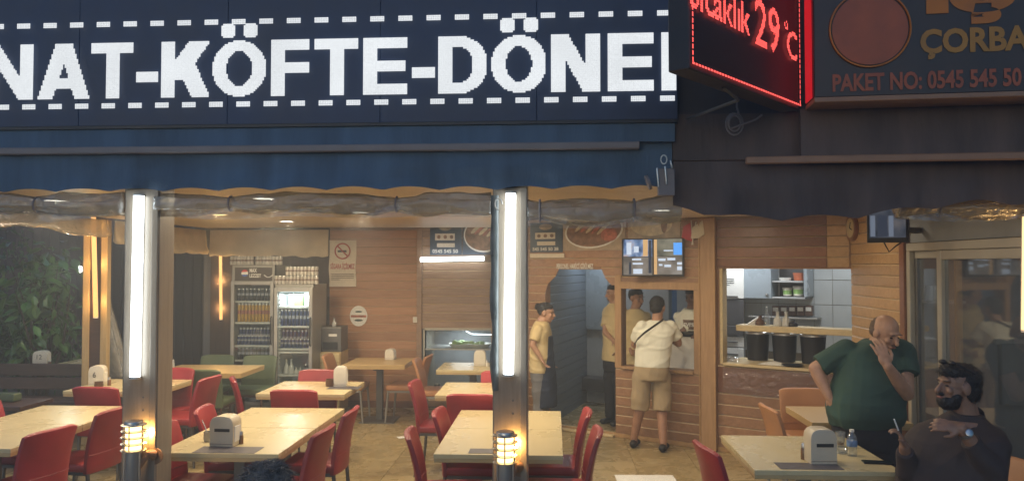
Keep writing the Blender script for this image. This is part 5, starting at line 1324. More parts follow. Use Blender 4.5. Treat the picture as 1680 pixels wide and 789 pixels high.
# ------------------------------------------------------------------ behind the hatch
HT = W.back(0.9)
t = tag(slab(W, oct_r - 0.05, UW1 + 1.0, 0.0, CEIL, -1.95, -1.9, 'kitchen_wall', 'wall_grey'), 'grey rear wall of the kitchen', 'wall')
kp = W.pt(hatch[1] + 0.10, 0, -0.105); tag(slab(Fr((kp.x, kp.y), R(83)), 0.02, 1.75, 0.0, CEIL, -0.03, 0.0, 'kitchen_partition', 'kitchen_grey'), 'grey partition between the hatch and the pass window', 'wall')
t = thing('hatch_counter', 'white counter cabinet inside the hatch', 'counter'); hc0 = W.px(1098, 575, -0.25)[0]; hc1 = hatch[1] + 0.06
slab(W, hatch[0] + 0.03, hc1, 0.0, hatch[2] - 0.03, -0.55, -0.165, 'carcass', 'kitchen_grey', t)
slab(W, hc0, hc1 - 0.03, hatch[2] - 0.029, W.px(1125, 552, -0.25)[1], -0.5, -0.2, 'cash_box', 'white_paint', t, 0.006)
u_, z_ = W.px(1132, 552, -0.25)
t = thing('card_reader', 'black card reader on the counter inside the hatch', 'card reader', W.pt(u_, z_ + 0.001, -0.27), W.ang)
q = MB(); q.box((-0.10, -0.05, 0), (0.10, 0.06, 0.05)); q.build('body', 'black_plastic', t, bevel=0.012); q = MB(); q.box((-0.02, -0.04, 0.051), (0.08, 0.02, 0.062)); q.build('screen', 'phone', t, bevel=0.003)
for k, (x0, x1) in enumerate(((1062, 1090), (1093, 1108))):
    r = rect(HT, x0, 450, x1, 540); slab(HT, r[0], r[1], 0.9, 2.1, -0.6, -0.57, ('fridge_door', 'wall_panel')[k], 'kitchen_grey', t)
lamp('kitchen_lamp', 'AREA', W.pt(-0.2, CEIL - 0.05, -1.0), 12, (0.92, 0.96, 1.0), tag(slab(W, -0.5, 0.1, CEIL - 0.04, CEIL - 0.005, -1.2, -0.8, 'kitchen_light', 'fridge_light'), 'flat light on the ceiling behind the hatch', 'ceiling light'), 0.35)

# passage behind the octagon doorway
pa = W.pt(oct_l - 0.02, 0, -0.10); dv = HT.back(1.0); pb_u = dv.px(961, 560)[0]; pb = dv.pt(pb_u, 0, 0); ang = math.atan2(pb.y - pa.y, pb.x - pa.x); PW = Fr((pa.x, pa.y), ang); PL = (pb - pa).length
pw = tag(bpy.data.objects.new('passage_wall', None), 'dim board wall of the passage seen through the octagon doorway', 'wall'); C.objects.link(pw)
boards(PW, 0.0, PL, 0.0, CEIL - 0.01, 0.108, pw, 'flare_blue_board', groove_highlight='flare_blue_board'); slab(PW, -0.05, PL + 0.05, 0, CEIL, -0.08, -0.002, 'backing', 'flare_blue_board', pw)
t = tag(bpy.data.objects.new('passage_end', None), 'pale passage end with cupboards behind the octagon doorway', 'wall'); C.objects.link(t)
u0 = pb_u; u1 = dv.px(1100, 560)[0]
slab(dv, u0, u1, 0.0, CEIL, -0.06, 0.0, 'end_wall', 'wall_grey', t); slab(dv, u0 + 0.01, u1, dv.px(980, 636)[1], dv.px(980, 616)[1], 0.001, 0.3, 'dark_shelf', 'kitchen_dark', t, 0.005)
slab(dv, u0 + 0.01, dv.px(1000, 560)[0], dv.px(980, 540)[1], 2.2, 0.001, 0.05, 'cupboard_door', 'kitchen_blue', t, 0.005); slab(dv, dv.px(1001, 560)[0], u1, dv.px(980, 540)[1], 2.2, 0.001, 0.05, 'cupboard_door', 'kitchen_grey', t, 0.005)
slab(dv, u0 + 0.01, u1, 0.0, dv.px(980, 637)[1], 0.001, 0.02, 'low_panel', 'tile_white', t)
lamp('passage_fill', 'AREA', dv.pt(u0 + 0.45, CEIL - 0.05, 0.55), 8, (0.80, 0.91, 1.0), tag(slab(dv, u0 + 0.3, u0 + 0.6, CEIL - 0.04, CEIL - 0.012, 0.45, 0.65, 'passage_fill_panel', 'fridge_light'), 'added fill light panel in the passage behind the octagon doorway', 'ceiling light'), 0.25)  # added fill, brightens the passage seen through the doorway

# ------------------------------------------------------------------ kitchen seen through the pass window
kt = thing('kitchen_units', 'grey kitchen cupboards and drawers seen through the pass window', 'cupboards')
def kr(x0, y0, x1, y1, o0, o1, nm, m, par=kt, bev=0.004): r = rect(KIT, x0, y0, x1, y1); return slab(KIT, r[0], r[1], r[2], r[3], o0, o1, nm, m, par, bev)
r0 = rect(KIT, 1165, 440, 1222, 600)
slab(KIT, r0[0], r0[1], 0.0, 2.3, -0.1, 0.28, 'tall_unit', 'kitchen_grey', kt, 0.004)
d_ = Fr(tuple(KIT.pt(0, 0, 0.285).xy), KIT.ang)
def dr(x0, y0, x1, y1, o0, o1, nm, m, bev=0.003): r = rect(d_, x0, y0, x1, y1); return slab(d_, r[0], r[1], r[2], r[3], o0, o1, nm, m, kt, bev)
dk0 = dr(1180, 425, 1221, 489, 0.0, 0.02, 'cupboard_door', 'white_paint'); dr(1180, 491, 1221, 533, 0.0, 0.01, 'oven_front', 'kitchen_dark'); dr(1180, 534, 1221, 549, 0.0, 0.05, 'worktop', 'kitchen_dark')
dk1 = dr(1180, 552, 1221, 568, 0.0, 0.02, 'drawer', 'white_paint'); dk2 = dr(1180, 570, 1221, 590, 0.0, 0.02, 'drawer', 'white_paint'); dr(1180, 592, 1221, 620, 0.0, 0.02, 'drawer', 'white_paint')
for y, own in zip((486, 560, 580), (dk0, dk1, dk2)): dr(1186, y - 1, 1212, y + 1, 0.022, 0.04, 'handle', 'dark_steel').parent = own
for k in range(4): dr(1183, 457 + k * 3.3, 1205 - (k == 3) * 7, 458.2 + k * 3.3, 0.021, 0.0225, 'notice_line', 'ink_black', 0)
kr(1226, 425, 1277, 488, 0.0, 0.30, 'wall_cupboard', 'kitchen_blue'); kr(1268, 480, 1272, 484, 0.302, 0.32, 'knob', 'steel')
kr(1278, 486, 1332, 489, 0.0, 0.30, 'cupboard_floor', 'kitchen_grey'); kr(1278, 460, 1328, 463, 0.0, 0.28, 'shelf', 'kitchen_grey'); kr(1329, 425, 1335, 486, 0.0, 0.30, 'cupboard_side', 'kitchen_blue'); kr(1279, 430, 1328, 485.5, -0.01, 0.006, 'cupboard_back', 'kitchen_dark')
kr(1236, 518, 1348, 521, 0.0, 0.22, 'spice_shelf', 'grey_steel')
kwt = tag(bpy.data.objects.new('tiled_wall', None), 'white tiled kitchen wall seen through the pass window', 'wall'); C.objects.link(kwt)
rk = rect(KIT, 1222, 425, 1440, 620); slab(KIT, rk[0], rk[1] + 0.4, 0, CEIL, -0.12, -0.012, 'backing', 'grout', kwt)
tu, tz = rect(KIT, 1350, 480, 1370, 500)[0], KIT.px(1360, 486)[1]; i0 = KIT.px(1335.5, 490)[0]
tsz = 0.215; u = i0 - 6 * tsz
while u < rk[1] + 0.3:
    z = 0.9
    while z < 2.3:
        slab(KIT, u + 0.002, u + tsz - 0.002, z + 0.002, z + 0.296, -0.012, -0.003, 'tile', 'tile_white', kwt, 0.002); z += 0.30
    u += tsz
def on_k(px_, py_, off): u_, z_ = KIT.px(px_, py_, off); return KIT.pt(u_, z_, off)
for k, (px_, py_, h, r, m_, la) in enumerate(((1292, 485, 0.10, 0.055, 'offwhite_plastic', 'white lidded tub with green print, nearer the cupboard door'), (1310, 485, 0.115, 0.062, 'offwhite_plastic', 'white lidded tub with green print, beside the shelf end'), (1288, 460, 0.035, 0.075, 'white_paint', 'stack of white plates in the open kitchen cupboard'), (1313, 460, 0.09, 0.08, 'orange_tub', 'orange bowl in the open kitchen cupboard'))):
    t = thing('tub', la, 'tub', on_k(px_, py_, 0.16)); q = MB(); q.lathe([(0, 0.001), (r * 0.9, 0.001), (r, h * 0.82), (r * 1.06, h * 0.83), (r * 1.06, h), (0, h)], n=20); q.build('body', m_, t, 40)
    if k < 2: q = MB(); q.lathe([(r * 0.93, h * 0.2), (r * 0.945, h * 0.2), (r * 1.0, h * 0.66), (r * 0.985, h * 0.67)], n=20); q.build('label_band', 'tub_green', t, 40)
for k in range(5):
    t = thing('spice_jar', 'brown jar with white label on the kitchen shelf', 'jar', on_k(1274 + k * 13.5, 518, 0.12), KIT.ang, 'labelled jars on the kitchen shelf')
    q = MB(); q.box((-0.045, -0.04, 0.001), (0.045, 0.04, 0.125)); q.build('body', 'jar_brown', t, bevel=0.01); q = MB(); q.box((-0.032, -0.044, 0.06), (0.032, -0.0405, 0.105)); q.build('paper_label', 'white_paper', t)
# plank ledge in the pass and the black bins below it
lr = rect(W, 1212, 534, 1389, 545); lz0, lz1 = W.px(1300, 545, -0.25)[1], W.px(1300, 535, -0.25)[1]
slab(W, W.px(1212, 540, -0.2)[0], UW1 - 0.01, lz0, lz1, -0.34, -0.106, 'pass_shelf', 'yellow_wood', sw, 0.005)
for k, (px_, w_) in enumerate(((1243, 0.125), (1287, 0.13), (1334, 0.13))):
    t = thing('stock_bin', ('black lidded bin in the pass window, nearest the wooden post', 'middle black lidded bin in the pass window', 'black lidded bin in the pass window, beside the man in green')[k], 'bin', W.pt(W.px(px_, 570, -0.42)[0], pas[2] + 0.021, -0.42)); h = lz0 - pas[2] - 0.03
    q = MB(); q.lathe([(0, 0.0), (w_ * 0.86, 0.0), (w_, h * 0.88), (0, h * 0.88)], n=24); q.build('body', 'black_plastic', t, 40); q = MB(); q.lathe([(0, h * 0.885), (w_ * 1.04, h * 0.885), (w_ * 1.04, h * 0.95), (w_ * 0.9, h), (0, h)], n=24); q.build('lid', 'steel', t, 40)
def on_p(px_, py_, off): u_, _ = W.px(px_, py_, off); return W.pt(u_, lz1 + 0.001, off)
for k, (px_, h, r, m_, la) in enumerate(((1247, 0.10, 0.05, 'jar_brown', 'brown jar on the pass shelf beside the folded paper'), (1258, 0.2, 0.032, 'bottle', 'clear bottle with red cap on the pass shelf'), (1276, 0.15, 0.045, 'glass_solid', 'glass jug on the pass shelf nearer the bottle'), (1290, 0.15, 0.045, 'glass_solid', 'glass jug on the pass shelf nearer the tiles'), (1301, 0.07, 0.05, 'black_plastic', 'low black pot on the pass shelf'))):
    p_ = on_p(px_, 530, -0.22); bottle_at(p_.x, p_.y, p_.z, h, r, m_, la, None, 'jar', 'jar')
q = MB(); p_ = on_p(1236, 530, -0.22); q.prism([p_ + V((-0.07, 0, 0)), p_ + V((0.06, 0, 0)), p_ + V((0.07, 0, 0.09))], (0, 0.04, 0)); tag(q.build('folded_paper', 'white_paper'), 'folded white paper on the pass shelf', 'paper')
p_ = W.pt(W.px(1268, 603, -0.05)[0], pas[2] + 0.022, -0.09); q = MB(); rg = []
for i in range(9): rg.append([p_ + W.u * (0.30 * (i / 8 - .5)) - W.n * (0.16 * (j / 6 - .5)) + UP * (0.03 * math.sin(math.pi * i / 8) * math.sin(math.pi * j / 6) * (1 + 0.6 * mnoise.noise(V((i * .8, j * .8, 2))))) for j in range(7)])
q.loft(rg, caps=False, closed=False); tag(q.build('cloth', 'white_paper', None, 180), 'crumpled white cloth on the ledge below the black bins', 'cloth')
p_ = W.pt(W.px(1196, 598, -0.05)[0], pas[2] + 0.021, -0.1); q = MB()
for j in range(12): q.ell(p_ + W.u * random.uniform(-.09, .09) + W.n * random.uniform(-.05, .05) + UP * random.uniform(0.01, .035), (0.03, 0.03, 0.018), M.Rotation(random.uniform(0, 3), 3, 'X'), 8, 5)
tag(q.build('crumpled_bag', 'wrap', None, 60), 'crumpled clear bag on the ledge beside the wooden post', 'bag')
p_ = W.pt(W.px(1300, 600, -0.04)[0], pas[2] + 0.021, -0.05); q = MB(); q.lathe([(0, 0), (0.07, 0), (0.11, 0.02), (0.1, 0.022), (0.06, 0.008), (0, 0.008)], p_, 24); tag(q.build('plate', 'black_plastic', None, 40), 'dark flat plate on the ledge below the bins', 'plate')
lamp('pass_lamp', 'AREA', W.pt(0.9, CEIL - 0.05, -1.0), 6.5, (0.92, 0.96, 1.0), tag(slab(W, 0.6, 1.2, CEIL - 0.04, CEIL - 0.005, -1.2, -0.8, 'kitchen_light', 'fridge_light'), 'flat light on the kitchen ceiling behind the pass window', 'ceiling light'), 0.35)

# ------------------------------------------------------------------ room behind the sliding door
XB = Fr((4.75, 7.6), R(-90))
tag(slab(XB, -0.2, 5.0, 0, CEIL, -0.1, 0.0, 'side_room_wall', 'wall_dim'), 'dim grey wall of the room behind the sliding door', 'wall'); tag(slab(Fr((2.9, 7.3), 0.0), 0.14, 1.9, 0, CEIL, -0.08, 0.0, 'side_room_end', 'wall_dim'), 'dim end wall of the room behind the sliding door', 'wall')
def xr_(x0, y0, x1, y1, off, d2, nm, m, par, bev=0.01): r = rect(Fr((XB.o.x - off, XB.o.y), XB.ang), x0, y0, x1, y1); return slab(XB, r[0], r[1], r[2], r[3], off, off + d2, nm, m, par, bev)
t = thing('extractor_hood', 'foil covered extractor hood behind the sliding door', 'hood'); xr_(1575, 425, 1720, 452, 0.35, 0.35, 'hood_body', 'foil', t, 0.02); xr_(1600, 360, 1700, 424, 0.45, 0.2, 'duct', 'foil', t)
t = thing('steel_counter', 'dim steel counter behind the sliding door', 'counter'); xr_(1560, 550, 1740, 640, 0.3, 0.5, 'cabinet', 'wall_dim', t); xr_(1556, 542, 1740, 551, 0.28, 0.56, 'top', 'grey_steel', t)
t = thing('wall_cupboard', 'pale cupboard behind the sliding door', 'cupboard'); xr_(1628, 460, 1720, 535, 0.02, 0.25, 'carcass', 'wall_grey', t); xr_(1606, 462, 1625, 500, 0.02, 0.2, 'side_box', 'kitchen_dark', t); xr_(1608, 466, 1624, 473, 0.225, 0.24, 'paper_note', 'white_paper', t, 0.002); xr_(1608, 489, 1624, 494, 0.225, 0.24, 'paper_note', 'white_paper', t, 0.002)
t = thing('side_shelf', 'shelf of jars behind the narrow glass leaf', 'shelf'); e7 = Fr((3.0, 7.25), 0.0)
r = rect(e7, 1508, 492, 1545, 496); slab(e7, r[0], r[1] + 0.1, r[2], r[3], 0.0, 0.22, 'board', 'grey_steel', t)
for k, px_ in enumerate((1516, 1524, 1533)): 
    u_ = e7.px(px_, 490)[0]; q = MB(); q.lathe([(0, 0), (0.03, 0), (0.03, 0.11), (0.02, 0.13), (0, 0.13)], e7.pt(u_, r[3] + 0.001, 0.1), 12); tag(q.build('jar', 'glass_solid', None, 40), 'glass jar on the shelf behind the narrow glass leaf', 'jar', 'jars behind the narrow glass leaf')
q = MB(); c = XB.px(1575, 503, 0.3); cc = XB.pt(c[0], c[1], 0.3); q.tube([cc + V((0, 0.05 * math.cos(a), 0.025 * math.sin(a))) for a in [R(60 + 240 * k / 12) for k in range(13)]], 0.008, 6); tag(q.build('indicator_light', 'red_dot', None, 60), 'small red curved light glowing behind the sliding door', 'light')
lamp('side_room_lamp', 'AREA', (3.9, 5.6, CEIL - 0.06), 7, (0.85, 0.93, 1.0), tag(slab(Fr((3.9, 5.6), 0.0), -0.2, 0.2, CEIL - 0.05, CEIL - 0.012, -0.1, 0.1, 'side_room_light', 'fridge_light'), 'flat ceiling light in the room behind the sliding door', 'ceiling light'), 0.3)
# pulleys and hooks hanging where the two awnings meet
t = thing('awning_pulley', 'worn metal pulley and hooks hanging between the two awnings', 'pulley')
q = MB(); c = S.pt(*S.px(1063, 300), 0.02); q.lathe([(0, -0.008), (0.045, -0.008), (0.045, 0.008), (0, 0.008)], c, 20, M.Rotation(R(70), 3, 'Y')); q.build('wheel', 'taupe_bar', t, 40)
q = MB(); q.box(tuple(S.pt(*S.px(1078, 322), 0.01)), tuple(S.pt(*S.px(1105, 278), 0.05))); q.build('plate', 'taupe_bar', t, bevel=0.004)
for px_, a, b_ in ((1077, 278, 308), (1090, 275, 304), (1099, 266, 278)): q = MB(); q.tube([S.pt(*S.px(px_ - 1, a), 0.06), S.pt(*S.px(px_, (a + b_) / 2), 0.065), S.pt(*S.px(px_ + 1.5, b_), 0.06)], 0.006, 6); q.build('hook', 'steel', t, 60)
q = MB(); c = S.pt(*S.px(1088, 263), 0.03); q.tube([c + V((0.018 * math.cos(a), 0, 0.026 * math.sin(a))) for a in [k * 0.4 for k in range(17)]], 0.004, 6); q.build('ring', 'steel', t, 60)
# ------------------------------------------------------------------ people
def P(px_, py_, Y): return ony(px_, py_, Y)
def push(me, amp, kind):
    """move a surface in and out along its normals: 0 soft cloth folds, 1 tufts of hair"""
    n = len(me.vertices); co = np.empty(n * 3); me.vertices.foreach_get('co', co); co = co.reshape(-1, 3)
    no = np.empty(n * 3, np.float32); me.vertex_normals.foreach_get('vector', no); no = no.reshape(-1, 3)
    x, y, z = co[:, 0], co[:, 1], co[:, 2]
    if kind == 0:
        w = np.sin(5.1 * x + 3.3 * z + 1.3 * np.sin(7 * y)) + np.sin(4.3 * y - 6.1 * z + 2.0)
        a = np.sin(26 * z + 11 * x + 2.2 * w) * (0.5 + 0.5 * np.sin(9 * x + 4 * z + w)); b_ = 1 - np.abs(np.sin(9 * x - 13 * z + 5 * y + 1.7 * w)) * 1.6
        d = amp * (0.55 * a * (0.6 + 0.4 * np.sin(8 * y + 5 * z)) + 0.55 * np.maximum(b_, 0) - 0.2)
    else:
        d = amp * (0.6 * np.sin(210 * x + 60 * y + 3 * np.sin(90 * z)) * np.sin(190 * y - 70 * z) + 0.7 * np.sin(95 * x - 80 * z + 2 * np.sin(60 * y)) * np.sin(85 * y + 90 * z))
    co = co + no * d[:, None]; me.vertices.foreach_set('co', co.ravel()); me.update()
CLOTH = ('shirt', 'trousers', 'shorts', 'apron')
def solid(name, mb, m, root, voxel=0.008, it=4, smooth=0.5):
    """one continuous surface from overlapping volumes"""
    me = bpy.data.meshes.new(name); me.from_pydata(mb.v, [], mb.f)
    bm = bmesh.new(); bm.from_mesh(me); bmesh.ops.recalc_face_normals(bm, faces=bm.faces); bm.to_mesh(me); bm.free()
    ob = bpy.data.objects.new(name, me); C.objects.link(ob)
    rm = ob.modifiers.new('r', 'REMESH'); rm.mode = 'VOXEL'; rm.voxel_size = voxel
    sm = ob.modifiers.new('s', 'SMOOTH'); sm.factor = smooth; sm.iterations = it
    dg = bpy.context.evaluated_depsgraph_get()
    out = bpy.data.meshes.new_from_object(ob.evaluated_get(dg))
    bpy.data.objects.remove(ob); bpy.data.meshes.remove(me)
    if name in CLOTH: push(out, 0.013 if name != 'trousers' else 0.010, 0)
    out.name = name; out.transform(M.Translation(-V(root.location)))
    out.materials.clear(); out.materials.append(MATS[m])
    out.polygons.foreach_set('use_smooth', [True] * len(out.polygons))
    o = bpy.data.objects.new(name, out); C.objects.link(o); o.parent = root; return o
def pair(name, mb, m, root, voxel):
    h = len(mb.v) // 2
    for k in (0, 1):
        q = MB(); q.v = mb.v[k * h:(k + 1) * h]; q.f = [tuple(i - k * h for i in f) for f in mb.f if (min(f) >= h) == bool(k)]; q.m = [0] * len(q.f)
        solid(name, q, m, root, voxel)
def frame(fwd, up=UP):
    f = V(fwd).normalized(); r = f.cross(V(up)).normalized(); u = r.cross(f).normalized()
    return M((r, f, u)).transposed()
def torso(mb, rings, fwd, n=22, e=2.4):
    fr = frame((fwd[0], fwd[1], 0)); L = []
    for c, rx, ry in rings:
        ring = []
        for k in range(n):
            q = 2 * math.pi * k / n; a, b_ = math.cos(q), math.sin(q)
            ring.append(V(c) + fr @ V((rx * math.copysign(abs(a) ** (2 / e), a), ry * math.copysign(abs(b_) ** (2 / e), b_), 0)))
        L.append(ring)
    mb.loft(L)
def head(mb, c, fwd, s=1.0, up=UP):
    fr = frame(fwd, up); c = V(c)
    def E_(o, r): mb.ell(c + fr @ (V(o) * s), tuple(x * s for x in r), fr, 18, 12)
    E_((0, -0.008, 0.028), (0.076, 0.096, 0.094)); E_((0, 0.026, -0.030), (0.060, 0.066, 0.085)); E_((0, 0.052, -0.088), (0.032, 0.03, 0.026))
    E_((0, 0.082, 0.030), (0.050, 0.016, 0.013))
    mb.capsule(c + fr @ (V((0, 0.094, 0.012)) * s), 0.009 * s, c + fr @ (V((0, 0.114, -0.028)) * s), 0.015 * s, 10)
    for k in (-1, 1):
        E_((k * 0.078, -0.004, -0.004), (0.012, 0.024, 0.034)); E_((k * 0.038, 0.072, -0.022), (0.022, 0.016, 0.020))
    mb.ell(c + fr @ (V((0, 0.090, -0.062)) * s), (0.024 * s, 0.012 * s, 0.010 * s), fr)
def face(c, fwd, root, s=1.0, brow='hair_black', up=UP):
    fr = frame(fwd, up); c = V(c); off = V(root.location)
    for k in (-1, 1):
        q = MB(); q.ell(c + fr @ (V((k * 0.031, 0.083, 0.004)) * s) - off, (0.012 * s, 0.008 * s, 0.0048 * s), fr, 12, 8); q.build('eye', 'eye', root, 180)
        q = MB(); q.ell(c + fr @ (V((k * 0.033, 0.094, 0.028)) * s) - off, (0.021 * s, 0.006 * s, 0.0036 * s), fr, 12, 8); q.build('eyebrow', brow, root, 180)
    q = MB(); q.ell(c + fr @ (V((0, 0.099, -0.062)) * s) - off, (0.022 * s, 0.007 * s, 0.0065 * s), fr, 12, 8); q.build('lips', 'lips', root, 180)
def hair(c, fwd, root, m, s=1.0, parts=(((0, -0.020, 0.044), (0.082, 0.094, 0.088)),), rough=0.010, name='hair', up=UP, voxel=0.006, strands=0, length=0.03):
    fr = frame(fwd, up); mb = MB()
    for o, r in parts: mb.ell(V(c) + fr @ (V(o) * s), tuple(x * s for x in r), fr, 20, 14)
    o = solid(name, mb, m, root, voxel, 2)
    push(o.data, rough, 1)
    if strands:
        rnd = random.Random(name + str(strands)); me = o.data; nv = len(me.vertices); b = MB(); comb = -fr.col[1] * 0.7 - UP * 0.55
        nn = np.empty(nv * 3, np.float32); me.vertex_normals.foreach_get('vector', nn); nn = nn.reshape(-1, 3)
        for _ in range(strands):
            i = rnd.randrange(nv); p = me.vertices[i].co.copy(); nrm = V([float(c) for c in nn[i]]); tg = comb + V((rnd.uniform(-.8, .8), rnd.uniform(-.8, .8), rnd.uniform(-.8, .8))); tg = (tg - nrm * tg.dot(nrm))
            if tg.length < 1e-3: continue
            tg.normalize(); L = length * rnd.uniform(0.5, 1.3)
            b.tube([p - nrm * 0.002, p + nrm * (0.10 * L + 0.001) + tg * L * 0.5, p + nrm * (0.06 * L) + tg * L], [0.0014, 0.0012, 0.0004], 3, caps=False)
        b.build('hair_strands', m, o, 180)['kind'] = 'stuff'
    return o
def hand(mb, wr, d, n, thumb, s=1.0, curl=0.35, spread=0.10):
    """palm, four bent fingers of unequal length and a thumb leaving the side of the palm"""
    wr = V(wr); d = V(d).normalized(); n = V(n); n = (n - d * n.dot(d)).normalized(); sd_ = d.cross(n).normalized() * thumb
    rot = M((sd_, d, n)).transposed()
    mb.ell(wr + d * 0.045 * s, (0.040 * s, 0.056 * s, 0.017 * s), rot, 14, 9)
    mb.capsule(wr - d * 0.01, 0.026 * s, wr + d * 0.03 * s, 0.024 * s)
    for k, (o, ln) in enumerate(((0.031, 0.92), (0.0105, 1.05), (-0.0105, 0.98), (-0.031, 0.78))):
        p = wr + d * 0.085 * s + sd_ * o * s; dir_ = (d + sd_ * (o / 0.031 * spread)).normalized(); ang = 0
        for seg, (L, r) in enumerate(((0.040, 0.0098), (0.026, 0.0088), (0.021, 0.0078))):
            ang += curl * (0.6 if seg == 0 else 1.0); dd = dir_ * math.cos(ang) + n * math.sin(ang); q = p + dd * L * ln * s
            mb.capsule(p, r * s, q, r * 0.92 * s, 10); p = q
    p = wr + d * 0.028 * s + sd_ * 0.032 * s; q = p + (d * 0.7 + sd_ * 0.65 + n * 0.25).normalized() * 0.036 * s; e = q + (d * 0.9 + sd_ * 0.15 + n * 0.4).normalized() * 0.030 * s
    mb.capsule(p, 0.013 * s, q, 0.0105 * s, 10); mb.capsule(q, 0.0105 * s, e, 0.009 * s, 10)
def limb(mb, pts, rad):
    for (a, ra), (b_, rb) in zip(zip(pts, rad), list(zip(pts, rad))[1:]): mb.capsule(a, ra, b_, rb, 14)
def limb_c(mb, pts, rad):
    """sleeve or trouser leg: rounded joints, cut off straight at its open end"""
    for p, r in list(zip(pts, rad))[:-1]: mb.ell(p, (r, r, r))
    for (a, ra), (b_, rb) in zip(zip(pts, rad), list(zip(pts, rad))[1:]): mb.tube([a, V(a) + (V(b_) - V(a)) * 0.5, b_], [ra, (ra + rb) / 2, rb], 16)
def shoe(mb, ank, d, L=0.25, w=0.045):
    ank = V(ank); d = V((d[0], d[1], 0)).normalized(); a = V((ank.x, ank.y, 0)) - d * 0.05
    mb.capsule(a + UP * 0.042, 0.040, a + d * (L - 0.08) + UP * 0.036, w * 0.72); mb.ell(a + d * (L - 0.09) + UP * 0.034, (w, w, 0.032)); mb.capsule(V((ank.x, ank.y, 0.05)), 0.035, V((ank.x, ank.y, 0.09)), 0.036)

# --- man in the green shirt
G = thing('person', 'big man in a green shirt standing, hand at his mouth', 'person', (P(1425, 600, 6.05).x, 6.05, 0))
Y = 6.05; fw = V((0.30, -0.95, 0)); hc = P(1452, 546, Y - 0.07); hf = V((0.42, -0.86, -0.38)); hs = 1.08
bd = MB(); head(bd, hc, hf, hs); bd.capsule(P(1440, 566, Y), 0.075, hc - V((0.02, -0.02, 0.07)), 0.068)
torso(bd, [(P(1425, 700, Y), 0.24, 0.17), (P(1425, 640, Y), 0.22, 0.16), (P(1428, 590, Y), 0.17, 0.10), (P(1434, 566, Y), 0.07, 0.06)], fw)
shL, elL, wrL = P(1382, 578, Y), P(1338, 604, Y + 0.02), P(1360, 650, Y - 0.06)
limb(bd, [shL * 0.6 + elL * 0.4, elL, elL * 0.65 + wrL * 0.35, wrL], [0.056, 0.050, 0.050, 0.032]); hand(bd, wrL, (0.35, -0.3, -0.9), (0.8, 0.5, 0.0), -1, 1.0, 0.5)
shR, elR, wrR = P(1484, 580, Y - 0.02), P(1488, 646, Y - 0.16), P(1456, 600, Y - 0.30)
limb(bd, [shR * 0.6 + elR * 0.4, elR, elR * 0.65 + wrR * 0.35, wrR], [0.056, 0.050, 0.051, 0.033]); hand(bd, wrR, (-0.30, 0.10, 0.90), (-0.15, 0.95, 0.1), -1, 1.18, 0.28)
for px_, kn in ((1400, 1398), (1446, 1450)): limb(bd, [P(px_, 705, Y), V((P(kn, 700, Y).x, Y - 0.02, 0.42)), V((P(kn, 700, Y).x, Y, 0.09))], [0.10, 0.07, 0.05])
solid('body', bd, 'skin', G, 0.0055)
st = MB(); torso(st, [(P(1422, 697, Y), 0.272, 0.20), (P(1420, 680, Y - 0.02), 0.286, 0.225), (P(1421, 655, Y - 0.03), 0.282, 0.235), (P(1424, 625, Y - 0.02), 0.262, 0.205), (P(1428, 595, Y), 0.245, 0.165), (P(1431, 576, Y), 0.215, 0.13), (P(1434, 564, Y), 0.13, 0.095), (P(1438, 557, Y), 0.085, 0.08)], fw)
limb_c(st, [P(1388, 574, Y), shL + (elL - shL) * 0.85], [0.085, 0.088]); limb_c(st, [P(1476, 574, Y), shR, shR + (elR - shR) * 0.52], [0.085, 0.088, 0.094])
solid('shirt', st, 'shirt_green', G, 0.008, 5)
tr = MB(); torso(tr, [(P(1423, 738, Y), 0.20, 0.15), (P(1423, 712, Y), 0.25, 0.19), (P(1422, 690, Y), 0.255, 0.195)], fw)
for px_, kn in ((1400, 1398), (1446, 1450)): limb_c(tr, [P(px_, 715, Y), V((P(kn, 700, Y).x, Y - 0.02, 0.42)), V((P(kn, 700, Y).x, Y, 0.08))], [0.125, 0.095, 0.075])
solid('trousers', tr, 'trouser_black', G, 0.010)
sh_ = MB()
for kn in (1398, 1450): shoe(sh_, (P(kn, 700, Y).x, Y, 0), fw)
pair('shoe', sh_, 'black_plastic', G, 0.008)
face(hc, hf, G, hs, 'hair_short')
hair(hc, hf, G, 'hair_short', hs, (((0, -0.034, -0.004), (0.0790, 0.076, 0.058)), ((0, -0.046, 0.022), (0.0715, 0.068, 0.076))), 0.0010, strands=900, length=0.008)
hair(hc, hf, G, 'hair_short', hs, (((0, 0.097, -0.047), (0.030, 0.011, 0.008)),), 0.001, 'moustache')

# --- bearded man seated at the table
Q = thing('person', 'bearded man in dark brown seated at the table holding a cigarette', 'person', (P(1560, 700, 4.72).x, 4.72, 0))
Y = 4.72; fw = V((-0.62, -0.78, 0)); hc = P(1569, 634, Y); hf = V((-0.96, -0.22, 0.10)); hs = 1.05
bd = MB(); head(bd, hc, hf, hs); bd.capsule(P(1586, 690, Y + 0.03), 0.075, hc + V((0.035, 0.02, -0.05)), 0.066)
torso(bd, [(P(1548, 850, Y), 0.22, 0.16), (P(1556, 770, Y), 0.22, 0.16), (P(1572, 712, Y), 0.20, 0.12), (P(1580, 688, Y), 0.10, 0.08)], fw)
s1, e1, w1 = P(1512, 722, Y + 0.06), P(1490, 775, Y + 0.02), P(1484, 733, Y - 0.10)
limb(bd, [s1, e1, w1], [0.06, 0.046, 0.030]); hand(bd, w1, (-0.25, -0.05, 0.75), (-0.75, 0.2, -0.25), 1, 0.86, 0.75, 0.02)
s2, e2, w2 = P(1632, 722, Y - 0.03), P(1630, 775, Y - 0.22), P(1578, 703, Y - 0.26)
limb(bd, [s2, e2, w2], [0.062, 0.050, 0.031]); hand(bd, w2, (-0.9, 0.25, 0.16), (0.05, 0.8, -0.5), 1, 0.95, 0.42, 0.05)
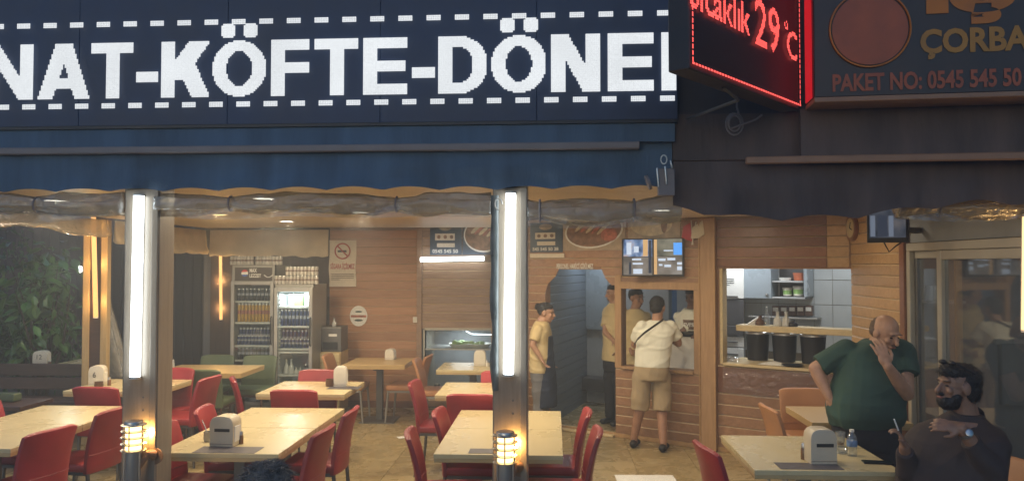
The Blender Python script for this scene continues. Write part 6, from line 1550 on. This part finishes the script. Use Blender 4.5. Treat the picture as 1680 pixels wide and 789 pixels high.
hp = V((P(1552, 840, Y).x, Y, 0.50)); rt_ = V((0.78, -0.62, 0))
for k in (-1, 1): limb(bd, [hp + rt_ * 0.1 * k, hp + rt_ * 0.16 * k + fw * 0.42 + V((0, 0, 0.02)), V((hp + rt_ * 0.16 * k + fw * 0.40)[:2] + (0.09,))], [0.09, 0.065, 0.045])
solid('body', bd, 'skin_shaded', Q, 0.0055)
st = MB(); torso(st, [(P(1552, 850, Y), 0.28, 0.21), (P(1556, 800, Y), 0.285, 0.215), (P(1562, 755, Y), 0.285, 0.195), (P(1568, 722, Y), 0.275, 0.16), (P(1573, 704, Y + 0.01), 0.235, 0.13), (P(1578, 690, Y + 0.02), 0.15, 0.10), (P(1584, 676, Y + 0.03), 0.086, 0.085)], fw)
limb_c(st, [s1 + V((0.03, 0, 0)), e1, e1 + (w1 - e1) * 0.86], [0.088, 0.068, 0.050]); limb_c(st, [s2 - V((0.03, 0, 0)), e2, e2 + (w2 - e2) * 0.72], [0.092, 0.074, 0.054])
solid('shirt', st, 'shirt_brown', Q, 0.008, 5)
tr = MB()
for k in (-1, 1): limb_c(tr, [hp + rt_ * 0.1 * k, hp + rt_ * 0.16 * k + fw * 0.42, V((hp + rt_ * 0.16 * k + fw * 0.40)[:2] + (0.1,))], [0.115, 0.085, 0.07])
tr.ell(hp, (0.2, 0.2, 0.12)); solid('trousers', tr, 'trouser_black', Q, 0.010)
sh_ = MB()
for k in (-1, 1): shoe(sh_, hp + rt_ * 0.16 * k + fw * 0.40, fw)
pair('shoe', sh_, 'black_plastic', Q, 0.008)
face(hc, hf, Q, hs)
hair(hc, hf, Q, 'hair_black', hs, (((0, -0.040, 0.044), (0.086, 0.094, 0.086)), ((0, 0.012, 0.080), (0.074, 0.088, 0.050)), ((0, -0.066, -0.010), (0.076, 0.062, 0.08))), 0.004, strands=1800, length=0.035)
hair(hc, hf, Q, 'hair_black', hs, (((0, 0.040, -0.084), (0.056, 0.058, 0.046)), ((0, 0.030, -0.055), (0.0665, 0.045, 0.045)), ((0, 0.094, -0.046), (0.028, 0.012, 0.008))), 0.002, 'beard', strands=900, length=0.016)
lp = V(Q.location); fr = frame(hf)
q = MB()
for k in (-1, 1): q.ell(hc + fr @ (V((k * 0.036, 0.066, 0.128)) * hs) - lp, (0.03, 0.02, 0.014), fr, 12, 6); q.tube([hc + fr @ (V((k * 0.07, 0.06, 0.125)) * hs) - lp, hc + fr @ (V((k * 0.092, -0.03, 0.085)) * hs) - lp], 0.004, 6)
q.build('sunglasses', 'black_plastic', Q, 60)
aw = (w2 - e2).normalized(); cw_ = w2 - aw * 0.035
nk = P(1584, 678, Y + 0.03) - lp
q = MB(); q.loft([[nk + V((rr * math.cos(a), rr * 0.95 * math.sin(a) - 0.012 * k, zz - 0.03 * math.sin(-a) * (k > 0))) for a in [2 * math.pi * j / 24 for j in range(24)]] for k, (rr, zz) in enumerate(((0.105, -0.03), (0.092, 0.022), (0.084, 0.024), (0.09, -0.03)))], caps=False); q.build('collar', 'shirt_brown', Q, 60)
q = MB(); fr2 = frame(aw, UP); q.loft([[cw_ - lp + fr2 @ V((0.037 * math.cos(a), o, 0.037 * math.sin(a))) for a in [k * math.pi / 10 for k in range(20)]] for o in (-0.011, 0.011)], caps=False); q.build('watch_strap', 'steel', Q, 60)
q = MB(); q.lathe([(0, 0), (0.021, 0), (0.021, 0.009), (0.017, 0.011), (0, 0.011)], cw_ - lp + V((0, -0.036, 0.012)), 18, M.Rotation(R(70), 3, 'X')); q.build('watch_dial', 'steel', Q, 40)
ct = w1 + V((-0.045, -0.03, 0.10)); q = MB(); q.tube([ct, ct + V((-0.028, -0.012, 0.065))], 0.0045, 8); tag(q.build('cigarette', 'white_paper'), 'lit cigarette in the hand of the bearded man', 'cigarette')

# --- customer at the hatch, from behind
K = thing('person', 'man in white T-shirt and khaki shorts at the hatch, from behind', 'person', (P(1068, 600, 8.72).x, 8.72, 0))
Y = 8.72; fw = V((0.30, 0.95, 0)); hc = P(1079, 504, Y + 0.10); hf = V((0.45, 0.85, -0.25))
bd = MB(); head(bd, hc, hf, 0.98); bd.capsule(P(1078, 524, Y + 0.05), 0.06, hc - V((0, 0.02, 0.06)), 0.056)
torso(bd, [(P(1069, 602, Y), 0.17, 0.12), (P(1073, 570, Y), 0.165, 0.11), (P(1076, 540, Y + 0.02), 0.15, 0.085), (P(1077, 526, Y + 0.03), 0.06, 0.055)], fw)
sL, eL, wL = P(1048, 536, Y + 0.03), P(1041, 566, Y + 0.16), P(1056, 566, Y + 0.46)
sR, eR, wR = P(1106, 536, Y), P(1113, 563, Y + 0.08), P(1098, 556, Y + 0.36)
for a, b_, c_, s in ((sL, eL, wL, -1), (sR, eR, wR, 1)): limb(bd, [a * 0.6 + b_ * 0.4, b_, c_], [0.043, 0.041, 0.028]); hand(bd, c_, (0.1, 0.95, 0.1), (0, 0.1, -1), s, 0.95, 0.3)
kn = [(P(1049, 672, Y), P(1043, 722, Y)), (P(1086, 674, Y - 0.04), P(1083, 730, Y - 0.09))]
ft = [onz(1040, 733), onz(1088, 740)]
for (k_, a_), f_, hpx in zip(kn, ft, (1053, 1085)): limb(bd, [P(hpx, 610, Y), k_, V((f_.x, f_.y, 0.09))], [0.088, 0.060, 0.040]); bd.capsule(V((f_.x, f_.y, 0.05)), 0.038, V((f_.x + 0.05, f_.y + 0.16, 0.03)), 0.03)
solid('body', bd, 'skin_tan', K, 0.008)
st = MB(); torso(st, [(P(1070, 601, Y), 0.192, 0.145), (P(1071, 585, Y), 0.192, 0.145), (P(1073, 562, Y), 0.198, 0.14), (P(1076, 542, Y + 0.01), 0.212, 0.125), (P(1077, 531, Y + 0.03), 0.165, 0.10), (P(1077, 524, Y + 0.04), 0.08, 0.075)], fw)
limb_c(st, [P(1054, 535, Y + 0.02), sL + (eL - sL) * 0.75], [0.072, 0.070]); limb_c(st, [P(1100, 535, Y + 0.01), sR + (eR - sR) * 0.7], [0.072, 0.072]); solid('shirt', st, 'shirt_white', K, 0.009, 5)
so = MB(); torso(so, [(P(1068, 622, Y), 0.19, 0.15), (P(1069, 610, Y), 0.196, 0.152), (P(1070, 597, Y), 0.185, 0.14)], fw)
for (k_, a_), hpx in zip(kn, (1052, 1086)): limb_c(so, [P(hpx, 618, Y), P(hpx, 640, Y), k_], [0.104, 0.104, 0.104])
solid('shorts', so, 'shorts_khaki', K, 0.010)
sa = MB()
for f_ in ft: shoe(sa, f_, (0.3, 0.95), 0.27, 0.05)
pair('sandal', sa, 'hair_black', K, 0.008)
hair(hc, hf, K, 'hair_black', 0.98, (((0, -0.026, 0.036), (0.083, 0.090, 0.088)), ((0, -0.052, -0.022), (0.070, 0.056, 0.060))), 0.003, strands=900, length=0.018)
q = MB(); lo = V(K.location); pts = [P(1088, 524, Y - 0.05), P(1074, 534, Y - 0.135), P(1058, 545, Y - 0.155), P(1046, 556, Y - 0.13), P(1040, 566, Y - 0.03)]
q.loft([[p_ - lo + V((0, 0, 0.014)) + V((0.006, 0, 0)), p_ - lo - V((0, 0.006, -0.014)), p_ - lo - V((0.006, 0.006, 0.014)), p_ - lo - V((0, 0, 0.014))] for p_ in pts]); q.build('bag_strap', 'hair_black', K, 60)

# --- staff
def staff(label, px_, Y, fw, headpx, hf, shirt, skin, top_py, waist_py, trousers, arm, hm='hair_black', hs=0.97, extra=(), feet=None):
    t = thing('person', label, 'person', (P(px_, 600, Y).x, Y, 0)); hc = P(*headpx, Y); fw = V(fw); r = fw.cross(UP).normalized()
    s = lambda py_: P(px_, py_, Y)
    bd = MB(); head(bd, hc, hf, hs); bd.capsule(s(top_py), 0.055, hc - V((0, 0, 0.06)), 0.052)
    tz = lambda k: s(top_py + (waist_py - top_py) * k)
    torso(bd, [(tz(1.0), 0.155, 0.11), (tz(0.6), 0.15, 0.10), (tz(0.2), 0.14, 0.085), (tz(0.0), 0.062, 0.055)], fw)
    arms = []
    for k, (el, wr) in zip((-1, 1), arm):
        sh0 = tz(0.16) + r * (0.175 * k); e_ = P(*el); w_ = P(*wr); arms.append((sh0, e_)); limb(bd, [sh0 * 0.6 + e_ * 0.4, e_, w_], [0.040, 0.038, 0.026]); hand(bd, w_, w_ - e_, fw, k, 0.9, 0.4)
    zf = 0.0; hip = tz(1.05)
    for k in (-1, 1): limb(bd, [hip + r * 0.085 * k, V((hip.x, hip.y, hip.z * 0.52)) + r * 0.095 * k, V((hip.x, hip.y, 0.09)) + r * 0.10 * k], [0.085, 0.058, 0.040])
    solid('body', bd, skin, t, 0.009)
    st = MB(); torso(st, [(tz(1.06), 0.182, 0.135), (tz(0.8), 0.176, 0.13), (tz(0.5), 0.178, 0.125), (tz(0.22), 0.192, 0.115), (tz(0.08), 0.15, 0.095), (tz(0.0), 0.075, 0.07)], fw)
    for sh0, e_ in arms: limb_c(st, [sh0 + (tz(0.16) - sh0) * 0.15, sh0 + (e_ - sh0) * 0.72], [0.066, 0.064])
    solid('shirt', st, shirt, t, 0.009, 5)
    tr = MB(); torso(tr, [(tz(1.25), 0.16, 0.12), (tz(1.0), 0.172, 0.125)], fw)
    for k in (-1, 1): limb_c(tr, [hip + r * 0.085 * k - UP * 0.02, V((hip.x, hip.y, hip.z * 0.52)) + r * 0.095 * k, V((hip.x, hip.y, 0.07)) + r * 0.10 * k], [0.098, 0.078, 0.066])
    solid('trousers', tr, trousers, t, 0.010)
    sh_ = MB()
    for k in (-1, 1): shoe(sh_, V((hip.x, hip.y, 0)) + r * 0.10 * k, fw)
    pair('shoe', sh_, 'black_plastic', t, 0.009)
    hair(hc, hf, t, hm, hs, (((0, -0.026, 0.038), (0.082, 0.090, 0.086)), ((0, -0.002, 0.064), (0.0745, 0.083, 0.0605))) + tuple(extra), 0.003, strands=500, length=0.025); face(hc, hf, t, hs)
    return t, tz, r, fw
wm, tz, r_, fw_ = staff('woman in a yellow shirt and navy apron with her hair in a bun', 888, 9.42, (0.97, -0.25, 0), (896, 513), (0.95, -0.3, -0.08), 'shirt_yellow', 'skin', 526, 606, 'trouser_grey',
    (((892, 568, 9.60), (902, 588, 9.58)), ((874, 566, 9.24), (888, 588, 9.22))), extra=(((0, -0.105, 0.062), (0.046, 0.046, 0.044)),))
ap = MB(); torso(ap, [(tz(1.75) + fw_ * 0.05, 0.17, 0.14), (tz(1.2) + fw_ * 0.05, 0.165, 0.13), (tz(0.8) + fw_ * 0.045, 0.14, 0.105), (tz(0.3) + fw_ * 0.05, 0.11, 0.085)], fw_); solid('apron', ap, 'apron_navy', wm, 0.010, 5)
staff('staff member in yellow standing in the octagon doorway, one elbow out', 1009, 9.98, (-0.75, -0.5, 0), (1007, 481), (-0.9, -0.3, -0.1), 'shirt_yellow', 'skin', 497, 586, 'trouser_black',
    (((1018, 545, 10.1), (1012, 570, 9.9)), ((993, 545, 9.92), (1004, 556, 9.78))))
staff('staff member in yellow behind the hatch', 1042, 9.72, (0.35, -0.9, 0), (1044, 489), (0.6, -0.75, -0.1), 'shirt_yellow', 'skin_tan', 506, 592, 'trouser_black',
    (((1022, 550, 9.75), (1034, 572, 9.6)), ((1064, 550, 9.75), (1056, 570, 9.6))))
lv, tz, r_, fw_ = staff('man in a white T-shirt with a dark print behind the hatch', 1134, 9.36, (-0.45, -0.89, 0), (1136, 487), (-0.6, -0.75, -0.22), 'shirt_white', 'skin_dark', 506, 596, 'trouser_black',
    (((1112, 548, 9.3), (1116, 549, 9.12)), ((1152, 550, 9.3), (1142, 550, 9.12))))
c = tz(0.28) + fw_ * 0.128 - V(lv.location); ux = r_ * -1.0
ux = V((-fw_.y, fw_.x, 0)); ux = ux if ux.x > 0 else -ux
q = MB(); rg = []
for i in range(9):
    a = (i / 8 - .5); o = c + ux * (a * 0.19) - fw_ * (0.05 * (2 * a) ** 2)
    rg.append([o + UP * 0.055, o - UP * 0.055 + fw_ * 0.012, o - UP * 0.055 + fw_ * 0.008, o + UP * 0.055 - fw_ * 0.004])
q.loft(rg); q.build('shirt_print', 'ink_brown', lv, 60)
lettering("LEVI'S", c - ux * 0.075 - UP * 0.022 + fw_ * 0.012, ux, UP, 0.15, 0.045, 'white_paint', lv, 0.004, 0.03)

# --- seated visitor whose hair shows at the bottom edge
N = thing('person', 'seated visitor whose grey hair shows at the bottom edge', 'person', (P(440, 780, 3.15).x, 3.15, 0))
Y = 3.15; hc = P(440, 812, Y); fw = V((0.1, 1, 0)); bd = MB(); head(bd, hc, fw); bd.capsule(hc - V((0, 0, 0.2)), 0.06, hc - V((0, 0, 0.06)), 0.056)
b0 = hc - V((0, 0, 0.2)); torso(bd, [(V((hc.x, Y, 0.45)), 0.18, 0.14), (V((hc.x, Y, 0.62)), 0.17, 0.12), (V((hc.x, Y, hc.z - 0.27)), 0.2, 0.12), (b0 + V((0, 0, 0.01)), 0.08, 0.07)], fw)
for k in (-1, 1):
    limb(bd, [V((hc.x + 0.2 * k, Y, hc.z - 0.28)), V((hc.x + 0.26 * k, Y + 0.06, 0.62)), V((hc.x + 0.16 * k, Y + 0.28, 0.56))], [0.05, 0.042, 0.03]); hand(bd, V((hc.x + 0.16 * k, Y + 0.28, 0.56)), (0, 1, 0), (0, 0, -1), -k, 0.9)
    limb(bd, [V((hc.x + 0.1 * k, Y, 0.50)), V((hc.x + 0.12 * k, Y + 0.42, 0.50)), V((hc.x + 0.12 * k, Y + 0.42, 0.09))], [0.085, 0.062, 0.042])
solid('body', bd, 'skin', N, 0.010)
st = MB(); torso(st, [(V((hc.x, Y, 0.45)), 0.2, 0.16), (V((hc.x, Y, hc.z - 0.30)), 0.215, 0.14), (b0, 0.085, 0.075)], fw)
for k in (-1, 1): limb_c(st, [V((hc.x + 0.19 * k, Y, hc.z - 0.28)), V((hc.x + 0.26 * k, Y + 0.06, 0.62))], [0.07, 0.06])
solid('shirt', st, 'trouser_grey', N, 0.010)
tr = MB()
for k in (-1, 1): limb_c(tr, [V((hc.x + 0.1 * k, Y, 0.50)), V((hc.x + 0.12 * k, Y + 0.42, 0.50)), V((hc.x + 0.12 * k, Y + 0.42, 0.08))], [0.1, 0.08, 0.065])
solid('trousers', tr, 'trouser_black', N, 0.010)
sh_ = MB()
for k in (-1, 1): shoe(sh_, V((hc.x + 0.12 * k, Y + 0.42, 0)), fw)
pair('shoe', sh_, 'black_plastic', N, 0.009)
hair(hc, fw, N, 'hair_grey', 1.0, (((0, -0.012, 0.038), (0.088, 0.106, 0.09)),), 0.004, strands=900, length=0.06)
hs_ = MB(); rnd = random.Random(5); lo = V(N.location)
for k in range(260):
    a = rnd.uniform(0, 6.28); e = rnd.uniform(0.15, 1.3); d = V((math.cos(a) * math.cos(e), math.sin(a) * math.cos(e), math.sin(e))); p0 = hc - lo + V((0, -0.012, 0.038)) + V((d.x * 0.085, d.y * 0.1, d.z * 0.088)); tg = V((-d.y, d.x, 0)) * rnd.uniform(-1, 1) + V((rnd.uniform(-.5, .5), rnd.uniform(-.5, .5), 0.1))
    hs_.tube([p0, p0 + d * 0.012 + tg * 0.03, p0 + d * 0.010 + tg * 0.07], [0.0028, 0.0022, 0.0006], 4)
hs_.build('loose_hair', 'hair_grey', N, 60)
t = thing('stool', 'low dark stool under the visitor at the bottom edge', 'stool', (hc.x, Y, 0)); q = MB(); q.lathe([(0, 0.39), (0.17, 0.39), (0.18, 0.41), (0.17, 0.43), (0, 0.43)], n=24); q.build('seat', 'bench_wood', t, 40)
for k in range(4): a = R(45 + 90 * k); q = MB(); q.tube([(0.12 * math.cos(a), 0.12 * math.sin(a), 0.39), (0.17 * math.cos(a), 0.17 * math.sin(a), 0)], 0.016, 8); q.build('leg', 'bench_wood', t)
# ------------------------------------------------------------------ dark garden beside the open side
fn = tag(bpy.data.objects.new('garden_fence', None), 'dark brown board fence behind the open side of the terrace', 'fence'); C.objects.link(fn)
x = -12.0
while x < -4.95:
    q = MB(); q.box((x, 12.6, 0), (x + 0.145, 12.62 + random.uniform(0, 0.01), 2.9 + random.uniform(-0.03, 0.03))); q.build('board', 'fence_wood', fn, bevel=0.003, seg=1); x += 0.15
for z in (0.5, 2.3): q = MB(); q.box((-12, 12.625, z), (-4.95, 12.68, z + 0.08)); q.build('rail', 'fence_wood', fn)
def make_bush(label, c, rx, ry, rz_, n, size, seed, name='bush'):
    rnd = random.Random(seed); t = thing(name, label, 'bush', (c[0], c[1], 0)); tr = MB(); tips = []
    for k in range(11):
        a = rnd.uniform(0, 6.28); rr = rnd.uniform(0.2, 0.95); top = V((rx * rr * math.cos(a), ry * rr * math.sin(a), c[2] + rz_ * rnd.uniform(-0.3, 0.85)))
        mid = top * 0.5 + V((rnd.uniform(-.15, .15), rnd.uniform(-.15, .15), 0.1)); tr.tube([(top.x * 0.1, top.y * 0.1, 0), mid, top], [0.03, 0.018, 0.006], 6); tips += [mid, top, (mid + top) / 2]
    tr.build('trunk', 'bark', t, 60); b = MB()
    cl_ = [V((rx * rnd.gauss(0, .45), ry * rnd.gauss(0, .45), c[2] + rz_ * rnd.uniform(-.95, .95))) for _ in range(46)] + tips
    for k in range(n):
        o = rnd.choice(cl_) + V((rnd.gauss(0, .13), rnd.gauss(0, .13), rnd.gauss(0, .13)))
        if o.z < 0.05: continue
        L = size * rnd.uniform(0.55, 1.35); w = L * rnd.uniform(0.22, 0.32); rot = M.Rotation(rnd.uniform(0, 6.28), 3, 'Z') @ M.Rotation(rnd.gauss(-0.5, 0.6), 3, 'X') @ M.Rotation(rnd.gauss(0, 0.5), 3, 'Y')
        pts = [(0, 0, 0), (w * .8, L * .3, 0.01), (w, L * .55, 0.0), (0, L, -0.03), (-w, L * .55, 0.0), (-w * .8, L * .3, 0.01), (0, L * .5, -0.012)]
        v = [o + rot @ V(p) for p in pts]; b.add(v, [(0, 1, 6), (1, 2, 6), (2, 3, 6), (3, 4, 6), (4, 5, 6), (5, 0, 6)])
    b.build('foliage', 'leaf', t); return t
c = ony(62, 470, 10.2); make_bush('broad leaved bush beside the terrace next to the pale double post', (c.x, 10.2, 1.55), 0.50, 0.35, 0.62, 420, 0.19, 3)
c = ony(-25, 520, 10.8); make_bush('dense small leaved bush at the edge of the picture', (c.x, 10.8, 1.25), 0.62, 0.5, 1.15, 1900, 0.10, 8)
c = ony(50, 560, 11.2); make_bush('low dark bush behind the broad leaved one', (c.x, 11.2, 0.85), 0.75, 0.35, 0.6, 1500, 0.085, 21)
# dark garden bench and low table beyond the long table
t = thing('garden_bench', 'dark red brown garden bench beyond the long table by the bush', 'bench', (-5.9, 8.9, 0))
def bx(a, b_, nm, m='bench_wood', bev=0.006): q = MB(); q.box(a, b_); return q.build(nm, m, t, bevel=bev)
bx((-1.3, 0.30, 0.66), (0.72, 0.34, 0.80), 'back_slat'); bx((-1.3, 0.30, 0.50), (0.72, 0.34, 0.64), 'back_slat'); bx((-1.3, -0.16, 0.40), (0.72, -0.02, 0.43), 'seat_slat'); bx((-1.3, 0.0, 0.40), (0.72, 0.13, 0.43), 'seat_slat'); bx((-1.3, 0.15, 0.40), (0.72, 0.28, 0.43), 'seat_slat')
for x in (-1.25, 0.68): bx((x, 0.30, 0), (x + 0.06, 0.36, 0.86), 'leg'); bx((x, -0.15, 0), (x + 0.06, -0.09, 0.395), 'leg')
t = thing('garden_table', 'small dark garden table at the edge of the picture', 'table', (-5.35, 7.55, 0)); bx((-0.5, -0.25, 0.60), (0.3, 0.25, 0.64), 'table_top')
for x in (-0.45, 0.22):
    for y in (-0.22, 0.15): bx((x, y, 0), (x + 0.06, y + 0.06, 0.598), 'leg')
q = MB(); q.box((-0.14, -0.06, 0.0), (0.14, 0.06, 0.08)); tag(q.build('cushion', 'green_leather', None, 50, bevel=0.02, seg=3, loc=(-5.42, 7.6, 0.642)), 'small green cushion on the dark garden table', 'cushion')
# ------------------------------------------------------------------ haze volume added to imitate lens veil glare and lift the blacks
hz_ = MB(); hz_.box((-14, -1.5, -1.3), (7.5, 14.5, 7.6))
m, nt, n, l, out = _new('veil_haze')
pv = n.new('ShaderNodeVolumePrincipled'); pv.inputs['Color'].default_value = (0.90, 0.95, 1.0, 1); pv.inputs['Density'].default_value = 0.017; pv.inputs['Anisotropy'].default_value = 0.25
l.new(pv.outputs[0], out.inputs['Volume'])
tag(hz_.build('veil_haze', 'veil_haze'), 'thin added haze imitating lens veil glare', 'veil_haze', None, 'stuff')
